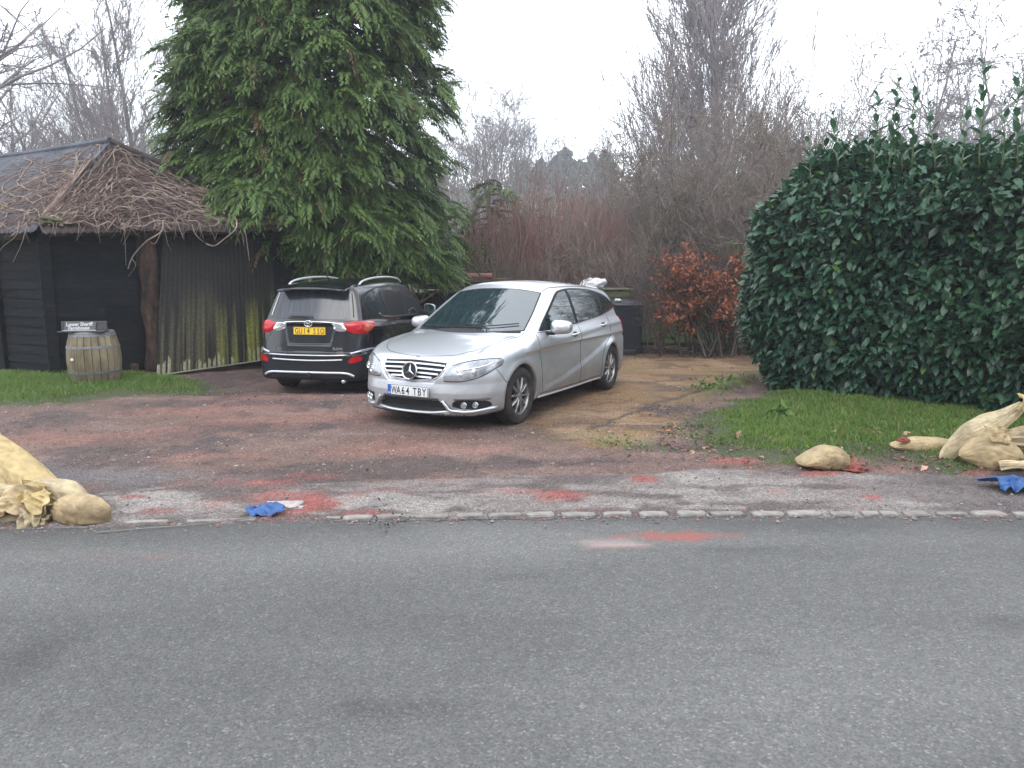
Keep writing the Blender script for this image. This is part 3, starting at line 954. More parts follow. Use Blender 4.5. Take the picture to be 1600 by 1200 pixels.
for t0, t1 in ((.915, .955), (.955 + .008, .998), (.70, .745), (.24, .285), (.0, .06)):
    m_ = MB()
    m_.lathe([(brad(t0) - .02, t0 * BH), (brad(t0) + .004, t0 * BH), (brad((t0 + t1) / 2) + .0055, (t0 + t1) / 2 * BH), (brad(t1) + .004, t1 * BH), (brad(t1) - .02, t1 * BH)], n=48)
    m_.build('hoop', M_hoop, barrel, sm=True)
MB().lathe([(.001, BH - .03), (.27, BH - .03), (.27, BH - .05), (.001, BH - .05)], n=32).build('barrel_head', M_oak, barrel)
tb = Matrix.Rotation(-.3, 3, 'Z')
c0 = tb @ Vector((-.12, -.352, .415)) 
MB().lathe([(.001, -.012), (.02, -.012), (.022, 0), (.001, .0)], n=12, axis='y', c=c0[:]).build('bung', mat('white_bung', (.7, .68, .6)), barrel, sm=True)

# sign lying on top: dark board with two white lettered plates
M_sgn = mat('charcoal_sign_board', (.035, .035, .04), rough=.7, noise=.3, base2=(.06, .06, .065), nscale=6)
M_plate = mat('slate_name_plate', (.12, .125, .135), rough=.6, noise=.15, nscale=12)
M_white = mat('white_paint', (.78, .78, .78), rough=.5)
M_lett = mat('sign_letter_white', (.7, .7, .7), rough=.6)
sign = thing('name_sign', 'dark name board with white farmhouse lettering propped on top of the barrel', 'sign', (barrel.location.x - .02, barrel.location.y - .17, BH), .12)
MB().box((0, .03, .075), (.62, .035, .15), bev=.006).build('sign_board', M_sgn, sign)
MB().box((0, -.02, .008), (.64, .20, .012), bev=.003).build('sign_shelf', M_sgn, sign)
o = MB().prism([(-.27, .01), (.15, .008), (.18, .135), (-.245, .15)], 0, .01, lambda u, v, h: (u, .008 - h, v)).build('name_plate', M_plate, sign)
MB().box((-.06, -.006, .0215), (.45, .006, .006)).build('white_edge', M_white, sign)
def text(name, s, size, m, parent, loc, rot=(math.pi / 2, 0, 0), sx=1.0, ext=.0008, bold=0.0, align='CENTER', shear=0.0, space=1.0):
    c = bpy.data.curves.new(name, 'FONT')
    c.body = s; c.size = size; c.extrude = ext; c.offset = bold; c.align_x = align; c.shear = shear; c.space_character = space
    c.resolution_u = 3
    c.materials.append(m)
    o = bpy.data.objects.new(name, c)
    o.location = loc; o.rotation_euler = rot; o.scale = (sx, 1, 1)
    link(o, parent)
    dg = bpy.context.evaluated_depsgraph_get(); me = bpy.data.meshes.new_from_object(o.evaluated_get(dg))
    o2 = bpy.data.objects.new(name, me); o2.location = loc; o2.rotation_euler = rot; o2.scale = (sx, 1, 1)
    bpy.data.objects.remove(o)
    if not me.materials: me.materials.append(m)
    return link(o2, parent)
text('lettering', 'Lower Sheriff', .072, M_lett, sign, (-.055, -.005, .085), (math.pi / 2, -.02, 0), .92, bold=.0018, shear=.15)
text('lettering', 'Farmhouse', .068, M_lett, sign, (-.065, -.005, .033), (math.pi / 2, -.02, 0), .95, bold=.0018, shear=.15)
# ================================================================== cars
def smax(a, b, k):
    h = np.maximum(k - np.abs(a - b), 0) / k
    return np.maximum(a, b) + h * h * k * .25
def smin(a, b, k): return -smax(-a, -b, k)

def surface_net(f, lo, hi, h):
    ax = [np.arange(lo[i], hi[i] + h, h) for i in range(3)]
    X, Y, Z = np.meshgrid(*ax, indexing='ij')
    D = f(X, Y, Z).astype(np.float32)
    s = D < 0
    nx, ny, nz = D.shape
    cnt = np.zeros((nx - 1, ny - 1, nz - 1, 3), np.float32); num = np.zeros((nx - 1, ny - 1, nz - 1), np.float32)
    corners = [(i, j, k) for i in (0, 1) for j in (0, 1) for k in (0, 1)]
    def sl(c): return tuple(slice(c[i], D.shape[i] - 1 + c[i]) for i in range(3))
    for c in corners:
        for a_ in range(3):
            if c[a_]: continue
            c2 = list(c); c2[a_] = 1
            d0, d1 = D[sl(c)], D[sl(c2)]
            cr = (d0 < 0) != (d1 < 0)
            t = np.where(cr, d0 / np.where(cr, d0 - d1, 1), 0)
            for b_ in range(3):
                cnt[..., b_] += cr * (c[b_] + (t if b_ == a_ else 0))
            num += cr
    act = num > 0
    vid = -np.ones(act.shape, np.int64); vid[act] = np.arange(act.sum())
    ii = np.argwhere(act)
    V = np.array(lo) + h * (ii + cnt[act] / num[act][:, None])
    Q = []
    for a_ in range(3):
        b_, c_ = (a_ + 1) % 3, (a_ + 2) % 3
        s0 = [slice(None)] * 3; s1 = [slice(None)] * 3
        s0[a_] = slice(0, -1); s1[a_] = slice(1, None)
        A0, A1 = s[tuple(s0)], s[tuple(s1)]
        ed = np.argwhere(A0 != A1)
        fl = A0[tuple(ed.T)]
        ok = (ed[:, b_] > 0) & (ed[:, c_] > 0) & (ed[:, b_] < D.shape[b_] - 1) & (ed[:, c_] < D.shape[c_] - 1)
        ed, fl = ed[ok], fl[ok]
        def g(db, dc):
            e = ed.copy(); e[:, b_] += db; e[:, c_] += dc
            return vid[tuple(e.T)]
        quad = np.stack([g(-1, -1), g(0, -1), g(0, 0), g(-1, 0)], 1)
        quad[~fl] = quad[~fl][:, ::-1]
        Q.append(quad)
    Q = np.concatenate(Q); Q = Q[(Q >= 0).all(1)]
    return V, Q

def grad(f, P, e=.004):
    g = np.empty_like(P)
    for i in range(3):
        d = np.zeros(3); d[i] = e
        g[:, i] = (f(*(P + d).T) - f(*(P - d).T)) / (2 * e)
    return g

def project(f, P, it=4):
    for _ in range(it):
        g = grad(f, P); n2 = (g * g).sum(1, keepdims=True) + 1e-6
        st = -f(*P.T)[:, None] * g / n2
        P = P + np.clip(st, -.02, .02)
    return P

def inpoly(x, y, P):
    P = np.asarray(P); ins = np.zeros(x.shape, bool)
    for i in range(len(P)):
        a, b = P[i], P[(i + 1) % len(P)]
        c = ((a[1] <= y) & (b[1] > y)) | ((b[1] <= y) & (a[1] > y))
        xi = a[0] + (y - a[1]) / ((b[1] - a[1]) if abs(b[1] - a[1]) > 1e-9 else 1e-9) * (b[0] - a[0])
        ins ^= c & (x < xi)
    return ins

def catmull(P, closed=True, sub=6, corner=()):
    P = [np.array(p, float) for p in P]; n = len(P); out = []
    rngk = range(n) if closed else range(n - 1)
    for k in rngk:
        p1, p2 = P[k], P[(k + 1) % n]
        p0 = P[(k - 1) % n] if (closed or k > 0) else p1
        p3 = P[(k + 2) % n] if (closed or k < n - 2) else p2
        if k in corner: p0 = p1
        if (k + 1) % n in corner: p3 = p2
        for s in range(sub):
            t = s / sub
            out.append(.5 * ((2 * p1) + (p2 - p0) * t + (2 * p0 - 5 * p1 + 4 * p2 - p3) * t * t + (3 * p1 - p0 - 3 * p2 + p3) * t ** 3))
    if not closed: out.append(P[-1])
    return np.array(out)

class Car:
    def __init__(s, f, root, h=.018, lo=(-2.45, -1.05, .1), hi=(2.4, 1.05, 1.75)):
        s.f = f; s.root = root
        V, Q = surface_net(f, lo, hi, h)
        s.V = project(f, V); s.Q = Q
        g = grad(f, s.V); s.Nn = g / (np.linalg.norm(g, axis=1, keepdims=True) + 1e-9)
        s.C = s.V[Q].mean(1)
        s.used = np.zeros(len(Q), bool)

    def piece(s, name, mask, mats, matidx=None, parent=None, **kw):
        mask = mask & ~s.used; s.used |= mask
        Q = s.Q[mask]
        if not len(Q): return None
        ids, inv = np.unique(Q, return_inverse=True)
        o = mesh_np(name, s.V[ids], inv.reshape(Q.shape), mats, parent or s.root, mat_idx=None if matidx is None else matidx[mask], **kw)
        o.data.normals_split_custom_set_from_vertices([tuple(n) for n in s.Nn[ids]])
        return o

    def cast(s, O, d, tmax=1.2, n=60):
        """first hit going from O along d"""
        O = np.asarray(O, float); d = np.asarray(d, float)
        k = np.linspace(0, tmax, n + 1)
        PP = O[:, None, :] + d[None, None, :] * k[None, :, None]
        val = s.f(PP[..., 0], PP[..., 1], PP[..., 2]) < 0
        hit = val.any(1); j = np.maximum(val.argmax(1), 1)
        hi_ = np.where(hit, k[j], 0); lo_ = np.where(hit, k[j - 1], 0)
        for _ in range(12):
            m = (lo_ + hi_) / 2
            v = s.f(*(O + d * m[:, None]).T) < 0
            hi_ = np.where(v, m, hi_); lo_ = np.where(v, lo_, m)
        P = O + d * hi_[:, None]
        return P, hit

    def to3(s, uv, frame, y_sign=1):
        uv = np.asarray(uv, float)
        if frame == 'side': O = np.stack([uv[:, 0], np.full(len(uv), 1.15 * y_sign), uv[:, 1]], 1); d = np.array([0, -y_sign, 0.])
        elif frame == 'front': O = np.stack([np.full(len(uv), 2.45), uv[:, 0], uv[:, 1]], 1); d = np.array([-1., 0, 0])
        elif frame == 'rear': O = np.stack([np.full(len(uv), -2.5), uv[:, 0], uv[:, 1]], 1); d = np.array([1., 0, 0])
        elif frame == 'top': O = np.stack([uv[:, 0], uv[:, 1], np.full(len(uv), 1.9)], 1); d = np.array([0, 0, -1.])
        elif frame == 'screen': O = np.stack([uv[:, 1] * 0 + 1.9, uv[:, 0], uv[:, 1]], 1); d = np.array([-1., 0, 0])
        tm = {'side': 1.1, 'front': 1.9, 'rear': 1.6, 'top': 1.6, 'screen': 2.0}[frame]
        return s.cast(O, d, tmax=tm, n=90)

    def patch(s, name, poly, frame, m, off=.003, parent=None, y_sign=1, res=.03, depth=.012, bulge=0.0, dens=.02, **kw):
        poly = np.asarray(poly, float)
        # densify boundary
        B = []
        for k in range(len(poly)):
            a, b = poly[k], poly[(k + 1) % len(poly)]
            n = max(1, int(np.linalg.norm(b - a) / dens))
            for i in range(n): B.append(a + (b - a) * i / n)
        B = np.array(B)
        x0, x1, y0, y1 = B[:, 0].min(), B[:, 0].max(), B[:, 1].min(), B[:, 1].max()
        gx, gy = np.meshgrid(np.arange(x0, x1, res), np.arange(y0, y1, res))
        gx, gy = gx.ravel(), gy.ravel()
        ins = inpoly(gx, gy, B)
        gx, gy = gx[ins], gy[ins]
        dd = np.min(np.hypot(gx[:, None] - B[None, :, 0], gy[:, None] - B[None, :, 1]), axis=1) if len(gx) else np.zeros(0)
        gx, gy = gx[dd > res * .5], gy[dd > res * .5]; di = dd[dd > res * .5]
        pts = [Vector(p) for p in B] + [Vector((a, b)) for a, b in zip(gx, gy)]
        nb = len(B)
        r = delaunay_2d_cdt(pts, [], [list(range(nb))], 1, 1e-6)
        uv = np.array([v[:] for v in r[0]]); F = [tuple(f) for f in r[2]]
        P, hit = s.to3(uv, frame, y_sign)
        g = grad(s.f, P, .008); nn = g / (np.linalg.norm(g, axis=1, keepdims=True) + 1e-9)
        dist = np.min(np.hypot(uv[:, 0][:, None] - B[None, :, 0], uv[:, 1][:, None] - B[None, :, 1]), axis=1)
        P2 = P + nn * (off + bulge * np.minimum(dist / .05, 1)[:, None] ** .7)
        # boundary vertices in order via r[3]
        orig = {}
        for i, l in enumerate(r[3]):
            for o_ in l:
                if o_ < nb: orig[o_] = i
        ring = [orig[k] for k in range(nb) if k in orig]
        P3 = P - nn * depth
        base = len(P2)
        allV = np.concatenate([P2, P3[ring]])
        def bad(f):
            f = [i if i < base else ring[i - base] for i in f]
            for i_ in range(len(f)):
                a_, b_ = f[i_], f[(i_ + 1) % len(f)]
                if np.linalg.norm(P[a_] - P[b_]) > 4.5 * np.linalg.norm(uv[a_] - uv[b_]) + .03: return True
            return not all(hit[i] for i in f)
        for k in range(len(ring)):
            k2 = (k + 1) % len(ring)
            F.append((ring[k], ring[k2], base + k2, base + k))
        F = [f for f in F if not bad(f)]
        mb = MB().add(allV, F)
        o = mb.build(name, m, parent or s.root, sm=True, **kw)
        return o

    def line(s, name, pts, frame, m, r=.004, off=.0, parent=None, y_sign=1, closed=False, sub=5, flat=1.0, dens=.03, n=6, mb=None, corner=()):
        P = catmull(pts, closed, sub, corner) if sub > 1 else np.array(pts, float)
        B = [P[0]]
        for a, b in zip(P[:-1], P[1:]):
            k = max(1, int(np.linalg.norm(b - a) / dens))
            for i in range(1, k + 1): B.append(a + (b - a) * i / k)
        B = np.array(B)
        if closed: B = np.concatenate([B, B[:1]])
        Q, hit = s.to3(B, frame, y_sign)
        g = grad(s.f, Q, .006); nn = g / (np.linalg.norm(g, axis=1, keepdims=True) + 1e-9)
        Q = Q + nn * off
        Q = Q[hit]
        if len(Q) < 2: return None
        if mb is not None: mb.tube(Q, r, n=n); return None
        return MB().tube(Q, r, n=n).build(name, m, parent or s.root, sm='all')

# materials shared by both cars
M_silver = None
def paint(name, base, metal, rough, dirt, dirt_amt, coat=1.0, spec=.5):
    m = bpy.data.materials.new(name); m.use_nodes = True
    nt = m.node_tree; L = nt.links.new; b = nt.nodes['Principled BSDF']
    b.inputs['Metallic'].default_value = metal; b.inputs['Coat Weight'].default_value = coat; b.inputs['Coat Roughness'].default_value = .08
    tc = N(nt, 'ShaderNodeTexCoord'); sx = N(nt, 'ShaderNodeSeparateXYZ'); L(tc.outputs['Object'], sx.inputs[0])
    nz = N(nt, 'ShaderNodeTexNoise'); nz.inputs['Scale'].default_value = 3.5; nz.inputs['Detail'].default_value = 8; nz.inputs['Roughness'].default_value = .65
    mp = N(nt, 'ShaderNodeMapping'); mp.inputs['Scale'].default_value = (1, 1, 1.6); L(tc.outputs['Object'], mp.inputs[0]); L(mp.outputs[0], nz.inputs[0])
    mr = N(nt, 'ShaderNodeMapRange'); mr.inputs['From Min'].default_value = .80; mr.inputs['From Max'].default_value = .22; mr.interpolation_type = 'SMOOTHSTEP'
    ad = N(nt, 'ShaderNodeMath', operation='MULTIPLY_ADD'); ad.inputs[1].default_value = -.55; L(nz.outputs['Fac'], ad.inputs[0]); 
    a2 = N(nt, 'ShaderNodeMath', operation='ADD'); a2.inputs[1].default_value = .27; L(sx.outputs[2], a2.inputs[0]); L(a2.outputs[0], ad.inputs[2])
    L(ad.outputs[0], mr.inputs[0])
    ml = N(nt, 'ShaderNodeMath', operation='MULTIPLY'); ml.inputs[1].default_value = dirt_amt; L(mr.outputs[0], ml.inputs[0])
    mx = N(nt, 'ShaderNodeMix', data_type='RGBA'); mx.inputs[6].default_value = (*base, 1); mx.inputs[7].default_value = (*dirt, 1)
    L(ml.outputs[0], mx.inputs[0]); L(mx.outputs[2], b.inputs['Base Color'])
    r2 = N(nt, 'ShaderNodeMapRange'); r2.inputs['To Min'].default_value = rough; r2.inputs['To Max'].default_value = .7; L(ml.outputs[0], r2.inputs[0]); L(r2.outputs[0], b.inputs['Roughness'])
    c2 = N(nt, 'ShaderNodeMapRange'); c2.inputs['To Min'].default_value = coat; c2.inputs['To Max'].default_value = .1; L(ml.outputs[0], c2.inputs[0]); L(c2.outputs[0], b.inputs['Coat Weight'])
    return m
M_silver = paint('silver_paint', (.56, .58, .615), .70, .40, (.16, .14, .125), .62)
M_sclean = mat('silver_paint_clean', (.60, .62, .65), rough=.36, metal=.65, coat=1.0)
M_black = paint('black_paint', (.004, .005, .008), .0, .22, (.022, .019, .018), .3, coat=.55)
M_glass = mat('tinted_glass', (.012, .022, .026), rough=.03, spec=.9, ior=1.6, noise=.15, nscale=2)
M_screen = mat('windscreen_glass', (.016, .030, .036), rough=.025, spec=1.0, ior=1.75, noise=.2, nscale=2)
M_rglass = mat('streaked_rear_glass', (.025, .030, .038), rough=.15, spec=.5, ior=1.5, base2=(.05, .056, .07), nscale=5, noise=.2, stretch=(1, 5, .5))  # paler streaks run vertically over the glass
M_rub = mat('black_rubber', (.018, .018, .020), rough=.75, noise=.2)
M_tyre = mat('dusty_tyre', (.022, .021, .021), rough=.88, spec=.25, base2=(.05, .042, .038), nscale=4, noise=.3)
M_gap = mat('panel_gap_shadow_seal', (.03, .03, .033), rough=.8)
M_plast = mat('dark_trim_plastic', (.012, .013, .016), rough=.55, spec=.25, noise=.15)
M_chrome = mat('chrome', (.75, .77, .80), rough=.12, metal=1.0)
M_alu = mat('matt_silver_trim', (.62, .63, .65), rough=.35, metal=.6, noise=.08)
M_rim = mat('brake_dusted_alloy', (.42, .42, .43), rough=.36, metal=.7, base2=(.22, .21, .20), nscale=9, noise=.2)
M_rimd = mat('dark_wheel_barrel', (.012, .012, .012), rough=.8, spec=.15)
M_red = mat('red_lamp_lens', (.40, .006, .012), rough=.15, spec=.4, coat=.25, noise=.25, nscale=14)
M_amber = mat('amber_lamp_lens', (.38, .07, .02), rough=.12, coat=.8)
M_clear = mat('clear_lamp_lens', (.42, .44, .46), rough=.10, metal=.35, base2=(.23, .245, .26), nscale=9, noise=.15, coat=.9)
M_lampsil = mat('lamp_reflector', (.72, .74, .76), rough=.2, metal=.8, coat=1)
M_pw = mat('plate_white', (.66, .67, .68), rough=.45, noise=.06)
M_py = mat('plate_yellow', (.80, .50, .03), rough=.45, noise=.05)
M_pk = mat('plate_black', (.01, .01, .012), rough=.5)
M_pb = mat('plate_blue', (.01, .09, .42), rough=.5)
M_interior = mat('cabin_dark', (.02, .022, .026), rough=.8)

def bez_rect(w, h): return [(-w / 2, -h / 2), (w / 2, -h / 2), (w / 2, h / 2), (-w / 2, h / 2)]

def number_plate(root, txt, c, yaw, tilt, bg, blue=None, facing=1):
    """plate facing +x (facing=1) or -x (-1); characters stand 1 mm proud"""
    p = bpy.data.objects.new('number_plate', None)
    me = MB().box((0, 0, 0), (.012, .52, .111), bev=.004)
    o = me.build('number_plate', bg, root)
    o.location = c; o.rotation_euler = (0, tilt, yaw + (0 if facing == 1 else math.pi))
    bd = MB()
    for (a, b, w_, h_) in ((0, .0525, .516, .004), (0, -.0525, .516, .004), (.256, 0, .004, .105), (-.256, 0, .004, .105)): bd.box((.0062, a, b), (.002, w_, h_))
    bd.build('plate_border', M_pk, o)
    if blue:
        MB().box((.0066, -.237, 0), (.0025, .042, .105)).build('plate_band', M_pb, o)
        text('plate_text', 'GB', .026, M_white, o, (.0085, -.237, -.042), (math.pi / 2, 0, math.pi / 2), .8, ext=.0006)
    # glyphs laid out one by one for the wide UK face
    body = txt
    xs_ = -.205 if blue else -.235
    wch = (.248 - xs_ - .006) / (len(body) - .45)
    x_ = xs_
    for ch in body:
        if ch == ' ': x_ += wch * .55; continue
        text('plate_text', ch, .112, M_pk, o, (.0072, x_ + wch / 2, -.0395), (math.pi / 2, 0, math.pi / 2), .74 if ch not in 'WM' else .60, ext=.0006, bold=.0012)
        x_ += wch
    return o

def wheel(root, c, side, R_=.316, w=.215, spokes=10, rim_r=.215, steer=0.0, twin=False, dark=False):
    """side=+1 outer face looks to +y"""
    e = bpy.data.objects.new('wheel', None); e.location = c; e.rotation_euler = (0, 0, steer)
    link(e, root)
    hw = w / 2; s_ = side
    tp = [(rim_r - .005, -hw * .8), (rim_r + .03, -hw), (R_ - .03, -hw * .98), (R_ - .008, -hw * .82), (R_, -hw * .6), (R_, -hw * .32), (R_ - .007, -hw * .30), (R_ - .007, -hw * .24), (R_, -hw * .22), (R_, hw * .22), (R_ - .007, hw * .24),
          (R_ - .007, hw * .30), (R_, hw * .32), (R_, hw * .6), (R_ - .008, hw * .82), (R_ - .03, hw * .98), (rim_r + .035, hw), (rim_r + .012, hw * .93), (rim_r - .004, hw * .86)]
    MB().lathe([(r, h * s_) for r, h in tp], n=56, axis='y').build('tyre', M_tyre, e, sm=True)
    rm = MB()
    rm.lathe([(rim_r + .004, hw * .88 * s_), (rim_r + .006, hw * .80 * s_), (rim_r - .010, hw * .80 * s_), (rim_r - .016, hw * .70 * s_), (rim_r - .022, hw * .2 * s_), (rim_r - .022, -hw * .7 * s_)], n=56, axis='y')
    # spokes
    for k in range(spokes):
        th = 2 * math.pi * k / spokes + .1
        c_, sn = math.cos(th), math.sin(th)
        pr = []
        for r, wd, yo in ((.045, .020, .72), (.10, .017, .76), (rim_r - .05, .022, .70), (rim_r - .008, .030, .64)):
            pr.append((r, wd, yo * hw))
        V = []
        for r, wd, yo in pr:
            for sg, dy in ((-1, 0), (-.5, .008), (.5, .008), (1, 0), (1, -.03), (-1, -.03)):
                a_ = sg * wd * .5 * 1.15
                V.append((r * c_ - a_ * sn, (yo + dy) * s_, r * sn + a_ * c_))
        F = []
        for j in range(3):
            for i in range(6):
                i2 = (i + 1) % 6; F.append((j * 6 + i, j * 6 + i2, (j + 1) * 6 + i2, (j + 1) * 6 + i))
        rm.add(V, F)
    rm.lathe([(.001, hw * .80 * s_), (.03, hw * .80 * s_), (.034, hw * .76 * s_), (.06, hw * .72 * s_), (.062, hw * .3 * s_)], n=24, axis='y')
    for k in range(5):
        th = 2 * math.pi * k / 5
        rm.lathe([(.001, 0.006 * s_), (.008, .005 * s_), (.009, 0)], n=8, axis='y', c=(.048 * math.cos(th), hw * .735 * s_, .048 * math.sin(th)))
    rm.build('rim', M_rim, e, sm=True)
    MB().lathe([(.001, hw * .25 * s_), (rim_r - .024, hw * .25 * s_), (rim_r - .024, -hw * .6 * s_), (.001, -hw * .6 * s_)], n=40, axis='y').build('brake_disc', M_rimd, e, sm=True)
    return e

def mirror(root, c, side, body_m, size=(.11, .21, .13)):
    m_ = bpy.data.objects.new('wing_mirror', None); m_.location = c; link(m_, root)
    n = 20; V = []; rows = [(-.055, .86), (-.045, .97), (-.02, 1.0), (.02, .95), (.05, .75), (.066, .45), (.070, .1)]
    for xo, k in rows:
        for i in range(n):
            th = 2 * math.pi * i / n
            cy, cz = math.cos(th), math.sin(th)
            ey = abs(cy) ** .6 * np.sign(cy); ez = abs(cz) ** .6 * np.sign(cz)
            V.append((xo * size[0] / .11, ey * size[1] / 2 * k + side * .0, ez * size[2] / 2 * k * (1 - .12 * ey * side)))
    F = [(j * n + i, j * n + (i + 1) % n, (j + 1) * n + (i + 1) % n, (j + 1) * n + i) for j in range(len(rows) - 1) for i in range(n)]
    F.append(tuple((len(rows) - 1) * n + i for i in range(n)))
    MB().add(V, F).build('mirror_shell', body_m, m_, sm='all')
    x0 = -.054 * size[0] / .11
    MB().prism([(math.cos(t) * size[1] * .42 * abs(math.cos(t)) ** -.3 if abs(math.cos(t)) > .01 else 0, math.sin(t) * size[2] * .42) for t in np.linspace(0, 2 * math.pi, 24, endpoint=False)], x0 - .002, x0 + .01, lambda u, v, h: (h, u, v)).build('mirror_glass', M_glass, m_)
    MB().box((.02, -side * size[1] * .47, -size[2] * .42), (.07, .12, .035), bev=.01).build('mirror_arm', M_plast, m_)
    # indicator strip wrapping the front of the shell
    MB().tube([(.055, -side * .03, -.012), (.052, side * .05, -.010), (.025, side * .098, -.008)], .008, n=6).build('mirror_indicator', M_clear, m_, sm='all')
    return m_

def handle(root, p, q, m):
    """grab handle between two points on the flank"""
    p, q = Vector(p), Vector(q); side = 1 if p.y > 0 else -1
    a = [p, p.lerp(q, .12) + Vector((0, side * .03, .003)), p.lerp(q, .5) + Vector((0, side * .038, .004)), p.lerp(q, .88) + Vector((0, side * .03, .003)), q]
    P = catmull([v[:] for v in a], False, 4)
    return MB().tube(P, .0125, n=8).build('handle', m, root, sm='all')
# ------------------------------------------------------------------ silver hatchback
def table(pts):
    P = catmull(pts, False, 14)
    o = np.argsort(P[:, 0])
    return P[o, 0], P[o, 1]
TB = table([(-2.3, 1.00), (-2.0, 1.04), (-1.0, 1.03), (0, 1.00), (.7, .985), (1.10, .985), (1.45, .955), (1.75, .895), (1.98, .81), (2.12, .735), (2.3, .64)])
TR = table([(-2.2, 1.36), (-1.98, 1.415), (-1.5, 1.478), (-1.0, 1.518), (-.5, 1.54), (0, 1.535), (.3, 1.515), (.7, 1.46), (1.2, 1.36)])
def f_silver(x, y, z):
    y = np.abs(y)
    # flank
    W = .888 - .045 * np.clip((z - .62) / .40, 0, 2) ** 2 - .05 * np.clip((.46 - z) / .30, 0, 2) ** 2
    W = W - .030 * smooth(-.9, -2.1, x) - .02 * smooth(1.2, 2.1, x)
    # upper shoulder line: soft step in below the crease
    zl = np.interp(x, [-2.2, -1.2, 0, 1.1, 1.6, 2.0], [.965, .935, .875, .795, .76, .72])
    W = W + .010 * np.exp(-((z - zl) / .055) ** 2) * smooth(1.95, 1.4, x) - .010 * smooth(zl, zl - .05, z) * smooth(1.7, 1.2, x)
    # sweeping lower line rising to the rear wheel
    z2 = np.interp(x, [-1.75, -1.3, -.6, .2, .9, 1.1], [.82, .74, .56, .40, .31, .29])
    W = W + .022 * smooth(z2 + .03, z2 - .05, z) * smooth(1.05, .7, x) * smooth(-1.6, -1.3, x)
    # wheel-arch swell
    for wx in (1.35, -1.35):
        r = np.hypot(x - wx, z - .316)
        W = W + .022 * np.exp(-((r - .375) / .05) ** 2) + .012 * np.exp(-((r - .42) / .12) ** 2)
    side = (y - W) * .97
    yy = np.clip(y / .9, 0, 1.3)
    Xf = 2.215 - .10 * yy ** 2 - .42 * yy ** 5 - .10 * np.clip((z - .56) / .25, 0, 2) ** 1.6 - .22 * np.clip(.30 - z, 0, 1) - .02 * np.clip((z - .42) / .1, 0, 1) * 1
    # air intake & fog recess, grille recess
    gw = .405 - .12 * np.clip((.70 - z) / .17, 0, 1) ** 1.5
    gr = smooth(.02, -.01, np.maximum(np.abs(y) - gw, np.maximum(z - .735, .535 - z)))
    Xf = Xf - .035 * gr
    ai = smooth(.02, -.01, np.maximum(y - (.40 + (z - .22) * .9 * -1 + .06), np.maximum(z - .345, .235 - z)))
    Xf = Xf - .06 * ai
    fg = smooth(.02, -.008, np.maximum(np.abs(y - .66) - .135, np.abs(z - .30 - (y - .66) * .0) - .052))
    Xf = Xf - .035 * fg
    front = (x - Xf) * .93
    Xr = -2.145 + .07 * yy ** 2 + .16 * yy ** 6 + .16 * np.clip(z - .72, 0, 1) - .0 + .15 * np.clip(.35 - z, 0, 1)
    Xr = Xr - .03 * smooth(.74, .70, z)
    rear = (Xr - x) * .97
    Zb = np.interp(x, *TB) - .055 * yy ** 2 - .10 * np.clip(yy - .55, 0, 1) ** 1.4 * smooth(.6, 1.3, x)
    # bonnet edge crease
    Zb = Zb + .010 * smooth(.62, .70, y) * smooth(.95, 1.3, x) * smooth(.80, .74, y)
    top = (z - Zb) * .95
    bot = .17 + .04 * smooth(.6, .9, np.abs(x) * 0 + y) - z
    low = smax(side, front, .13); low = smax(low, rear, .12); low = smax(low, top, .085); low = smax(low, bot, .05)
    # greenhouse
    Wg = .850 - .33 * (z - .95) - .20 * np.clip(z - 1.12, 0, 1) ** 2 - .05 * smooth(-.9, -2.0, x) - .015 * smooth(.3, 1.2, x)
    gs = (y - Wg) * .93
    Zr = np.interp(x, *TR) - .045 * (y / .6) ** 2 - .02 * (y / .6) ** 4
    gt = z - Zr
    wy = (y / .72)
    ws = ((x - (1.17 - .20 * wy ** 2)) + (z - 1.0) * 1.86) / 2.11
    rs = ((-1.99 + .13 * wy ** 2 - .02 - x) + (z - 1.02) * .42) / 1.08
    gh = smax(gs, gt, .10); gh = smax(gh, ws, .055); gh = smax(gh, rs, .09); gh = np.maximum(gh, .8 - z)
    # roof spoiler
    sp = np.maximum(np.maximum(y - .50, np.abs(z - (1.392 - (-x - 1.9) * .20 - .045 * (y / .6) ** 2)) - .020), np.maximum(-2.00 + .06 * wy ** 2 - x, x + 1.7))
    gh = smin(gh, sp, .05)
    d = smin(low, gh, .05)
    # arches
    for wx in (1.35, -1.35):
        r = np.hypot(x - wx, z - .316)
        arch = np.maximum(r - .352, .58 - y)
        arch = np.maximum(arch, z - 5)
        d = smax(d, -arch, .018)
    return d

silver = thing('hatchback_car', 'silver five-door hatchback with muddy flanks parked nose towards the road', 'car')
S = Car(f_silver, silver, h=.019)
C = S.C
ax, ay, az = C[:, 0], np.abs(C[:, 1]), C[:, 2]
def incyl(): 
    m = np.zeros(len(ax), bool)
    for wx in (1.35, -1.35): m |= (np.hypot(ax - wx, az - .316) < .348) & (ay < .90)
    return m
well = incyl() | (az < .195)
wellm = well & (np.abs(S.Nn[S.Q].mean(1)[:, 1]) < .9)
S.piece('wheel_well', wellm, M_rub)
DLOF = [(.93, .985), (.35, .99), (-.22, 1.015), (-.22, 1.44), (.12, 1.425), (.34, 1.385)]
doorF = [(.82, .285), (.86, .60), (.93, .80), (.92, 1.0), (.30, 1.425), (.0, 1.46), (-.255, 1.465), (-.265, .9), (-.25, .55), (-.22, .265)]
doorR = [(-.225, .265), (-.255, .55), (-.27, .9), (-.26, 1.465), (-.9, 1.45), (-1.30, 1.38), (-1.32, 1.06), (-1.30, .80), (-1.05, .66), (-.93, .50), (-.92, .27)]
left = C[:, 1] > 0
ok = ay > .45
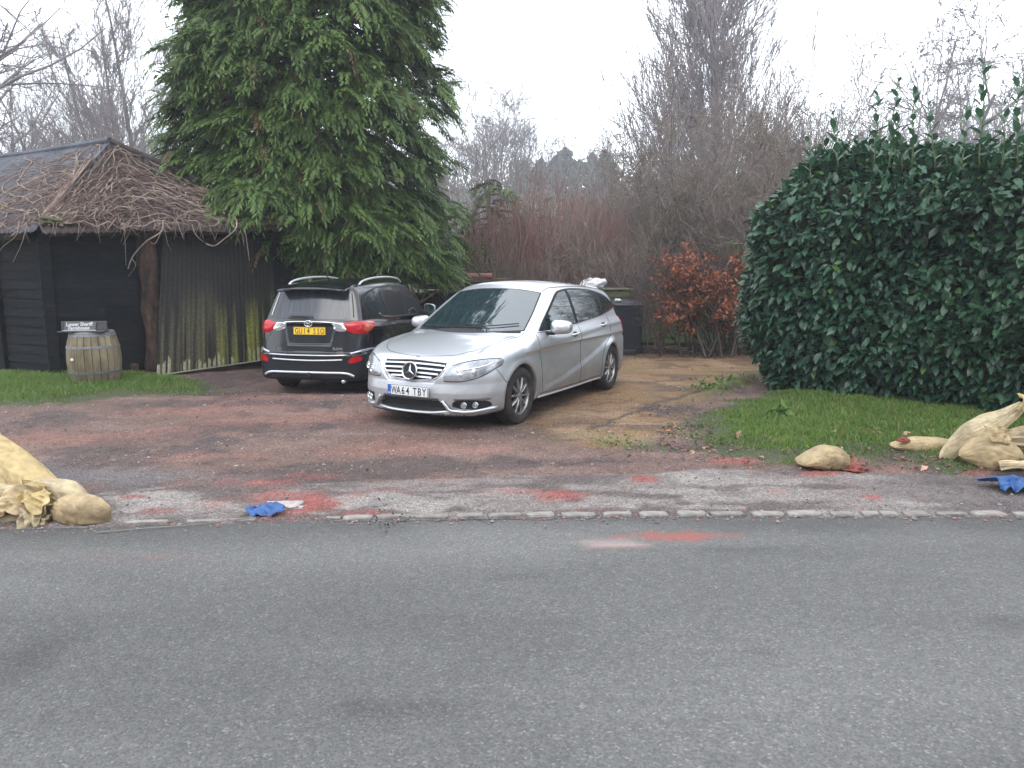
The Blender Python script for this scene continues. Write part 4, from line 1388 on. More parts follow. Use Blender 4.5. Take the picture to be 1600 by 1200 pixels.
for sd, ms in ((1, left), (-1, ~left)):
    f1 = S.piece('front_door', ms & ok & inpoly(ax, az, doorF), M_silver)
    f2 = S.piece('rear_door', ms & ok & inpoly(ax, az, doorR), M_silver)
    if sd == 1: SDF, SDR = f1, f2
    else: SDF2, SDR2 = f1, f2
bonnet_p = lambda: (ax > .98) & (ax < 2.07 - .22 * (ay / .7) ** 2) & (ay < .70 + (1.6 - ax) * .06) & (az > .72)
S.piece('bonnet', bonnet_p() & (S.Nn[S.Q].mean(1)[:, 2] > .5), M_silver)
S.piece('tailgate', (ax < -1.9) & (ay < .60) & (az > .72), M_silver)
S.piece('bumper', (ax > 1.72) & (az < .70) & (ay < 2), M_silver)
S.piece('rear_bumper', (ax < -1.80) & (az < .66), M_silver)
S.piece('body', np.ones(len(ax), bool), M_silver)

# glass
def yz(*p): return list(p)
ws_poly = catmull([(-.705, 1.0), (-.35, .985), (0, .98), (.35, .985), (.705, 1.0), (.66, 1.17), (.575, 1.40), (.30, 1.437), (0, 1.447), (-.30, 1.437), (-.575, 1.40), (-.66, 1.17)], True, 5, corner=(0, 4, 6, 10))
S.patch('windscreen_surround', [(p[0] * 1.022, 1.2 + (p[1] - 1.2) * 1.035) for p in ws_poly], 'screen', M_rub, off=.0015, res=.06)
S.patch('windscreen', ws_poly, 'screen', M_screen, off=.005, res=.045)
dl_all = catmull([(.85, .975), (.5, .975), (0, .993), (-.6, 1.027), (-1.2, 1.075), (-1.78, 1.145), (-1.70, 1.235), (-1.45, 1.345), (-1.05, 1.415), (-.5, 1.445), (-.1, 1.432), (.10, 1.395), (.27, 1.318), (.48, 1.205), (.68, 1.09)], True, 6, corner=(0, 5))
g1 = catmull([(.60, .995), (.2, 1.002), (-.20, 1.018), (-.185, 1.410), (-.05, 1.403), (.10, 1.368), (.26, 1.292), (.44, 1.195), (.595, 1.108)], True, 6, corner=(0, 2, 3, 8))
g0 = [(.82, .985), (.64, .99), (.64, 1.082)]
g2 = catmull([(-.28, 1.022), (-.8, 1.052), (-1.18, 1.085), (-1.21, 1.365), (-.95, 1.405), (-.6, 1.422), (-.27, 1.420)], True, 6, corner=(0, 2, 3, 6))
g3 = catmull([(-1.25, 1.092), (-1.50, 1.118), (-1.745, 1.15), (-1.66, 1.235), (-1.45, 1.315), (-1.27, 1.358)], True, 6, corner=(0, 2, 5))
for sd in (1, -1):
    S.patch('window_surround', dl_all, 'side', M_plast, off=.004, y_sign=sd, res=.05)
    S.patch('side_window', g1, 'side', M_glass, off=.008, y_sign=sd, parent=SDF if sd == 1 else SDF2, res=.05)
    S.patch('quarter_light', g0, 'side', M_plast, off=.008, y_sign=sd, res=.05)
    S.patch('side_window', g2, 'side', M_glass, off=.008, y_sign=sd, parent=SDR if sd == 1 else SDR2, res=.05)
    S.patch('quarter_light', g3, 'side', M_glass, off=.008, y_sign=sd, res=.05)
    S.line('belt_trim', [(.86, .975), (.5, .974), (0, .990), (-.6, 1.022), (-1.2, 1.069), (-1.79, 1.142)], 'side', M_chrome, r=.006, off=.004, y_sign=sd)
    S.line('roof_trim', [(-1.0, 1.50), (-.5, 1.50), (0, 1.485)], 'side', M_gap, r=.003, y_sign=sd) if False else None
    gp_ = MB()
    S.line('', [(.82, .285), (.855, .60), (.915, .80), (.92, .965)], 'side', None, r=.0042, off=-.001, y_sign=sd, mb=gp_)
    S.line('', [(-.235, .265), (-.265, .60), (-.262, .98)], 'side', None, r=.0042, off=-.001, y_sign=sd, mb=gp_)
    S.line('', [(-.92, .27), (-.95, .50), (-1.06, .66), (-1.30, .79), (-1.34, 1.07)], 'side', None, r=.0042, off=-.001, y_sign=sd, mb=gp_)
    S.line('', [(.90, .275), (0, .262), (-.93, .262)], 'side', None, r=.0045, off=-.001, y_sign=sd, mb=gp_)
    S.line('', [(1.68, .50), (1.75, .60), (1.80, .66)], 'side', None, r=.0035, off=-.001, y_sign=sd, mb=gp_)
    gp_.build('panel_gap', M_gap, silver, sm='all', kind='stuff')
    S.line('sill_strip', [(.93, .235), (0, .222), (-.95, .222)], 'side', M_alu, r=.013, off=.002, y_sign=sd)
    # wheel-arch lips
    for wx in (1.35, -1.35):
        P = [(wx + .356 * math.cos(t), .316 + .356 * math.sin(t)) for t in np.linspace(-.22 if wx > 0 else -.15, math.pi + (.15 if wx > 0 else .22), 20)]
    S.patch('tail_lamp', catmull([(-1.80, .985), (-1.97, 1.02), (-2.06, 1.0), (-2.10, .86), (-2.0, .80), (-1.90, .86)], True, 5), 'side', M_red, off=.006, y_sign=sd, res=.04)
    # headlamp: wraps from the nose along the wing
    hl = catmull([(sd * .40, .60), (sd * .43, .545), (sd * .58, .555), (sd * .74, .60), (sd * .845, .70), (sd * .835, .765), (sd * .76, .775), (sd * .60, .752), (sd * .46, .705)], True, 5, corner=())
    h_ = S.patch('headlamp', hl if sd == 1 else hl[::-1], 'front', M_clear, off=.004, res=.02, bulge=.006, dens=.012)
    S.line('lamp_brow', [(sd * .47, .70), (sd * .60, .745), (sd * .75, .768), (sd * .83, .762)], 'front', M_rub, r=.004, off=.006, parent=h_)
    S.line('lamp_strip', [(sd * .52, .655), (sd * .64, .672), (sd * .75, .700), (sd * .80, .735)], 'front', M_lampsil, r=.008, off=.012, parent=h_)
    S.line('lamp_edge', [(sd * .41, .552), (sd * .58, .552), (sd * .74, .598), (sd * .848, .70)], 'front', M_rub, r=.0045, off=.005, parent=h_)
    for (cy, cz, rr_) in ((.56, .615, .034), (.67, .640, .036)):
        c3, _ = S.to3([(sd * cy, cz)], 'front'); c3 = c3[0]
        lm = MB(); lm.lathe([(.001, .016), (rr_ * .5, .014), (rr_ * .75, .006), (rr_, .012), (rr_ * 1.12, .008), (rr_ * 1.15, -.01)], n=24, axis='x', c=c3)
        lm.build('lamp_lens', M_lampsil, h_, sm=True)
    # fog lamp pocket
    fp = catmull([(sd * .505, .30), (sd * .56, .262), (sd * .70, .252), (sd * .80, .285), (sd * .79, .325), (sd * .72, .352), (sd * .54, .352)], True, 5)
    fpo = S.patch('fog_lamp_pocket', fp if sd == 1 else fp[::-1], 'front', M_plast, off=.002, res=.03)
    for cy in (.60, .695):
        c3, _ = S.to3([(sd * cy, .303)], 'front'); c3 = c3[0] + np.array([.012, 0, 0])
        yw = Matrix.Rotation(sd * .35, 3, 'Z')
        o = MB().lathe([(.022, .0), (.026, .010), (.030, .011), (.033, .008), (.034, -.03)], n=28, axis='x').build('lamp_ring', M_chrome, fpo, sm=True)
        o.location = c3; o.rotation_euler = (0, 0, sd * .35)
        o = MB().lathe([(.001, .006), (.014, .005), (.023, .0), (.025, -.02)], n=24, axis='x').build('lamp_lens', M_clear, fpo, sm=True)
        o.location = c3; o.rotation_euler = (0, 0, sd * .35)
    # silver lower blade
    S.line('bumper_blade', [(sd * .40, .345), (sd * .44, .30), (sd * .49, .245), (sd * .66, .232), (sd * .83, .262)], 'front', M_sclean, r=.016, off=.004)
    mirror(silver, (.60, sd * 1.005, 1.02), sd, M_sclean, size=(.13, .26, .165)).rotation_euler = (0, 0, sd * .18)
    # arm to door
    for (x0, x1, zz) in ((.02, -.17, .885), (-.98, -1.17, .94)):
        P, _ = S.to3([(x0, zz), (x1, zz + .01)], 'side', sd)
        handle(silver, P[0], P[1], M_sclean)
        cup = S.patch('handle_recess', catmull([((x0 + x1) / 2 + .075 * math.cos(t), zz + .002 + .032 * math.sin(t)) for t in np.linspace(0, 2 * math.pi, 10, endpoint=False)], True, 3), 'side', M_gap, off=.001, y_sign=sd, res=.03)
# lower intake, number plate, grille
lp = catmull([(-.43, .345), (-.30, .335), (.30, .335), (.43, .345), (.50, .250), (.30, .228), (0, .222), (-.30, .228), (-.50, .250)], True, 5, corner=(0, 3, 4, 8))
S.patch('lower_intake', lp, 'front', M_plast, off=.002, res=.04)
S.line('bumper_blade', [(-.52, .240), (-.3, .215), (0, .208), (.3, .215), (.52, .240)], 'front', M_sclean, r=.013, off=.004)
MBm = MB()
for k in range(5): S.line('', [(-.44, .245 + k * .02), (0, .238 + k * .02), (.44, .245 + k * .02)], 'front', None, r=.0035, off=.006, mb=MBm)
MBm.build('intake_mesh', M_rub, silver)
gpoly = catmull([(-.40, .725), (0, .745), (.40, .725), (.385, .65), (.31, .575), (.17, .542), (0, .532), (-.17, .542), (-.31, .575), (-.385, .65)], True, 5, corner=(0, 2))
grille = S.patch('grille', gpoly, 'front', M_plast, off=.001, res=.03)
S.line('grille_frame', gpoly, 'front', M_alu, r=.008, off=.006, parent=grille, closed=True, sub=1)
def xfront(y_, z_): 
    P, _ = S.to3([(y_, z_)], 'front'); return P[0]
for zc, hw_ in ((.697, .392), (.652, .375), (.607, .335), (.566, .26)):
    m_ = MB(); ys_ = np.linspace(-hw_, hw_, 21); V = []
    for y_ in ys_:
        p = xfront(y_, zc + .012 * (1 - (y_ / .4) ** 2)); 
        for dx, dz in ((.012, -.012), (.030, -.004), (.024, .012), (.004, .013)): V.append((p[0] + dx, y_, p[2] + dz))
    F = [(j * 4 + i, j * 4 + (i + 1) % 4, (j + 1) * 4 + (i + 1) % 4, (j + 1) * 4 + i) for j in range(20) for i in range(4)]
    m_.add(V, F).build('grille_bar', M_sclean, grille, sm=True)
c3 = xfront(0, .636) + np.array([.052, 0, 0])
bd = bpy.data.objects.new('star_badge', None); bd.location = c3; bd.rotation_euler = (0, -.28, 0); link(bd, silver)
MB().lathe([(.082, -.03), (.095, -.006), (.098, .006), (.090, .012), (.080, .004), (.078, -.006)], n=48, axis='x').build('badge_ring', M_chrome, bd, sm=True)
MB().lathe([(.001, -.002), (.079, -.004), (.079, -.02)], n=40, axis='x').build('badge_field', M_plast, bd, sm=True)
st_ = MB()
for k in range(3):
    a0 = math.pi / 2 + k * 2 * math.pi / 3
    t_ = (math.cos(a0) * .082, math.sin(a0) * .082)
    l_ = (math.cos(a0 + math.pi / 3) * .013, math.sin(a0 + math.pi / 3) * .013); r_ = (math.cos(a0 - math.pi / 3) * .013, math.sin(a0 - math.pi / 3) * .013)
    st_.add([(.000, *t_), (.0, *l_), (.0, *r_), (.014, 0, 0), (.004, t_[0] * .97, t_[1] * .97)], [(4, 1, 3), (4, 3, 2), (0, 1, 4), (0, 4, 2)])
st_.build('badge_star', M_chrome, bd)
P, _ = S.to3([(2.03, 0)], 'top')
MB().lathe([(.001, .004), (.026, .003), (.028, -.004)], n=24, axis='z', c=P[0] + np.array([0, 0, .002])).build('bonnet_emblem', M_alu, silver, sm=True)
pc = xfront(0, .43)
number_plate(silver, 'WA64 TBY', (pc[0] + .022, 0, .430), 0, -.02, M_pw, blue=True)
# bonnet shut line, cowl, wipers
bl_ = MB()
for sd in (1, -1):
    S.line('', [(1.02, sd * .735), (1.35, sd * .715), (1.65, sd * .665), (1.86, sd * .56)], 'top', None, r=.0038, off=-.001, mb=bl_)
S.line('', [(1.85, -.56), (1.98, -.40), (2.045, 0), (1.98, .40), (1.85, .56)], 'top', None, r=.0035, off=-.001, mb=bl_)
bl_.build('panel_gap', M_gap, silver, sm='all', kind='stuff')
S.patch('cowl', catmull([(.96, -.68), (1.07, -.45), (1.125, 0), (1.07, .45), (.96, .68), (1.04, .70), (1.16, .45), (1.20, 0), (1.16, -.45), (1.04, -.70)], True, 4, corner=(0, 4, 5, 9)), 'top', M_plast, off=.004, res=.05)
def screen_pt(y_, z_, off): 
    P, _ = S.to3([(y_, z_)], 'screen'); g = grad(f_silver, P, .01)[0]; g /= np.linalg.norm(g)
    return P[0] + g * off
for pts in ([(-.62, 1.008), (-.3, 1.004), (.02, 1.014)], [(.62, 1.055), (.35, 1.03), (.0, 1.004)]):
    P = [screen_pt(a, b, .022) for a, b in np.array(catmull(pts, False, 5))]
    w_ = MB().tube(P, .007, n=6)
    w_.build('wiper', M_rub, silver, sm='all')
# roof: sunroof panel and front rain strip
S.patch('roof_panel', catmull([(.22, -.40), (-.42, -.42), (-.42, .42), (.22, .40)], True, 4, corner=(0, 1, 2, 3)), 'top', mat('grey_roof_panel', (.40, .415, .44), rough=.3, metal=.5, coat=.5), off=.003, res=.06)
for sd in (1, -1):
    S.line('roof_strip', [(.25, sd * .585), (-.3, sd * .60), (-1.0, sd * .585), (-1.7, sd * .545)], 'top', M_gap, r=.005, off=.0)
MB().tube([(-1.72, 0, 1.42), (-1.80, 0, 1.48), (-1.88, 0, 1.50)], [.016, .01, .005], n=6).build('aerial', M_rub, silver)
S.patch('rear_window', catmull([(-.60, 1.06), (.60, 1.06), (.50, 1.34), (-.50, 1.34)], True, 5, corner=(0, 1, 2, 3)), 'rear', M_glass, off=.004, res=.05)
number_plate(silver, 'WA64 TBY', (-2.165, 0, .82), 0, 0, M_py, facing=-1)
# cabin floor pan
MB().box((0, 0, .23), (3.5, 1.3, .12), bev=.03).build('underbody', M_rub, silver)
for wx in (1.35, -1.35):
    for sd in (1, -1):
        wheel(silver, (wx, sd * .778, .316), sd, R_=.318, w=.215, spokes=10, rim_r=.213)
SILVER_POSE = dict(x=-.02, y=9.58, z=0.0, h=R(-118.7))
silver.location = (SILVER_POSE['x'], SILVER_POSE['y'], SILVER_POSE['z']); silver.rotation_euler = (0, 0, SILVER_POSE['h'])
# ------------------------------------------------------------------ black SUV
TB2 = table([(-2.4, 1.02), (-2.1, 1.09), (-1.0, 1.07), (0, 1.04), (.8, 1.03), (1.2, 1.04), (1.6, 1.02), (2.0, .95), (2.25, .86), (2.4, .78)])
TR2 = table([(-2.4, 1.50), (-2.1, 1.565), (-1.6, 1.62), (-1.0, 1.648), (-.4, 1.655), (.1, 1.63), (.5, 1.58), (1.0, 1.46)])
def f_black(x, y, z):
    y = np.abs(y)
    W = .915 - .055 * np.clip((z - .72) / .40, 0, 2) ** 2 - .05 * np.clip((.46 - z) / .30, 0, 2) ** 2
    W = W - .075 * smooth(-1.2, -2.3, x) ** 2 - .02 * smooth(1.2, 2.1, x)
    zl = np.interp(x, [-2.2, 0, 2.0], [1.0, .92, .86])
    W = W + .014 * np.exp(-((z - zl) / .04) ** 2)
    for wx in (1.33, -1.33):
        r = np.hypot(x - wx, z - .35)
        W = W + .030 * np.exp(-((r - .41) / .06) ** 2)
    side = (y - W) * .97
    yy = np.clip(y / .92, 0, 1.3)
    front = (x - (2.255 - .12 * yy ** 2 - .38 * yy ** 5 - .16 * np.clip(z - .6, 0, 1))) * .95
    Xr = -2.30 + .06 * yy ** 2 + .17 * yy ** 7
    Xr = Xr + .075 * smooth(.60, .64, z) + .13 * np.clip(z - .64, 0, 1)          # bumper shelf, tailgate leans in
    Xr = Xr + .10 * np.clip(.36 - z, 0, 1)
    # plate recess
    rec = smooth(.012, -.012, np.maximum(y - (.40 - (.98 - z) * .25), np.maximum(z - 1.035, .745 - z)))
    Xr = Xr + .028 * rec
    rear = (Xr - x) * .95
    Zb = np.interp(x, *TB2) - .05 * yy ** 2
    top = (z - Zb) * .95
    bot = .24 + .0 * y - z
    low = smax(side, front, .12); low = smax(low, rear, .09); low = smax(low, top, .09); low = smax(low, bot, .06)
    Wg = .862 - .30 * (z - 1.02) - .22 * np.clip(z - 1.2, 0, 1) ** 2 - .06 * smooth(-1.0, -2.1, x)
    gs = (y - Wg) * .93
    gt = z - (np.interp(x, *TR2) - .03 * (y / .6) ** 2 - .02 * (y / .6) ** 4)
    ws = ((x - (1.12 - .16 * (y / .75) ** 2)) + (z - 1.04) * 1.45) / 1.76
    rs = ((-2.175 + .09 * (y / .7) ** 2 - x) + (z - 1.05) * .50) / 1.12
    gh = smax(gs, gt, .09); gh = smax(gh, ws, .06); gh = smax(gh, rs, .05); gh = np.maximum(gh, 1.03 - z)
    sp = np.maximum(np.maximum(y - .545, np.abs(z - (1.545 - (-x - 2.0) * .16 - .05 * (y / .6) ** 2)) - .022), np.maximum(-2.135 + .07 * (y / .6) ** 4 - x, x + 1.7))
    gh = smin(gh, sp, .03)
    d = smin(low, gh, .04)
    for wx in (1.33, -1.33):
        r = np.hypot(x - wx, z - .35)
        d = smax(d, -np.maximum(r - .395, .60 - y), .02)
    return d
black = thing('suv_car', 'black sports utility car seen from behind with red tail lamps and pale roof rails', 'car')
B = Car(f_black, black, h=.021)
C = B.C; ax, ay, az = C[:, 0], np.abs(C[:, 1]), C[:, 2]
nrm_ = S.Nn
well = np.zeros(len(ax), bool)
for wx in (1.33, -1.33): well |= (np.hypot(ax - wx, az - .35) < .392) & (ay < .93)
well |= az < .262
B.piece('wheel_well', well & (np.abs(B.Nn[B.Q].mean(1)[:, 1]) < .9), M_rub)
left = C[:, 1] > 0
dF = [(.86, .34), (.90, 1.02), (.35, 1.50), (-.18, 1.60), (-.22, .34)]
dR = [(-.22, .34), (-.18, 1.60), (-1.0, 1.60), (-1.16, 1.05), (-1.02, .78), (-.86, .60), (-.82, .34)]
bdoors = {}
for sd, ms in ((1, left), (-1, ~left)):
    bdoors[sd, 0] = B.piece('front_door', ms & (ay > .5) & inpoly(ax, az, dF), M_black)
    bdoors[sd, 1] = B.piece('rear_door', ms & (ay > .5) & inpoly(ax, az, dR), M_black)
tail = B.piece('tailgate', (ax < -1.95) & (ay < .74) & (az > .60) & (az < 1.53), M_black)
B.piece('bumper', (ax < -1.72) & (az < .62), M_plast)
B.piece('bonnet', (ax > 1.0) & (az > .8) & (ay < .8), M_black)
B.piece('body', np.ones(len(ax), bool), M_black)
# rear window
rw = catmull([(-.615, 1.105), (-.3, 1.098), (0, 1.096), (.3, 1.098), (.615, 1.105), (.585, 1.25), (.525, 1.462), (.3, 1.485), (0, 1.492), (-.3, 1.485), (-.525, 1.462), (-.585, 1.25)], True, 4, corner=(0, 4, 6, 10))
B.patch('rear_window', rw, 'rear', M_rglass, off=.004, parent=tail, res=.05)
B.line('rear_wiper', [(.02, 1.115), (.10, 1.125), (.28, 1.13)], 'rear', M_rub, r=.010, off=.018)
B.patch('wiper_base', catmull([(-.03, 1.10), (.32, 1.10), (.32, 1.135), (-.02, 1.14)], True, 4), 'rear', M_rub, off=.012, res=.04)
B.line('tailgate_strip', [(-.42, 1.047), (-.2, 1.058), (0, 1.06), (.2, 1.058), (.42, 1.047)], 'rear', M_chrome, r=.010, off=.010)
dlo = catmull([(.98, 1.03), (0, 1.055), (-1.0, 1.085), (-1.45, 1.12), (-1.80, 1.20), (-1.86, 1.32), (-1.70, 1.44), (-1.2, 1.525), (-.5, 1.555), (0, 1.54), (.3, 1.475), (.7, 1.25)], True, 6, corner=(0,))
s1 = catmull([(.72, 1.06), (-.12, 1.075), (-.10, 1.52), (.08, 1.51), (.28, 1.455), (.62, 1.25)], True, 6, corner=(0, 1, 2))
s2 = catmull([(-.20, 1.078), (-.92, 1.098), (-1.02, 1.13), (-1.12, 1.30), (-1.08, 1.50), (-.7, 1.53), (-.18, 1.53)], True, 6, corner=(0, 1, 4, 6))
s3 = catmull([(-1.10, 1.115), (-1.42, 1.14), (-1.72, 1.21), (-1.78, 1.31), (-1.62, 1.42), (-1.22, 1.49), (-1.18, 1.30)], True, 6, corner=(0,))
for sd in (1, -1):
    B.patch('window_surround', dlo, 'side', M_plast, off=.002, y_sign=sd, res=.06)
    B.patch('side_window', s1, 'side', M_glass, off=.006, y_sign=sd, parent=bdoors[sd, 0], res=.05)
    B.patch('side_window', s2, 'side', M_glass, off=.006, y_sign=sd, parent=bdoors[sd, 1], res=.05)
    B.patch('quarter_light', s3, 'side', M_glass, off=.006, y_sign=sd, res=.05)
    B.line('belt_trim', [(.98, 1.03), (0, 1.05), (-1.0, 1.08), (-1.30, 1.11), (-1.38, 1.15)], 'side', M_chrome, r=.009, off=.006, y_sign=sd)
    g_ = MB()
    B.line('', [(-.22, .34), (-.21, 1.05)], 'side', None, r=.0045, off=-.001, y_sign=sd, mb=g_)
    B.line('', [(-.82, .34), (-.86, .60), (-1.02, .78), (-1.16, 1.05)], 'side', None, r=.0045, off=-.001, y_sign=sd, mb=g_)
    B.line('', [(-1.98, .66), (-1.9, .80), (-1.92, .92)], 'side', None, r=.0045, off=-.001, y_sign=sd, mb=g_)
    g_.build('panel_gap', M_gap, black, sm='all', kind='stuff')
    # tail lamp: outer red body wrapping to the flank, inner clear part on the tailgate
    tl = catmull([(sd * .50, 1.045), (sd * .62, 1.055), (sd * .76, 1.07), (sd * .815, 1.06), (sd * .825, .97), (sd * .78, .905), (sd * .68, .905), (sd * .58, .955)], True, 5, corner=(0,))
    B.patch('tail_lamp', tl if sd == -1 else tl[::-1], 'rear', M_red, off=.008, res=.02, bulge=.014, dens=.014)
    ts = catmull([(-2.10, 1.065), (-1.98, 1.07), (-1.80, 1.06), (-1.66, 1.04), (-1.80, .985), (-1.96, .915), (-2.10, .905), (-2.13, .98)], True, 5)
    B.patch('tail_lamp', ts, 'side', M_red, off=.008, y_sign=sd, res=.02, bulge=.010, dens=.014)
    B.patch('indicator_lens', catmull([(-2.03, .93), (-1.89, .96), (-1.86, 1.0), (-2.03, 1.005)], True, 4), 'side', M_amber, off=.021, y_sign=sd, res=.03)
    rl = catmull([(sd * .36, 1.045), (sd * .53, 1.045), (sd * .585, .97), (sd * .56, .935), (sd * .43, .945)], True, 5, corner=(0, 1))
    B.patch('reversing_lamp', rl if sd == -1 else rl[::-1], 'rear', M_lampsil, off=.014, res=.02, bulge=.012)
    B.patch('reversing_lens', catmull([(sd * .43, .985), (sd * .52, .98), (sd * .52, 1.02), (sd * .42, 1.03)], True, 3), 'rear', M_clear, off=.032, res=.03)
    rf = catmull([(sd * .645, .50), (sd * .80, .525), (sd * .81, .585), (sd * .70, .585)], True, 4)
    B.patch('reflector', rf if sd == -1 else rf[::-1], 'rear', M_red, off=.006, res=.03)
    B.line('bumper_ledge', [(sd * .66, .625), (sd * .78, .655), (sd * .86, .665)], 'rear', M_alu, r=.016, off=.002)
    B.line('bumper_ledge', [(-2.12, .665), (-1.98, .675), (-1.80, .665)], 'side', mat('grey_ledge', (.15, .17, .24), rough=.3, coat=.5), r=.018, off=.002, y_sign=sd)
    # pale roof rail
    P = [(-1.62, sd * .585, 1.575), (-1.48, sd * .585, 1.625), (-1.05, sd * .585, 1.665), (-.4, sd * .585, 1.675), (.1, sd * .575, 1.645), (.28, sd * .57, 1.59)]
    MB().tube(catmull(P, False, 6), .017, n=8, flat=1.0).build('roof_rail', M_alu, black, sm='all')
    mirror(black, (.62, sd * 1.02, 1.13), sd, M_black if False else mat('mirror_grey', (.30, .33, .36), rough=.2, metal=.3, coat=.6), size=(.14, .22, .17))
    handle(black, B.to3([(-.02, .95)], 'side', sd)[0][0], B.to3([(-.22 + .02, .955)], 'side', sd)[0][0], M_black)
    handle(black, B.to3([(-.92, .965)], 'side', sd)[0][0], B.to3([(-1.10, .97)], 'side', sd)[0][0], M_black)
    B.line('window_pillar_strip', [(sd * .665, 1.13), (sd * .64, 1.25), (sd * .585, 1.46)], 'rear', M_gap if sd == -1 else M_alu, r=.007, off=.006)
B.line('bumper_trim', [(-.56, .545), (-.3, .535), (0, .53), (.3, .535), (.56, .545)], 'rear', M_alu, r=.012, off=.006)
B.line('bumper_trim', [(-.62, .605), (-.3, .60), (0, .60), (.3, .60), (.62, .605)], 'rear', M_alu, r=.010, off=.006)
B.line('bumper_skid', [(-.72, .31), (-.60, .355), (-.3, .36), (.3, .36), (.60, .355), (.72, .31)], 'rear', M_alu, r=.019, off=.004)
g_ = MB()
B.line('', [(-.74, .635), (-.3, .628), (.3, .628), (.74, .635)], 'rear', None, r=.006, off=-.001, mb=g_)
B.line('', [(.74, .64), (.72, .80), (.62, .90)], 'rear', None, r=.005, off=-.001, mb=g_)
B.line('', [(-.74, .64), (-.72, .80), (-.62, .90)], 'rear', None, r=.005, off=-.001, mb=g_)
g_.build('panel_gap', M_gap, black, sm='all', kind='stuff')
def xrear(y_, z_): 
    P, _ = B.to3([(y_, z_)], 'rear'); return P[0]
pc = xrear(0, .935)
number_plate(black, 'GU14 SSO', (pc[0] - .012, 0, .935), 0, -.06, M_py, facing=-1)
# tailgate emblem: three interlocking ovals
em = bpy.data.objects.new('tailgate_emblem', None); c3 = xrear(0, 1.035); em.location = (c3[0] - .012, 0, 1.040); em.rotation_euler = (0, 0, math.pi); link(em, black)
def ring(m_, a, b, cy, cz, r): m_.tube([(0.006, cy + a * math.cos(t), cz + b * math.sin(t)) for t in np.linspace(0, 2 * math.pi, 33)], r, n=6, cap=False)
m_ = MB(); ring(m_, .062, .042, 0, 0, .0065); ring(m_, .040, .016, 0, .020, .005); ring(m_, .017, .038, 0, 0, .005)
m_.build('emblem_ring', M_chrome, em, sm='all')
def btext(s_, y_, z_, size, sx_):
    p = xrear(y_, z_)
    return text('badge_text', s_, size, M_chrome, black, (p[0] - .004, y_, z_), (math.pi / 2, 0, -math.pi / 2), sx_, ext=.002, bold=.0012)
btext('D-4D', .52, .665, .045, 1.2); btext('RAV4', -.46, .672, .055, 1.2); btext('AWD', -.50, .63, .04, 1.2)
MB().tube([(-2.25, -.05, .30), (-2.34, -.05, .31), (-2.36, -.05, .36)], .022, n=8).build('tow_ball', M_rub, black, sm='all')
MB().tube([(-1.9, -.5, .25), (-2.25, -.55, .235)], .03, n=10).build('exhaust', M_alu, black, sm='all')
MB().box((0, 0, .30), (3.6, 1.35, .14), bev=.03).build('underbody', M_rub, black)
MB().box((-1.95, 0, .30), (.4, 1.2, .16), bev=.05).build('underbody', M_rub, black)
MB().tube([(-1.42, 0, 1.64), (-1.5, 0, 1.70), (-1.62, 0, 1.76)], [.012, .006, .003], n=6).build('aerial', M_rub, black)
for wx in (1.33, -1.33):
    for sd in (1, -1):
        wheel(black, (wx, sd * .795, .350), sd, R_=.352, w=.225, spokes=10, rim_r=.225)
black.location = (-2.47, 12.42, -.105); black.rotation_euler = (0, 0, R(79)); black.scale = (.95, .94, 1.0)
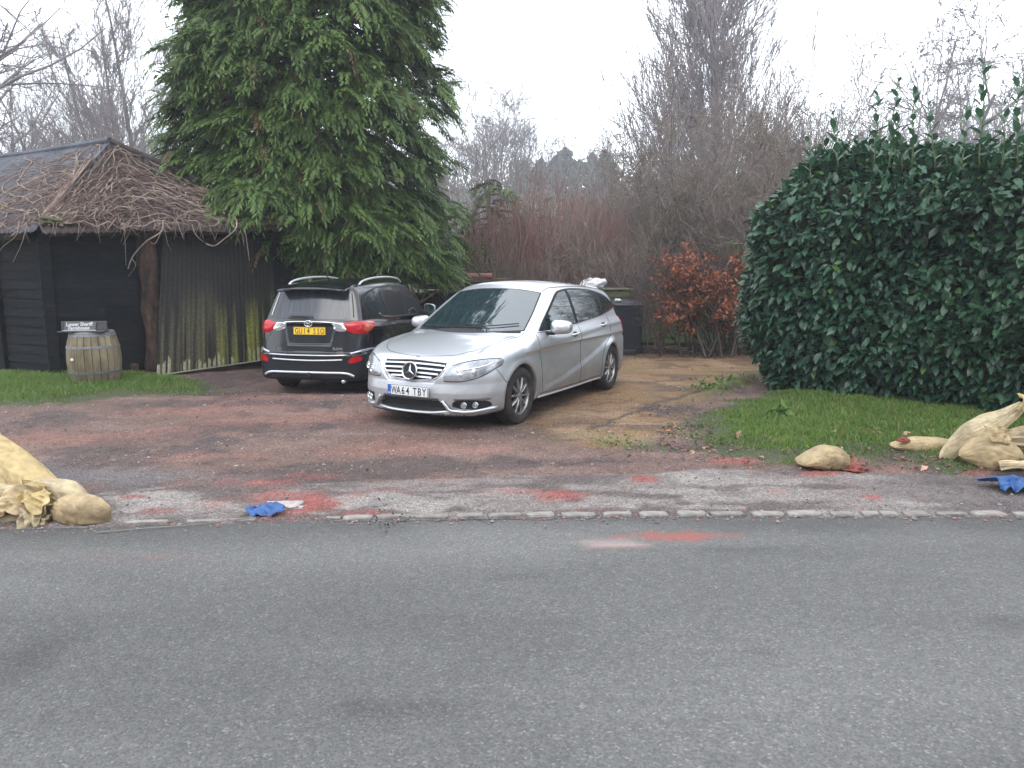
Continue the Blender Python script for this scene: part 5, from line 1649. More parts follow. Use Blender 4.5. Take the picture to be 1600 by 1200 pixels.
# ================================================================== vegetation
class Twigs:
    """grows a bare branching skeleton level by level (vectorised)"""
    def __init__(s, seed): s.r = np.random.default_rng(seed); s.seg = []   # (P0,P1,R0,R1,level)

    def run(s, P, D, L_, Rr, steps, wob, trop, level, taper=.35):
        """grow all branches of one level at once; returns sampled nodes"""
        n = len(P); P = P.copy(); D = D / (np.linalg.norm(D, axis=1, keepdims=True) + 1e-9)
        nodes = [(P.copy(), D.copy(), Rr.copy(), np.zeros(n))]
        for k in range(steps):
            D = D + s.r.normal(size=D.shape) * wob + np.array([0, 0, trop])
            D /= np.linalg.norm(D, axis=1, keepdims=True)
            Pn = P + D * (L_ / steps)[:, None]
            r0 = Rr * (1 - k / steps * (1 - taper)); r1 = Rr * (1 - (k + 1) / steps * (1 - taper))
            s.seg.append((P, Pn, r0, r1, level))
            P = Pn
            nodes.append((P.copy(), D.copy(), r1, np.full(n, (k + 1) / steps)))
        return nodes

    def spawn(s, nodes, per, tmin, ang, lscale, L_, rmin=.002, rscale=.55, flat=0.0, tape=(1.15, .6)):
        """child starts along parents"""
        A = np.stack([n[0] for n in nodes]); Dd = np.stack([n[1] for n in nodes]); Rr = np.stack([n[2] for n in nodes])
        m = A.shape[0] - 1; n = A.shape[1]
        idx = np.repeat(np.arange(n), per)
        t = s.r.uniform(tmin, 1, len(idx)); f = t * m; i = np.minimum(f.astype(int), m - 1); w = (f - i)[:, None]
        P = A[i, idx] * (1 - w) + A[i + 1, idx] * w
        D = Dd[i + 1, idx]; R0 = Rr[i, idx]
        rnd = s.r.normal(size=D.shape); rnd[:, 2] *= (1 - flat)
        side = rnd - (rnd * D).sum(1, keepdims=True) * D; side /= np.linalg.norm(side, axis=1, keepdims=True) + 1e-9
        a = np.abs(s.r.normal(ang, ang * .25, len(idx)))[:, None]
        Dn = D * np.cos(a) + side * np.sin(a)
        Ln = np.repeat(L_, per) * lscale * (tape[0] - tape[1] * t) * s.r.uniform(.7, 1.3, len(idx))
        return P, Dn, Ln, np.maximum(R0 * rscale, rmin)

    def meshes(s, name, mats, root, minr=.0, offset=None):
        """trunk (levels 0-1) and crown (the rest) as two parts"""
        out = []; big = any(q[4] == 0 for q in s.seg)
        for nm, groups in (('trunk', (((0,), 8),)), ('crown', (((1,), 5), ((2, 3, 4, 5), 3)))):
            ps = []
            for lv, n in groups:
                g = [q for q in s.seg if q[4] in lv]
                if not g: continue
                P0 = np.concatenate([q[0] for q in g]); P1 = np.concatenate([q[1] for q in g]); R0 = np.concatenate([q[2] for q in g]); R1 = np.concatenate([q[3] for q in g])
                ps.append(segs_mesh(P0, P1, np.maximum(R0, minr), np.maximum(R1, minr * .8), n))
            if not ps: continue
            v, f = cat_mesh(ps)
            out.append(mesh_np(nm if big or nm == 'trunk' else 'stems', v, f, mats[0] if nm == 'trunk' else mats[1], root, kind=None if nm == 'trunk' else 'stuff'))
        return out

M_bark = mat('grey_bark', (.15, .135, .13), rough=.95, base2=(.10, .09, .085), nscale=3, noise=.25)
M_twig = mat('grey_brown_twigs', (.20, .17, .172), rough=.95, noise=.2)
M_twigp = mat('purple_brown_twigs', (.22, .165, .16), rough=.95, noise=.25, base2=(.16, .145, .105), nscale=.9)
M_lich = mat('lichened_bark', (.17, .165, .095), rough=.95, base2=(.09, .075, .06), nscale=5, noise=.3)
M_redst = mat('dogwood_red_stems', (.27, .135, .12), rough=.7, base2=(.22, .15, .12), nscale=1.2, noise=.25)
M_brownst = mat('brown_wand_stems', (.16, .125, .10), rough=.9, base2=(.11, .085, .07), nscale=1.5, noise=.25)
def arr(*p): return np.array(p[0] if len(p) == 1 else p, float)

def upright_tree(seed, H, mats, trunks=3, spread=.20, l1=26, l2=9, l3=4, r=.16, fan=.5, tz=.06, bl=.36):
    T = Twigs(seed)
    P = arr([0, 0, 0]) + T.r.normal(size=(trunks, 3)) * arr(.12, .12, 0)
    D = arr([0, 0, 1]) + T.r.normal(size=(trunks, 3)) * arr(spread, spread, 0) * .5
    L0 = np.full(trunks, H * .88) * T.r.uniform(.85, 1.08, trunks)
    n0 = T.run(P, D, L0, np.full(trunks, r), 12, .03, .02, 0, .12)
    P1, D1, L1, R1 = T.spawn(n0, l1, .04, fan, bl, L0, rscale=.30, tape=(1.45, 1.2))
    n1 = T.run(P1, D1, L1, R1, 7, .06, tz + .05, 1, .25)
    P2, D2, L2, R2 = T.spawn(n1, l2, .12, .42, .42, L1, rmin=.006, rscale=.5)
    n2 = T.run(P2, D2, L2, R2, 4, .07, tz + .04, 2, .4)
    P3, D3, L3, R3 = T.spawn(n2, l3, .15, .5, .55, L2, rmin=.0045)
    T.run(P3, D3, L3, R3, 1, .08, tz, 3, .5)
    return T

def spreading_tree(seed, H, R_=.22, trunk=.35, l1=11, l2=8, l3=7, l4=4, ang=.8, lean=(0, 0), droop=0.0, l1len=.62):
    T = Twigs(seed)
    n0 = T.run(arr([[0, 0, 0]]), arr([[lean[0], lean[1], 1]]), arr([H * .8]), arr([R_]), 8, .05, .0, 0, .3)
    P1, D1, L1, R1 = T.spawn(n0, l1, trunk, ang, l1len, arr([H]), rscale=.55)
    n1 = T.run(P1, D1, L1, R1, 8, .13, .03 - droop, 1, .25)
    P2, D2, L2, R2 = T.spawn(n1, l2, .2, .7, .5, L1, rmin=.010, rscale=.55)
    n2 = T.run(P2, D2, L2, R2, 5, .16, .02, 2, .35)
    P3, D3, L3, R3 = T.spawn(n2, l3, .15, .7, .5, L2, rmin=.006)
    n3 = T.run(P3, D3, L3, R3, 2, .18, .02, 3, .45)
    P4, D4, L4, R4 = T.spawn(n3, l4, .15, .7, .6, L3, rmin=.004)
    T.run(P4, D4, L4, R4, 1, .15, .02, 4, .5)
    return T

def place_tree(T, name, label, cat, loc, mats, minr=.004, group=None):
    root = thing(name, label, cat, loc, 0, group)
    T.meshes(name, mats, root, minr)
    return root

def copy_thing(o, loc, rotz=0, label=None, scale=1.0, group=None):
    r = o.copy(); COL.objects.link(r); r.location = loc; r.rotation_euler = (0, 0, rotz); r.scale = (scale,) * 3
    if label: r['label'] = label
    if group: r['group'] = group
    for ch in list(o.children):
        c = ch.copy(); COL.objects.link(c); c.parent = r
    return r
def tz(x, y): return float(terrain_z(np.array([x]), np.array([y]))[0])

# tall many-stemmed tree standing right of centre
p = dp(1132, 300, 46)
t1 = upright_tree(7, 27.0, None, trunks=3, spread=.07, l1=60, l2=11, l3=5, r=.28, fan=.95, tz=.13, bl=.30)
place_tree(t1, 'tall_bare_tree', 'tall bare tree with dense upright twigs behind the brown thicket', 'tree', (p.x, p.y, -1.2), (M_bark, M_twig), .019)
# two upright trees above the barn
p = dp(215, 300, 48)
t2 = upright_tree(14, 23, None, trunks=4, spread=.25, l1=34, l2=9, l3=5, r=.24, fan=.8, bl=.33)
up1 = place_tree(t2, 'fan_shaped_tree', 'bare fan-shaped tree behind the barn roof against the conifer', 'tree', (p.x, p.y, -1.3), (M_bark, M_twig), .015)
p = dp(138, 300, 55)
copy_thing(up1, (p.x, p.y, -1.3), 2.1, 'lower bare tree with upright twigs left of the fan-shaped tree behind the barn ridge', .84)
# wide tree whose limbs enter from the left edge
t3 = spreading_tree(8, 18.5, R_=.42, trunk=.22, l1=18, l2=9, l3=6, l4=4, ang=.9)
w1 = place_tree(t3, 'spreading_tree', 'wide bare tree with long limbs reaching in from the left edge above the barn', 'tree', (-23.0, 30, -.6), (M_bark, M_twig), .010)
copy_thing(w1, (-36, 55, -1), 1.3, 'low hazy bare tree beyond the barn ridge at the far left edge', .8)
# pale trees behind the conifer's right side
t4 = spreading_tree(21, 19, R_=.24, trunk=.3, l1=16, l2=9, l3=6, l4=4, ang=.62)
p = dp(762, 300, 85)
d1 = place_tree(t4, 'domed_tree', 'pale domed bare tree on the rise just right of the big conifer', 'tree', (p.x, p.y, tz(p.x, p.y) - 3.5), (M_bark, M_twig), .024)
# right-hand trees over the laurel
p = dp(1490, 240, 52)
t5 = spreading_tree(33, 17.5, R_=.30, trunk=.25, l1=13, l2=8, l3=6, l4=3, ang=.75)
place_tree(t5, 'crooked_tree', 'pale crooked bare tree standing behind the laurel hedge between slim stems', 'tree', (p.x, p.y, -.8), (M_bark, M_twig), .026)
p = dp(1390, 240, 70)
copy_thing(d1, (p.x, p.y, tz(p.x, p.y) - 3), 2.0, 'low faint bare tree showing over the left shoulder of the laurel hedge', .72)
t6 = upright_tree(44, 26, None, trunks=1, spread=.05, l1=22, l2=4, l3=3, r=.14, fan=.8, bl=.2)
pb = None
for i, (px_, dd_, sc_, lb) in enumerate(((1432, 38, 1.0, 'first slim pole-like tree left of the crooked tree'), (1520, 36, .95, 'slim pole-like tree just right of the crooked tree'), (1452, 44, 1.1, 'slim distant pole tree directly behind the crooked tree'), (1572, 30, .9, 'slim pole-like tree near the right edge of the photo'), (1605, 34, 1.0, 'outermost pale pole tree cut by the right edge'), (1545, 46, 1.1, 'faint far pole tree between the two right-hand slim trees'))):
    dd_ *= 1.7; p = dp(px_, 240, dd_)
    if pb is None: pb = place_tree(t6, 'slim_tree', lb, 'tree', (p.x, p.y, tz(p.x, p.y)), (M_bark, M_twig), .028, group='slim bare trees behind the laurel')
    else: copy_thing(pb, (p.x, p.y, tz(p.x, p.y)), i * 1.7, lb, sc_)

# brown twiggy shrubs between the car park and the tall tree
def twig_shrub(seed, H, W, stems, l1, l2, wand=.05, spread=.5, minz=0, l3=0, wob=.10):
    T = Twigs(seed)
    P = T.r.uniform(-1, 1, (stems, 3)) * arr(W, W * .5, 0)
    D = arr([0, 0, 1]) + T.r.normal(size=(stems, 3)) * arr(spread, spread, 0)
    L0 = H * T.r.uniform(.65, 1.1, stems)
    n0 = T.run(P, D, L0, T.r.uniform(.012, .03, stems), 8, wob, wand, 1, .2)
    P1, D1, L1, R1 = T.spawn(n0, l1, .12, .6, .38, L0, rmin=.005)
    n1 = T.run(P1, D1, L1, R1, 5, wob * 1.4, wand * .6, 2, .3)
    P2, D2, L2, R2 = T.spawn(n1, l2, .1, .7, .5, L1, rmin=.0035)
    n2 = T.run(P2, D2, L2, R2, 2, wob * 1.9, wand * .4, 3, .5)
    if l3:
        P3, D3, L3, R3 = T.spawn(n2, l3, .1, .7, .5, L2, rmin=.003)
        T.run(P3, D3, L3, R3, 1, .2, 0, 4, .5)
    return T
def leafdust(T, n, size, m, root, name='leaves', lv=(3, 4), seed=0, flat=False):
    r = np.random.default_rng(seed)
    P1 = np.concatenate([q[1] for q in T.seg if q[4] in lv])
    P = P1[r.integers(0, len(P1), n)] + r.normal(size=(n, 3)) * size * .6
    return leaf_cloud(name, P, size, m, root, r)
def leaf_cloud(name, P, size, m, root, r, **kw):
    n = len(P)
    A = r.normal(size=(n, 3)); A /= np.linalg.norm(A, axis=1, keepdims=True)
    Bv = np.cross(A, r.normal(size=(n, 3))); Bv /= np.linalg.norm(Bv, axis=1, keepdims=True)
    s_ = size * r.uniform(.6, 1.3, n)[:, None]
    Cn = np.cross(A, Bv)
    V = np.stack([P - A * s_, P + Bv * s_ * .45 + Cn * s_ * .15, P + A * s_, P - Bv * s_ * .45 + Cn * s_ * .15], 1).reshape(-1, 3)
    F = np.arange(4 * n).reshape(-1, 4)
    F = np.concatenate([F[:, [0, 1, 2]], F[:, [0, 2, 3]]])
    return mesh_np(name, V, F, m, root, kind='stuff', **kw)
M_bud = mat('dull_buds', (.20, .165, .165), rough=.9, noise=.3, base2=(.12, .11, .075), nscale=.8)
p = dp(1150, 420, 19)
sh = twig_shrub(5, 5.9, 2.2, 42, 16, 8, l3=2, wand=.05, spread=.36)
r_ = thing('twiggy_thicket', 'big brown twiggy thicket behind the russet beech and right of the red stems', 'thicket', (p.x - .2, p.y, -.1))
sh.meshes('t', (M_twigp, M_twigp), r_, .0055); leafdust(sh, 12000, .026, M_bud, r_, 'buds', seed=4)
thick0 = r_
p = dp(1010, 420, 21)
copy_thing(thick0, (p.x, p.y, -.1), 2.4, 'lower twiggy thicket between the red stems and the taller brown thicket', .74)
p = dp(1225, 420, 16.5)
copy_thing(thick0, (p.x + .3, p.y, -.1), 4.0, 'twiggy thicket directly against the left end of the laurel hedge', .72)
# lichen-crusted old fruit tree with crooked limbs
T = Twigs(61)
p = dp(1135, 480, 15.6)
bx0 = arr([0.55, 0, 0])
n0 = T.run(arr([[.55, 0, 0]]), arr([[-.05, 0, 1]]), arr([2.2]), arr([.085]), 6, .08, 0, 0, .6)
P1, D1, L1, R1 = T.spawn(n0, 13, .35, 1.15, .85, arr([2.2]), rscale=.5)
n1 = T.run(P1, D1, L1 * 1.0, R1, 8, .20, .02, 1, .3)
P2, D2, L2, R2 = T.spawn(n1, 7, .2, .8, .5, L1, rmin=.007)
n2 = T.run(P2, D2, L2, R2, 5, .22, .02, 2, .4)
P3, D3, L3, R3 = T.spawn(n2, 5, .1, .8, .5, L2, rmin=.004)
T.run(P3, D3, L3, R3, 3, .22, .03, 3, .5)
place_tree(T, 'lichened_fruit_tree', 'old fruit tree with crooked yellow-green lichened limbs above the russet beech', 'tree', (p.x, p.y, -.05), (M_lich, M_lich), .005)

# red-stemmed dogwood thicket
def wands(seed, n, W, Dp, H, rr=(.006, .013), spread=.10, side=3):
    r = np.random.default_rng(seed)
    P = np.stack([r.uniform(-W, W, n), r.uniform(-Dp, Dp, n), np.zeros(n)], 1)
    D = np.stack([r.normal(0, spread, n) + P[:, 0] * .03, r.normal(0, spread, n), np.ones(n)], 1)
    Hh = H * r.uniform(.62, 1.05, n) * (1 - .22 * (np.abs(P[:, 0]) / W) ** 2)
    T = Twigs(seed); T.r = r
    n0 = T.run(P, D, Hh, r.uniform(*rr, n), 5, .04, .03, 2, .25)
    P1, D1, L1, R1 = T.spawn(n0, side, .25, .28, .40, Hh, rmin=.0035)
    T.run(P1, D1, L1, R1, 3, .05, .05, 3, .4)
    return T
p = dp(845, 440, 18.5)
r_ = thing('red_stemmed_shrub', 'thicket of upright dull red dogwood stems behind the silver car roof', 'shrub', (p.x + .1, p.y, -.05))
wands(9, 950, 2.0, .8, 3.5, (.008, .014), .09, 2).meshes('d', (M_redst, M_redst), r_, .0055)
p = dp(770, 440, 17.2)
r_ = thing('brown_stemmed_shrub', 'brown wand-like shrub left of the red dogwood behind the windscreen', 'shrub', (p.x, p.y, -.05))
wands(10, 520, .9, .5, 2.0, (.005, .010), .14, 3).meshes('d', (M_brownst, M_brownst), r_, .005)
p = dp(955, 440, 17.0)
r_ = thing('grey_stemmed_shrub', 'grey twiggy shrub right of the red dogwood above the wooden compost box', 'shrub', (p.x, p.y, -.05))
tw = twig_shrub(18, 2.5, 1.15, 40, 12, 6, wand=.06, spread=.25); tw.meshes('d', (M_twigp, M_twigp), r_, .0045); leafdust(tw, 2500, .018, M_bud, r_, 'buds', seed=9)

# russet beech with held leaves
M_shadetw = mat('shade_dark_twigs', (.065, .05, .042), rough=.95, noise=.25)  # shade behind the beech painted into the twig colour
M_beech = mat('russet_beech_leaf', (.40, .13, .06), rough=.7, base2=(.22, .085, .05), nscale=2.5, noise=.35, transl=.3)
p = dp(1085, 530, 14.6)
r_ = thing('russet_beech', 'beech shrub holding coppery dead leaves between the dark bin and the laurel hedge', 'shrub', (p.x + .05, p.y, 0))
bt = twig_shrub(27, 2.15, .75, 22, 14, 6, wand=.02, spread=.30)
bt.meshes('d', (M_shadetw, M_shadetw), r_, .004)
rr_ = np.random.default_rng(31)
P1 = np.concatenate([q[1] for q in bt.seg if q[4] in (2, 3)])
P1 = P1[(P1[:, 2] > .42) & (P1[:, 2] < 1.55 + 1.0 * vnoise(P1[:, 0] * 2.6, P1[:, 0] * 0, seed=6)) & (np.abs(P1[:, 0]) < .82)]
cl_ = P1[rr_.integers(0, len(P1), 150)]
P = cl_[rr_.integers(0, len(cl_), 2300)] + rr_.normal(size=(2300, 3)) * arr(.085, .085, .05)
P = np.concatenate([P, P1[rr_.integers(0, len(P1), 500)] + rr_.normal(size=(500, 3)) * .03])
P = P[(P[:, 2] > .36)]
leaf_cloud('leaves', P, .048, M_beech, r_, rr_)
p = dp(1160, 530, 15.4)
r_ = thing('bare_hedge', 'gappy bare hedge with a few brown leaves beside the laurel at the back', 'hedge', (p.x, p.y, 0))
bh = twig_shrub(28, 2.0, 1.2, 34, 12, 6, wand=.03, spread=.22); bh.meshes('d', (M_shadetw, M_shadetw), r_, .004)
leafdust(bh, 900, .035, M_beech, r_, 'leaves', seed=12)
# garden behind, glimpsed as bright grass
M_lawn = mat('lawn_beyond', (.10, .17, .03), rough=.9, base2=(.07, .13, .03), nscale=2, noise=.3)
V = []; 
lx = np.linspace(1.5, 8, 27); ly = np.linspace(16.6, 22, 20); LX, LY = np.meshgrid(lx, ly)
LZ = .02 + .05 * fbm(LX, LY, seed=4) + .12 * smooth(16.6, 22, LY)
idx = np.arange(LX.size).reshape(LX.shape); q = np.stack([idx[:-1, :-1], idx[:-1, 1:], idx[1:, 1:], idx[1:, :-1]], -1).reshape(-1, 4)
mesh_np('lawn', np.stack([LX.ravel(), LY.ravel(), LZ.ravel()], 1), q, M_lawn, kind='structure')

# yellow-green bush and dark conifer sprig right of the big conifer
M_ylg = mat('yellow_green_leaf', (.13, .15, .035), rough=.6, base2=(.08, .10, .03), nscale=3, noise=.3, transl=.2)
rr_ = np.random.default_rng(40)
def leafy_bush(name, label, loc, rx, ry, rz, n, size, m, seed, cat='bush', lump=.4):
    r = np.random.default_rng(seed)
    root = thing(name, label, cat, loc)
    d = r.normal(size=(n, 3)); d /= np.linalg.norm(d, axis=1, keepdims=True)
    k = 1 + (fbm(d[:, 0] * 2.2 + seed, d[:, 1] * 2.2, d[:, 2] * 2.2, seed=seed) - .5) * 2 * lump
    P = d * (k * r.uniform(.25, 1, n) ** .35)[:, None] * arr(rx, ry, rz) + arr(0, 0, rz * 1.02)
    leaf_cloud('crown', P, size, m, root, r)
    T = Twigs(seed); st = 9
    nn = T.run(np.zeros((st, 3)) + r.normal(size=(st, 3)) * arr(.15, .15, 0), r.normal(size=(st, 3)) * .4 + arr(0, 0, 1), np.full(st, rz * 1.5), np.full(st, .02), 5, .1, .02, 1, .3)
    T.meshes('', (M_bark, M_bark), root, .004)
    return root
p = dp(735, 440, 18.0)
leafy_bush('yellow_green_bush', 'yellowish green bush at the right foot of the big conifer', (p.x, p.y, 0), .9, .7, 1.15, 6000, .045, M_ylg, 3)

# ---- big drooping conifer
M_con = mat('conifer_spray', (.045, .085, .03), rough=.55, attrib='albedo', noise=.2, nscale=5, transl=.18, spec=.3)
con = thing('big_conifer', 'huge dark green conifer with drooping feathery sprays overhanging the black car and barn', 'tree', (-3.1, 16.1, -.1))
def make_conifer(seed, zlo, zhi, prof, cen, n_boughs, root, size=1.0, spray_n=1.0, inner=.4, bias=False):
    r = np.random.default_rng(seed)
    # frond template: flat, forked, drooping at the tip
    tv = []; tf = []; tt = []
    def blade(p, d, side, L_, w):
        d = d / np.linalg.norm(d); i = len(tv)
        m_ = p + d * L_ * .5 + arr(0, 0, -L_ * .06)
        e_ = p + d * L_ + arr(0, 0, -L_ * .28)
        tv.extend([p, m_ - side * w * .55, m_ + side * w * .55, e_])
        tf.extend([(i, i + 2, i + 1), (i + 1, i + 2, i + 3)]); tt.extend([.2, .6, .6, 1.0])
    for k in range(9):
        t = k / 8
        c = arr(t * .40, 0, -.14 * t * t)
        if k == 8: blade(c, arr(1, 0, -.3), arr(0, 1, 0), .12, .032)
        else:
            for sg in (-1, 1):
                Lb = (.21 - .11 * t) * (1.15 if k % 2 else .9)
                d = arr(.75, sg * .8, -.1)
                sd_ = arr(-sg * .8, .75, 0) * sg
                blade(c, d, sd_ / np.linalg.norm(sd_), Lb, .034)
                if k % 2 == 0:
                    c2 = c + d / np.linalg.norm(d) * Lb * .45
                    blade(c2, arr(1, sg * .1, -.1), arr(0, 1, 0), Lb * .6, .036)
    i = len(tv); tv.extend([arr(0, -.006, 0), arr(0, .006, 0), arr(.22, .006, -.04), arr(.22, -.006, -.04)]); tf.extend([(i, i + 1, i + 2), (i, i + 2, i + 3)]); tt.extend([0, 0, .2, .2])
    TV = np.array(tv); TF = np.array(tf); TT = np.array(tt)
    # boughs
    zz = zlo + (zhi - zlo) * r.uniform(0, 1, n_boughs) ** 1.15
    th = r.uniform(0, 2 * np.pi, n_boughs)
    if bias:
        th = np.where(r.random(n_boughs) < .62, r.normal(-np.pi / 2, 1.0, n_boughs), th)
        zz = np.where(r.random(n_boughs) < .72, r.uniform(zlo, 8.5, n_boughs), zz)
    front = np.cos(th + np.pi / 2)           # facing -y
    zprof = np.array([q[0] for q in prof]); rprof = np.array([q[1] for q in prof])
    Rb = np.interp(zz, zprof, rprof) * (1 + (fbm(np.cos(th) * 2.2 + 3, np.sin(th) * 2.2, zz * 1.1, seed=seed) - .5) * .6) * r.uniform(.86, 1.08, n_boughs)
    cz = np.array([q[0] for q in cen]); cx = np.array([q[1] for q in cen]); cy = np.array([q[2] for q in cen])
    C0 = np.stack([np.interp(zz, cz, cx), np.interp(zz, cz, cy), zz], 1)
    out = np.stack([np.cos(th), np.sin(th), np.zeros(n_boughs)], 1)
    POS = []; DIR = []; SC = []; TIP = []
    BP0, BP1, BR0, BR1 = [], [], [], []
    for t0, t1 in zip(np.linspace(0, .9, 6)[:-1], np.linspace(0, .9, 6)[1:]):
        def pt(t): return C0 * 1.0 + out * (Rb * t)[:, None] + np.stack([0 * t * Rb, 0 * Rb, .30 * Rb * t - .55 * Rb * t * t], 1)
        BP0.append(pt(t0)); BP1.append(pt(t1)); BR0.append(.035 * (1 - t0) + .008 + 0 * Rb); BR1.append(.035 * (1 - t1) + .008 + 0 * Rb)
    nS = (16 * spray_n * (Rb / 2.5) + 3).astype(int)
    bi = np.repeat(np.arange(n_boughs), nS)
    t = 1 - np.abs(r.normal(0, .22, len(bi))); t = np.clip(t, inner, 1.03)
    Rb_ = Rb[bi]
    side = np.stack([-np.sin(th[bi]), np.cos(th[bi]), np.zeros(len(bi))], 1)
    lat = r.normal(0, .20, len(bi)) * (1.2 - .5 * t) * Rb_ * .55
    P = C0[bi] + out[bi] * (Rb_ * t)[:, None] + side * lat[:, None]
    P[:, 2] += .30 * Rb_ * t - .55 * Rb_ * t * t - np.abs(lat) * .25 + r.normal(0, .06, len(bi))
    D = out[bi] * .8 + side * (lat / Rb_ * 2.2 + r.normal(0, .35, len(bi)))[:, None] + np.stack([0 * t, 0 * t, r.normal(-.28, .28, len(bi))], 1)
    D /= np.linalg.norm(D, axis=1, keepdims=True)
    up = arr(0, 0, 1) + r.normal(size=D.shape) * .28
    Y_ = np.cross(up, D); Y_ /= np.linalg.norm(Y_, axis=1, keepdims=True)
    Z_ = np.cross(D, Y_)
    s_ = r.uniform(.65, 1.25, len(bi)) * size
    ax_ = r.uniform(.65, 1.35, len(bi))[:, None, None]; ay_ = r.uniform(.55, 1.25, len(bi))[:, None, None]; cu = r.normal(0, .45, len(bi))[:, None, None]; rip = r.normal(0, .010, (len(bi), len(TV), 1))
    TX_ = TV[None, :, 0:1] * ax_; TY_ = TV[None, :, 1:2] * ay_ + cu * TV[None, :, 0:1] ** 2 + rip
    Vv = P[:, None] + (D[:, None] * TX_ + Y_[:, None] * TY_ + Z_[:, None] * TV[None, :, 2:3]) * s_[:, None, None]
    # leaflets hang: extra droop in world z
    Vv[:, :, 2] -= (TV[:, 0] ** 2 * .35)[None] * s_[:, None]
    n = len(bi); F = (TF[None] + (np.arange(n) * len(TV))[:, None, None]).reshape(-1, 3)
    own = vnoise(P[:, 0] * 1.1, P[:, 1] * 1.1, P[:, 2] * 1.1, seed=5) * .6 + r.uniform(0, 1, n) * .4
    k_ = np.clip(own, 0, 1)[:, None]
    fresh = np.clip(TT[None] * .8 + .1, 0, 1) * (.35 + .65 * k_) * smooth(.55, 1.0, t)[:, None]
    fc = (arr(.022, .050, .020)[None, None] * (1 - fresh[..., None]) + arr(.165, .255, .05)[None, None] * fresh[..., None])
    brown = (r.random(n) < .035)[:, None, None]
    fc = np.where(brown, arr(.12, .075, .035)[None, None], fc)
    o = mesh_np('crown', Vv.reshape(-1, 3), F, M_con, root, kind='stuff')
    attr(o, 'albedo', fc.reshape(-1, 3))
    v_, f_ = segs_mesh(np.concatenate(BP0), np.concatenate(BP1), np.concatenate(BR0), np.concatenate(BR1), 4)
    mesh_np('boughs', v_, f_, M_bark, root, kind='stuff')
    return n * len(TF)
prof = [(1.2, 1.4), (1.9, 1.95), (2.5, 2.4), (3.4, 2.75), (5.2, 2.75), (7, 2.65), (9, 2.6), (11, 2.3), (13.5, 1.6), (15.5, .15)]
cen = [(1.2, .1, 0), (2.5, -.50, 0), (3.3, -1.0, 0), (5.2, -1.10, 0), (8, -1.0, 0), (15.5, -1.1, 0)]
ntri = make_conifer(3, 2.0, 15.2, prof, cen, 680, con, size=.85, spray_n=1.25, inner=.55, bias=True)
tr = MB().tube([(.2, 0, -.1), (.1, 0, 1.2), (-.2, 0, 4), (-.6, 0, 8), (-.85, 0, 13.5)], [.34, .27, .22, .15, .03], n=14)
tr.build('trunk', M_bark, con, sm='all')
sp_ = thing('young_conifer', 'small dark conifer poking out right of the big conifer in front of the hazy wood', 'tree', (dp(765, 440, 19.5).x, 19.5, 0))
make_conifer(8, 1.4, 4.0, [(1.4, 1.0), (2.2, 1.1), (3.0, .95), (3.6, .6), (4.1, .2)], [(0, 0, 0), (5, .15, 0)], 70, sp_, size=.8, inner=.2)
MB().tube([(0, 0, 0), (0, 0, 4)], [.08, .02], n=8).build('trunk', M_bark, sp_, sm='all')

# ---- laurel hedge
M_laur = mat('laurel_leaf', (.020, .050, .022), rough=.40, spec=.45, attrib='albedo', noise=.15, nscale=9, transl=.08)
M_laurp = mat('laurel_leaf_deep', (.015, .045, .022), rough=.38, spec=.45, noise=.3, nscale=4, base2=(.026, .072, .030), transl=.08, hue_rand=.45)
M_lstem = mat('laurel_green_stem', (.09, .12, .04), rough=.6)
M_core = mat('hedge_core_twigs', (.018, .017, .012), rough=1.0)
A0 = arr(3.30, 10.35, 0); A1 = arr(8.3, 5.75, 0)
hd = (A1 - A0); HL = np.linalg.norm(hd); hd = hd / HL; hn = arr(-hd[1], hd[0], 0); hn = hn if hn[1] < 0 else -hn     # towards the road
hedge = thing('laurel_hedge', 'tall dense dark green laurel hedge with long upright shoots on the right of the drive', 'hedge', (A0[0], A0[1], 0))
HH = 3.02; TH = 2.0
def hedge_pt(s, v, off=0.0):
    """s along the face (negative wraps round the near end), v 0..1 up the face then over the top (1..1.6)"""
    s = np.asarray(s, float); v = np.asarray(v, float)
    rad = .85
    # plan: straight face, rounded left end
    x = np.where(s >= rad, s, rad - rad * np.sin(np.clip((rad - s) / rad, 0, 1.9)))
    yb = np.where(s >= rad, 0.0, rad * (1 - np.cos(np.clip((rad - s) / rad, 0, 1.9))))
    nx = np.where(s >= rad, 0.0, -np.sin(np.clip((rad - s) / rad, 0, 1.9))); ny = np.where(s >= rad, 1.0, np.cos(np.clip((rad - s) / rad, 0, 1.9)))
    tcap = HH - .18 * smooth(1.2, -.3, s) + .10 * np.sin(s * 1.7)
    vv = np.clip(v, 0, 1); z = vv * tcap
    prof_ = .36 * np.sin(np.pi * np.clip(vv * .90 + .02, 0, 1)) ** .8 - .30 * smooth(.84, 1.0, vv) - .10
    over = np.clip(v - 1, 0, .8) / .8
    prof_ = prof_ - over * 1.5; z = z + .10 * np.sin(over * np.pi)
    lump = (fbm(s * 1.1, z * 1.1, seed=88, oct=3) - .5) * .50 + (fbm(s * 3.5, z * 3.5, seed=89, oct=2) - .5) * .16
    d = prof_ + lump * (1 - over) + off
    P = A0[None] + hd[None] * x[:, None] - hn[None] * yb[:, None]
    Nn = hd[None] * nx[:, None] + hn[None] * ny[:, None]
    P = P + Nn * d[:, None]; P[:, 2] = z + off * smooth(.8, 1.05, v) + lump * over
    Nw = Nn * (1 - smooth(.8, 1.05, v))[:, None] + arr(0, 0, 1)[None] * smooth(.8, 1.05, v)[:, None]
    return P, Nw
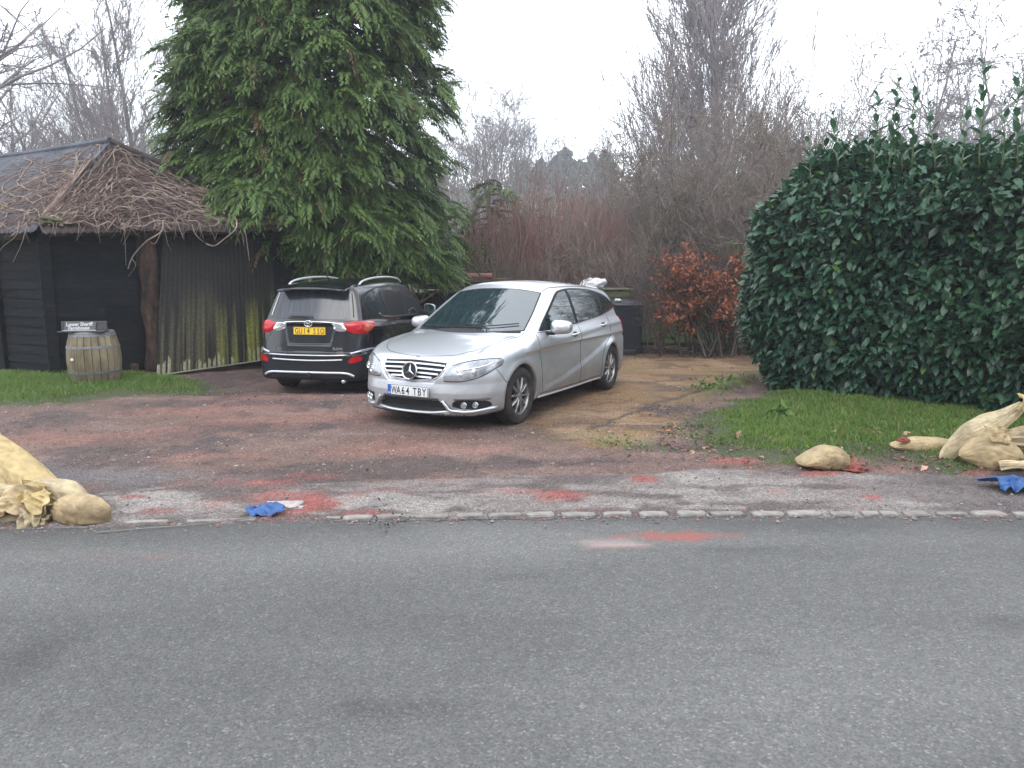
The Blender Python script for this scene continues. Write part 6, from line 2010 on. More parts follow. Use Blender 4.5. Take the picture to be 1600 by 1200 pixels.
# twiggy core surface that closes the inside
sg, vg = np.meshgrid(np.linspace(-.72, HL, 90), np.linspace(0, 1.8, 50))
Pc, Nc = hedge_pt(sg.ravel(), vg.ravel(), -.17)
Pc = Pc + (vnoise(Pc[:, 0] * 9, Pc[:, 1] * 9, Pc[:, 2] * 9, seed=4) - .5)[:, None] * Nc * .12
idx = np.arange(sg.size).reshape(sg.shape); q = np.stack([idx[:-1, :-1], idx[:-1, 1:], idx[1:, 1:], idx[1:, :-1]], -1).reshape(-1, 4)
mesh_np('branches', Pc - arr(A0[0], A0[1], 0), q, M_core, hedge)
def leaf_tpl():
    """laurel leaf: folded along the midrib, tip curling down; x = length"""
    rows = [(0, .02, 0), (.25, .19, .012), (.62, .215, -.02), (1.0, .0, -.12)]
    V = []; F = []
    for (x_, w_, z_) in rows: V += [(x_, -w_, z_ + w_ * .28), (x_, 0, z_), (x_, w_, z_ + w_ * .28)]
    for k in range(3):
        a = k * 3
        F += [(a, a + 1, a + 4, a + 3), (a + 1, a + 2, a + 5, a + 4)]
    return np.array(V), np.array(F)
LV, LF = leaf_tpl()
rl_ = np.random.default_rng(71)
def leaf_frames(P, Nw, r, hang=.45, splay=.55):
    n = len(P)
    D = Nw * .75 + r.normal(size=(n, 3)) * splay + arr(0, 0, 1)[None] * r.normal(-.25, hang, n)[:, None]
    D /= np.linalg.norm(D, axis=1, keepdims=True)
    U = arr(0, 0, 1)[None] + Nw * .55 + r.normal(size=(n, 3)) * .4
    Y_ = np.cross(U, D); Y_ /= np.linalg.norm(Y_, axis=1, keepdims=True) + 1e-9
    Z_ = np.cross(D, Y_)
    return D, Y_, Z_
NL = 22000
s_ = rl_.uniform(-.95, HL, NL); v_ = np.where(rl_.random(NL) < .84, rl_.uniform(.015, 1, NL), rl_.uniform(1, 1.5, NL))
off_ = rl_.uniform(-.16, .05, NL)
P, Nw = hedge_pt(s_, v_, 0); P = P + Nw * off_[:, None]
D, Y_, Z_ = leaf_frames(P, Nw, rl_)
sc_ = .07 + .12 * rl_.beta(2, 1.6, NL)
# show the 300 nearest face leaves as separate parts
score = np.linalg.norm(P - arr(0, 0, CAMH), axis=1) - off_ * 3 - sc_ * 6 + (v_ > 1) * 9 + (P[:, 0] / P[:, 1] > .70) * 9
near = np.argsort(score)[:290]
rest = np.setdiff1d(np.arange(NL), near)
def expand(P, D, Y_, Z_, sc_): return P[:, None] + (D[:, None] * LV[None, :, 0:1] + Y_[:, None] * LV[None, :, 1:2] + Z_[:, None] * LV[None, :, 2:3]) * sc_[:, None, None]
VV = expand(P[rest], D[rest], Y_[rest], Z_[rest], sc_[rest]).reshape(-1, 3)
FF = (LF[None] + (np.arange(len(rest)) * len(LV))[:, None, None]).reshape(-1, 4)
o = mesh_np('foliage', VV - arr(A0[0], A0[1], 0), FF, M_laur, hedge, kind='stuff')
tone = rl_.uniform(0, 1, len(rest)); big = fbm(P[rest][:, 0] * 2, P[rest][:, 1] * 2, P[rest][:, 2] * 2, seed=6)
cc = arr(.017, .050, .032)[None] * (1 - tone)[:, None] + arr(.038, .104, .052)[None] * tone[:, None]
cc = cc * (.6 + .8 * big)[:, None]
pale_top = smooth(.80, 1.02, v_[rest]) * .75  # paler towards the top: haze and new growth painted into the leaves
cc = cc * (1 - pale_top)[:, None] + arr(.045, .115, .058)[None] * pale_top[:, None]
cc = np.where((rl_.random(len(rest)) < .03)[:, None], arr(.07, .13, .03)[None], cc)
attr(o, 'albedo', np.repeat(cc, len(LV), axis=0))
lm_ = bpy.data.meshes.new('laurel_leaf'); lm_.from_pydata(LV.tolist(), [], LF.tolist()); lm_.materials.append(M_laurp)
lm_.polygons.foreach_set('use_smooth', [True] * len(lm_.polygons))
for i in near:
    lo = bpy.data.objects.new('leaf', lm_)
    m_ = Matrix(((D[i][0], Y_[i][0], Z_[i][0]), (D[i][1], Y_[i][1], Z_[i][1]), (D[i][2], Y_[i][2], Z_[i][2])))
    lo.rotation_euler = m_.to_euler(); lo.scale = (sc_[i],) * 3; lo.location = P[i] - arr(A0[0], A0[1], 0)
    link(lo, hedge)
M_shoot = mat('fresh_laurel_leaf', (.05, .12, .065), rough=.45, noise=.3, nscale=4, transl=.3)
# upright shoots on top with spiralled leaves
def shoots(lst, root, seed):
    r = np.random.default_rng(seed)
    for (px_, py0, py1, s_at) in lst:
        pass
SH = [(1150, 0, 0)]
rs_ = np.random.default_rng(19)
def shoot(base, tip, nl, lsize, r):
    e = bpy.data.objects.new('shoot', None); e.location = base - arr(A0[0], A0[1], 0); link(e, hedge)
    d = tip - base; k = 7
    pts = [d * (j / (k - 1)) + r.normal(size=3) * .006 * j for j in range(k)]
    MB().tube(pts, np.linspace(.009, .003, k), n=5).build('stem', M_lstem, e, sm='all')
    t = np.linspace(.12, 1.0, nl); ang = np.arange(nl) * 2.399
    Pp = d[None] * t[:, None]
    dirv = np.stack([np.cos(ang), np.sin(ang), np.full(nl, .75) + t * .5], 1) + r.normal(size=(nl, 3)) * .28; dirv /= np.linalg.norm(dirv, axis=1, keepdims=True)
    up = np.stack([-np.cos(ang) * .6, -np.sin(ang) * .6, np.ones(nl)], 1)
    Yy = np.cross(up, dirv); Yy /= np.linalg.norm(Yy, axis=1, keepdims=True); Zz = np.cross(dirv, Yy)
    sc = lsize * r.uniform(.8, 1.2, nl) * (1 - .45 * t ** 4)
    Vx = expand(Pp, dirv, Yy, Zz, sc).reshape(-1, 3)
    Fx = (LF[None] + (np.arange(nl) * len(LV))[:, None, None]).reshape(-1, 4)
    mesh_np('leaves', Vx, Fx, M_shoot, e)
for (px0, px1, ytop, dep) in ((1530, 1537, 100, 7.3), (1590, 1590, 118, 7.0), (1388, 1405, 128, 8.0), (1425, 1430, 130, 7.9), (1365, 1372, 150, 8.2), (1462, 1450, 165, 7.7), (1310, 1300, 180, 8.8),
                              (1503, 1512, 170, 7.5), (1565, 1572, 165, 7.1), (1268, 1262, 215, 9.0), (1410, 1402, 175, 8.0), (1612, 1622, 140, 6.9)):
    b_ = dp(px0, 262 if px0 > 1280 else 285, dep + .35); t_ = dp(px1, ytop, dep + .35)
    L__ = (t_ - b_).length
    shoot(arr(*b_), arr(*t_), max(6, int(L__ / .055)), .16, rs_)
# short shoots fringing the top edge
nsx = 260
sx = rs_.uniform(-.5, HL, nsx); vx = rs_.uniform(.93, 1.35, nsx)
Pt, Nt = hedge_pt(sx, vx, 0)
PP = []; DD = []; YY = []; ZZ = []; SS = []
for k in range(nsx):
    hgt = rs_.uniform(.02, .22) ** 1.0; nl = 7
    t = np.linspace(0, 1, nl); ang = np.arange(nl) * 2.399 + rs_.uniform(0, 6)
    ln = rs_.normal(size=3) * .15; ln[2] = 1
    dirv = np.stack([np.cos(ang), np.sin(ang), rs_.uniform(-.1, 1.0, nl)], 1) + rs_.normal(size=(nl, 3)) * .35; dirv /= np.linalg.norm(dirv, axis=1, keepdims=True)
    up = np.stack([-np.cos(ang) * .6, -np.sin(ang) * .6, np.ones(nl)], 1)
    y_ = np.cross(up, dirv); y_ /= np.linalg.norm(y_, axis=1, keepdims=True)
    PP.append(Pt[k] + ln[None] * (hgt * t)[:, None]); DD.append(dirv); YY.append(y_); ZZ.append(np.cross(dirv, y_)); SS.append(rs_.uniform(.11, .17, nl))
VV = expand(np.concatenate(PP), np.concatenate(DD), np.concatenate(YY), np.concatenate(ZZ), np.concatenate(SS)).reshape(-1, 3)
FF = (LF[None] + (np.arange(nsx * 7) * len(LV))[:, None, None]).reshape(-1, 4)
o = mesh_np('top_growth', VV - arr(A0[0], A0[1], 0), FF, M_laur, hedge, kind='stuff')
attr(o, 'albedo', np.tile(arr(.045, .11, .058), (len(VV), 1)))

# ---- far woodland on the rise: one mass of bare stems plus conifers at the skyline
rf_ = np.random.default_rng(90)
Twd = Twigs(91)
n = 850
wy = rf_.uniform(58, 150, n); wx = rf_.uniform(-.95, .95, n) * wy * .95
wz = terrain_z(wx, wy)
P = np.stack([wx, wy, wz], 1); Hh = rf_.uniform(7.5, 12.5, n) * (1 - .25 * smooth(-2, 14, wx) * smooth(20, 8, wx))
n0 = Twd.run(P, rf_.normal(size=(n, 3)) * .08 + arr(0, 0, 1), Hh, np.full(n, .10), 3, .05, .03, 1, .2)
P1, D1, L1, R1 = Twd.spawn(n0, 9, .2, .5, .35, Hh, rmin=.032)
n1 = Twd.run(P1, D1, L1, R1, 2, .08, .05, 2, .4)
P2, D2, L2, R2 = Twd.spawn(n1, 2, .2, .5, .6, L1, rmin=.026)
Twd.run(P2, D2, L2, R2, 1, .08, .05, 3, .4)
g = Twd.seg
v_, f_ = segs_mesh(np.concatenate([q[0] for q in g]), np.concatenate([q[1] for q in g]), np.maximum(np.concatenate([q[2] for q in g]), .03), np.maximum(np.concatenate([q[3] for q in g]), .022), 3)
wood = mesh_np('far_woodland', v_, f_, mat('far_wood_twigs', (.15, .115, .105), rough=1, noise=.3, base2=(.11, .10, .08), nscale=.15), kind='stuff', label='far bare woodland covering the hazy rise behind the cars', cat='woodland')
M_farcon = mat('far_conifer', (.035, .055, .04), rough=.9, noise=.3)
def far_conifer(label, px_, top_px, dist, w_):
    dist *= 1.7; w_ *= 1.75
    b = dp(px_, 300, dist); top = dp(px_, top_px, dist).z; z0 = tz(b.x, dist)
    H_ = top - z0
    root = thing('skyline_conifer', label, 'tree', (b.x, dist, z0), 0, 'dark conifers on the far skyline')
    r = np.random.default_rng(int(px_)); n_ = 1500
    t = r.uniform(0.15, 1, n_); a = r.uniform(0, 6.28, n_); rr = w_ * (1 - t) ** .75 * r.uniform(.3, 1.1, n_) * (1 + .3 * np.sin(t * 30))
    Pp = np.stack([np.cos(a) * rr, np.sin(a) * rr, t * H_], 1)
    leaf_cloud('crown', Pp, .45, M_farcon, root, r)
    MB().tube([(0, 0, 0), (0, 0, H_ * .95)], [.15, .03], n=6).build('trunk', M_bark, root)
for i, (px_, ty_, dd_, w_, lb) in enumerate(((882, 232, 72, 2.6, 'tallest dark conifer at the middle of the far skyline'), (868, 245, 74, 1.6, 'small conifer just left of the tallest skyline conifer'), (925, 240, 75, 1.7, 'narrow skyline conifer right of the tallest one'), (945, 236, 70, 1.9, 'skyline conifer nearest the tall bare tree'), (845, 250, 76, 1.5, 'low skyline conifer fading at the left of the group'), (905, 252, 78, 1.4, 'shortest skyline conifer in the dip between two taller ones'), (820, 252, 70, 1.6, 'leftmost of the skyline conifers beside the domed tree'))):
    far_conifer(lb, px_, ty_, dd_, w_)

r_u = np.random.default_rng(95)
ux = r_u.uniform(-1, 1, 16000); uy = r_u.uniform(52, 150, 16000); ux = ux * uy * .8
Pu = np.stack([ux, uy, terrain_z(ux, uy) + np.abs(r_u.normal(0, 2.2, 16000))], 1)
leaf_cloud('far_undergrowth', Pu, .55, mat('far_undergrowth', (.12, .10, .075), rough=1, noise=.3), None, r_u, label='brown undergrowth filling the foot of the far hazy woodland', cat='undergrowth')
# ================================================================== wheelie bins, box, rubble
M_bin = mat('dark_bin_plastic', (.012, .015, .024), rough=.42, noise=.15, spec=.45, nscale=5)
M_binl = mat('blue_bin_lid', (.02, .05, .20), rough=.4)
M_grime = mat('white_scrap', (.62, .60, .60), rough=.7, noise=.15)
def wheelie_bin(name, label, loc, rz, lidm, W=.58, Dp=.66, H=1.0):
    root = thing(name, label, 'bin', loc, rz)
    def rr(w, d, z, b=.04): return [(sx * (w / 2 - b * (1 - abs(c))) if False else sx * w / 2 * a, sy * d / 2 * c2, z) for sx, sy, a, c2, c in ()]
    rows = []
    for z, w, d in ((.10, W * .78, Dp * .70), (.14, W * .80, Dp * .74), (.86 * H, W * .95, Dp * .93), (.90 * H, W * .96, Dp * .95), (.905 * H, W * 1.02, Dp * 1.0), (.965 * H, W * 1.02, Dp * 1.0)):
        n = 24; ring = []
        for k in range(n):
            th = 2 * math.pi * k / n; c, s = math.cos(th), math.sin(th)
            ring.append((abs(c) ** .22 * np.sign(c) * w / 2, abs(s) ** .22 * np.sign(s) * d / 2, z))
        rows += ring
    n = 24; F = [(j * n + i, j * n + (i + 1) % n, (j + 1) * n + (i + 1) % n, (j + 1) * n + i) for j in range(5) for i in range(n)]
    F.append(tuple(range(n))[::-1])
    MB().add(rows, F).build('bin_body', M_bin, root, sm=True)
    m_ = MB()
    V = []; 
    for (z, k) in ((.962, 1.05), (.985, 1.06), (1.015, 1.0), (1.03, .85), (1.032, .1)):
        for i in range(24):
            th = 2 * math.pi * i / 24; c, s = math.cos(th), math.sin(th)
            V.append((abs(c) ** .25 * np.sign(c) * W / 2 * k, abs(s) ** .25 * np.sign(s) * Dp / 2 * k - .01, z * H + .045 * (s * k * .5)))
    F = [(j * 24 + i, j * 24 + (i + 1) % 24, (j + 1) * 24 + (i + 1) % 24, (j + 1) * 24 + i) for j in range(4) for i in range(24)] + [tuple(4 * 24 + i for i in range(24))]
    m_.add(V, F).build('lid', lidm, root, sm=True)
    MB().tube([(-W * .42, Dp * .56, .93 * H), (W * .42, Dp * .56, .93 * H)], .017, n=8).build('handle', M_bin, root, sm='all')
    MB().tube([(-W * .48, Dp * .38, .10), (W * .48, Dp * .38, .10)], .012, n=8).build('axle', M_chrome, root, sm='all')
    for sx in (-1, 1):
        MB().lathe([(.001, -.02), (.07, -.025), (.10, -.022), (.10, .022), (.07, .025), (.001, .02)], n=24, axis='x', c=(sx * W * .46, Dp * .38, .10)).build('wheel', M_rub, root, sm=True)
    MB().box((0, -Dp * .37, .06), (W * .5, .03, .10), bev=.01).build('foot', M_bin, root)
    MB().box((-.02, -Dp * .355, .105), (.26, .012, .012)).build('foot_strip', M_alu, root)
    return root
b_ = gp(978, 556)
wheelie_bin('wheelie_bin', 'dark navy wheelie bin standing behind the rear bumper of the silver hatchback', (b_.x + .07, b_.y + .30, .0), -.12, M_bin, W=.64, H=1.04)
wheelie_bin('wheelie_bin', 'blue-lidded wheelie bin mostly hidden behind the hatchback tail', (b_.x - .52, b_.y + .75, 0), .1, M_binl, H=1.0)
# scraps lying on the dark bin
def crumple(name, label, cat, loc, r, m, seed, amp=.6, ns=2.2, flat=1.0, **kw):
    n1_, n2_ = 36, 20
    V = []
    for j in range(n2_ + 1):
        ph = math.pi * j / n2_
        for i in range(n1_):
            th = 2 * math.pi * i / n1_; V.append((math.sin(ph) * math.cos(th), math.sin(ph) * math.sin(th), math.cos(ph)))
    V = np.array(V)
    k = 1 + (fbm(V[:, 0] * ns + seed, V[:, 1] * ns, V[:, 2] * ns, seed=seed, oct=3) - .5) * 2 * amp
    rid = np.abs(fbm(V[:, 0] * ns * 2 + seed, V[:, 1] * ns * 2, V[:, 2] * ns * 2, seed=seed + 5, oct=3) - .5)
    k = k + (rid - .1) * amp * 1.6
    V = V * k[:, None] * np.array(r); V[:, 2] = np.maximum(V[:, 2], -r[2] * .35) + r[2] * .35
    F = [(j * n1_ + i, (j + 1) * n1_ + i, (j + 1) * n1_ + (i + 1) % n1_, j * n1_ + (i + 1) % n1_) for j in range(n2_) for i in range(n1_)]
    o = mesh_np(name, V, np.array(F), m, label=label, cat=cat, **kw); o.location = loc
    return o
crumple('plastic_scrap', 'small crumpled white scrap on the left edge of the dark bin lid', 'scrap', (b_.x - .17, b_.y + .12, 1.075), (.07, .07, .035), M_grime, 3)

# mossy wooden compost box with a torn white sheet on it
M_mossw = mat('mossy_box_plank', (.105, .095, .06), rough=.85, base2=(.075, .085, .035), nscale=3, noise=.3, bump=.3, hue_rand=.2, stretch=(.4, 1, 1))
c0 = dp(935, 447, 16.2)
box = thing('compost_box', 'mossy wooden plank box with a flat lid standing behind the hatchback and bin', 'compost box', (c0.x - .1, c0.y, 0), .06)
for k in range(8):
    MB().box((-.3, -.45, .09 + k * .155), (2.0, .03, .145), bev=.006).build('plank', M_mossw, box)
    MB().box((.70, 0, .09 + k * .155), (.03, .86, .145), bev=.006).build('plank', M_mossw, box)
MB().box((-.3, 0, 1.275), (2.14, 1.02, .035), bev=.008).build('lid', M_mossw, box)
for sx in (-1.28, .68): MB().box((sx, -.40, .62), (.06, .06, 1.24)).build('corner_post', M_mossw, box)
MB().box((-.3, .42, .62), (2.0, .03, 1.2)).build('back_panel', M_mossw, box)
# crumpled sheet draped over the box
def sheet(name, label, cat, loc, w, d, m, seed, amp=.10, rz=0, hole=False):
    n = 34; u, v = np.meshgrid(np.linspace(-1, 1, n), np.linspace(-1, 1, n)); u, v = u.ravel(), v.ravel()
    r = np.hypot(u, v)
    edge = 1 + (fbm(u * 1.5 + seed, v * 1.5, seed=seed) - .5) * .9
    x, y = u * w / 2 * edge, v * d / 2 * edge
    z = (fbm(u * 2.2, v * 2.2, seed=seed + 1, oct=4)) * amp + np.abs(fbm(u * 4, v * 4, seed=seed + 2) - .5) * amp * .9
    idx = np.arange(n * n).reshape(n, n); q = np.stack([idx[:-1, :-1], idx[:-1, 1:], idx[1:, 1:], idx[1:, :-1]], -1).reshape(-1, 4)
    o = mesh_np(name, np.stack([x, y, z], 1), q, m, label=label, cat=cat); o.location = loc; o.rotation_euler = (0, 0, rz)
    md = o.modifiers.new('thickness', 'SOLIDIFY'); md.thickness = .002
    return o
s_loc = dp(926, 437, 15.85)
crumple('torn_sheet', 'torn white plastic sheet lying crumpled over the compost box lid', 'plastic sheet', (s_loc.x, s_loc.y, 1.29), (.27, .16, .15), M_grime, 7, amp=.75, ns=1.6)
for i, (px_, lb) in enumerate(((843, 'small white flake on the compost box lid seen left of its twin'), (858, 'small white flake on the compost box lid seen nearer the torn sheet'))):
    l_ = dp(px_, 437, 15.9); crumple('white_flake', lb, 'scrap', (l_.x, l_.y, 1.295), (.05, .04, .03), M_grime, 20 + i)

# low dark wall, stacked sleepers and clay tiles behind the cars
M_sleep = mat('old_sleeper', (.07, .055, .045), rough=.9, base2=(.11, .095, .06), nscale=3, noise=.3, bump=.4, hue_rand=.25)
M_tile = mat('clay_tile', (.22, .09, .065), rough=.8, noise=.3, nscale=8, hue_rand=.2)
c0 = dp(730, 425, 16.6)
stack = thing('timber_stack', 'stack of weathered split timbers with gaps behind the hatchback roof', 'timber stack', (c0.x, c0.y, 0), .05)
rk = np.random.default_rng(55)
for row in range(11):
    for k in range(2):
        MB().box((-.55 + k * 1.1 + rk.normal() * .05, rk.normal() * .03, .10 + row * .135), (1.08 + rk.normal() * .05, .16, .10 + rk.uniform(0, .02)), Matrix.Rotation(rk.normal() * .012, 3, 'Y'), bev=.015).build('timber', M_sleep, stack)
for i, (dx, lb) in enumerate(((-.42, 'lone clay ridge tile at the left end on the timber stack'), (.12, 'clay ridge tile on the timber stack, middle of three'), (.42, 'clay ridge tile at the right end on the timber stack'))):
    o = MB().lathe([(.055, -.15), (.068, -.15), (.068, .15), (.055, .15)], n=20, axis='x', closed=True).build('ridge_tile', M_tile, None, sm=True, label=lb, cat='roof tile', group='clay ridge tiles on the timber stack')
    o.location = (c0.x + dx, c0.y - .02, 1.545); o.rotation_euler = (rk.uniform(0, 1), 0, rk.normal() * .2)
c0 = dp(672, 452, 15.4)
dk = thing('dark_fence', 'low near-black plank fence between the two cars under the conifer', 'fence', (c0.x + .35, 15.9, 0), .03)
for k in range(20):
    MB().box((-1.5 + k * .152, rk.normal() * .004, .60 + rk.normal() * .008), (.146, .022, 1.2), bev=.004).build('fence_board', M_board, dk)
for zz in (.25, 1.0): MB().box((-.06, .035, zz), (3.06, .04, .08)).build('fence_rail', M_board, dk)
# dead branch leaning by the fence
bt_ = Twigs(71); pz = [dp(640, 440, 15.2), dp(662, 428, 15.2)]
nn = bt_.run(arr([[0, 0, 0]] * 3), arr([[.8, .1, .5], [-.5, .1, .8], [.4, 0, .7]]), arr([1.1, .9, .8]), arr([.022, .018, .015]), 6, .16, 0, 1, .3)
P1, D1, L1, R1 = bt_.spawn(nn, 7, .2, .7, .5, arr([1.1, .9, .8]), rmin=.004); bt_.run(P1, D1, L1, R1, 4, .2, 0, 2, .4)
r_ = thing('dead_branch', 'pale dead forked branch caught over the dark fence under the conifer', 'branch', (dp(655, 455, 15.6).x, 15.6, 1.0))
bt_.meshes('', (M_vine, M_vine), r_, .004)
r_ = thing('fallen_branch', 'pale fallen branches lying along the foot of the back hedge', 'branch', (gp(1090, 548).x, gp(1090, 548).y, .03))
ft = Twigs(72); n_ = 12
nn = ft.run(np.stack([ft.r.uniform(-1.2, 1.6, n_), ft.r.normal(size=n_) * .15, ft.r.uniform(.02, .08, n_)], 1), np.stack([ft.r.choice([-1, 1], n_) * 1.0, ft.r.normal(size=n_) * .2, ft.r.normal(size=n_) * .04], 1), ft.r.uniform(.6, 1.7, n_), ft.r.uniform(.010, .022, n_), 6, .07, -.003, 1, .4)
P1, D1, L1, R1 = ft.spawn(nn, 4, .2, .6, .4, np.full(n_, 1.0), rmin=.004, flat=.9); ft.run(P1, D1, L1, R1, 3, .1, -.01, 2, .4)
ft.meshes('', (M_vine, M_vine), r_, .004)

# ================================================================== sandbags
def cloth(name, base, base2, hue=.12):
    m = mat(name, base, rough=.62, base2=base2, nscale=4.5, nlo=.46, nhi=.66, noise=.2, bump=.5, bscale=13, hue_rand=hue, spec=.35, transl=.05)
    return m
M_bagy = cloth('yellow_sandbag', (.50, .38, .18), (.33, .24, .12))
M_bagt = cloth('tan_sandbag', (.42, .32, .18), (.22, .16, .09))
M_bagp = cloth('pale_sandbag', (.45, .37, .23), (.24, .19, .115))
M_rsand = mat('wet_red_sand', (.22, .055, .04), rough=.9, noise=.3, bump=.5, bscale=60)
M_blue = mat('blue_plastic', (.018, .095, .27), rough=.35, noise=.25, base2=(.01, .05, .18), nscale=8, bump=.3)
def gdec(u_, neck): return .25 + .75 * max(neck[0] * math.exp(-(u_ / .3) ** 2), neck[1] * math.exp(-((1 - u_) / .3) ** 2), .6 * math.exp(-(u_ / .2) ** 2), .6 * math.exp(-((1 - u_) / .2) ** 2))
def bag(name, label, spine, rad, m, seed, neck=(0, 0), group='sandbags beside the drive', floor=0.0, rows=64, n=80, wr=.06, parent=None, folds=11):
    """filled bag along a spine; rad = (half width, half height) list; neck=(start,end) 1 gathers that end"""
    S_ = catmull([np.array(p, float) for p in spine], False, 16)
    seglen = np.concatenate([[0], np.cumsum(np.linalg.norm(np.diff(S_, axis=0), axis=1))]); tt = np.linspace(0, seglen[-1], rows)
    C_ = np.stack([np.interp(tt, seglen, S_[:, k]) for k in range(3)], 1)
    u = np.linspace(0, 1, rows)
    ru = np.linspace(0, 1, len(rad)); rw = np.interp(u, ru, [r[0] for r in rad]); rh = np.interp(u, ru, [r[1] for r in rad])
    e0 = 1 if neck[0] else 0; e1 = 1 if neck[1] else 0
    ker = np.array([1, 2, 3, 2, 1]) / 9.
    for a_ in (rw, rh): a_[2:-2] = np.convolve(a_, ker, 'valid')
    for a_ in (rw, rh):
        if not e0: a_ *= np.sqrt(np.clip(1 - (1 - np.clip(u / .07, 0, 1)) ** 2, .02, 1))
        if not e1: a_ *= np.sqrt(np.clip(1 - (1 - np.clip((1 - u) / .07, 0, 1)) ** 2, .02, 1))
    V = []
    for i in range(rows):
        t = C_[min(i + 1, rows - 1)] - C_[max(i - 1, 0)]; t /= np.linalg.norm(t)
        side = np.cross(t, [0, 0, 1.]); side /= np.linalg.norm(side) + 1e-9; upv = np.cross(side, t)
        th = np.linspace(0, 2 * np.pi, n, endpoint=False)
        gather = neck[0] * math.exp(-(u[i] / .16) ** 2) + neck[1] * math.exp(-((1 - u[i]) / .16) ** 2)
        rdg = 1 - np.abs(vnoise(np.cos(th) * 4.2 + seed, np.sin(th) * 4.2, np.full(n, u[i] * 1.6), seed=seed + 41) * 2 - 1) * 2
        fold = 1 + gather * .30 * rdg 
        wrk = 1 + (fbm(np.cos(th) * 2.2 + seed, np.sin(th) * 2.2, np.full(n, u[i] * 5.0), seed=seed, oct=4) - .5) * 2 * wr + np.abs(fbm(np.cos(th) * 3 + seed * 2, np.sin(th) * 3, np.full(n, u[i] * 7), seed=seed + 9, oct=3) - .5) * wr * -1.6
        cx = np.sign(np.cos(th)) * np.abs(np.cos(th)) ** .8; sy = np.sign(np.sin(th)) * np.abs(np.sin(th)) ** .9
        crs = 1 - .10 * gdec(u[i], neck) * np.maximum(0, np.sin(th * 7 + 5 * vnoise(th * 1.5, th * 0 + u[i] * 3, seed=seed + 3) + u[i] * 4)) ** 3
        ph_ = fbm(np.cos(th) * 1.5 + seed, np.sin(th) * 1.5, np.full(n, u[i] * 3.0), seed=seed + 21, oct=2)
        crs = crs - .085 * np.maximum(0, 1 - np.abs(np.sin(ph_ * 21 + u[i] * 4)) * 3.2)
        nk = neck[0] * math.exp(-(max(u[i] - .12, 0) / .28) ** 2) + neck[1] * math.exp(-(max(.88 - u[i], 0) / .28) ** 2)
        crs = crs - .13 * nk * np.clip(1 - np.abs(vnoise(np.cos(th) * 3.2, np.sin(th) * 3.2 + seed, np.full(n, u[i] * 1.2), seed=seed + 31) * 2 - 1) * 3.2, 0, 1)
        wrk = wrk * crs
        V.append(C_[i] + side * (cx * rw[i] * fold * wrk)[:, None] + upv * (sy * rh[i] * fold * wrk)[:, None])
    V = np.concatenate(V)
    V[:, 2] = np.where(V[:, 2] < floor + .004, floor + .004 + (V[:, 2] - floor) * .02, V[:, 2])
    F = [(i * n + k, i * n + (k + 1) % n, (i + 1) * n + (k + 1) % n, (i + 1) * n + k) for i in range(rows - 1) for k in range(n)]
    F = np.array(F)[:, ::-1]
    V2 = np.concatenate([V, [C_[0]], [C_[-1]]]); k = np.arange(n); k2 = (k + 1) % n
    caps = np.concatenate([np.stack([k2 * 0 + rows * n, k, k2], 1)[:, ::-1], np.stack([k * 0 + rows * n + 1, (rows - 1) * n + k2, (rows - 1) * n + k], 1)[:, ::-1]])
    c0_ = V2.mean(0); c0_[2] = 0
    o = mesh_np(name, V2 - c0_, [F, caps], m, parent, label=label, cat='sandbag' if label else None, group=group if label else None)
    o.location = c0_
    return o
# left group
a_ = lambda px_, py_, d_: arr(*dp(px_, py_, d_))
bag('sandbag', 'yellow sandbag propped upright against the others at the left edge', [a_(-62, 668, 5.45), a_(-35, 688, 5.38), a_(5, 725, 5.25), a_(45, 760, 5.12), a_(85, 790, 5.0), a_(110, 808, 4.95)], [(.10, .02), (.15, .12), (.17, .16), (.17, .16), (.15, .13), (.05, .04)], M_bagy, 1, wr=.05, neck=(.7, 0))
bag('sandbag', 'tan sandbag with two pointed corners lying nearest the road on the left', [a_(52, 776, 4.90), a_(70, 784, 4.90), a_(92, 794, 4.87), a_(120, 800, 4.82), a_(148, 806, 4.78), a_(172, 816, 4.76)], [(.09, .07), (.035, .035), (.10, .10), (.125, .135), (.10, .125), (.010, .095)], M_bagt, 2, neck=(1, 0), wr=.03)
bag('sandbag', 'half-hidden tan sandbag flattened at the bottom left corner of the pile', [a_(-70, 795, 4.9), a_(-30, 800, 4.85), a_(10, 804, 4.85), a_(45, 808, 4.8), a_(62, 812, 4.78), a_(80, 818, 4.76)], [(.05, .05), (.15, .10), (.15, .11), (.11, .08), (.03, .03), (.06, .05)], M_bagp, 3, neck=(0, 1), wr=.04)
bag('sandbag', 'pale sandbag with gathered open mouth between the yellow and the pointed bag', [a_(-30, 775, 5.05), a_(5, 768, 5.0), a_(38, 768, 4.95), a_(70, 766, 4.95), a_(105, 772, 4.95), a_(138, 790, 4.92)], [(.13, .06), (.12, .07), (.045, .045), (.10, .08), (.11, .09), (.04, .05)], M_bagp, 4, neck=(.6, 0), wr=.05)
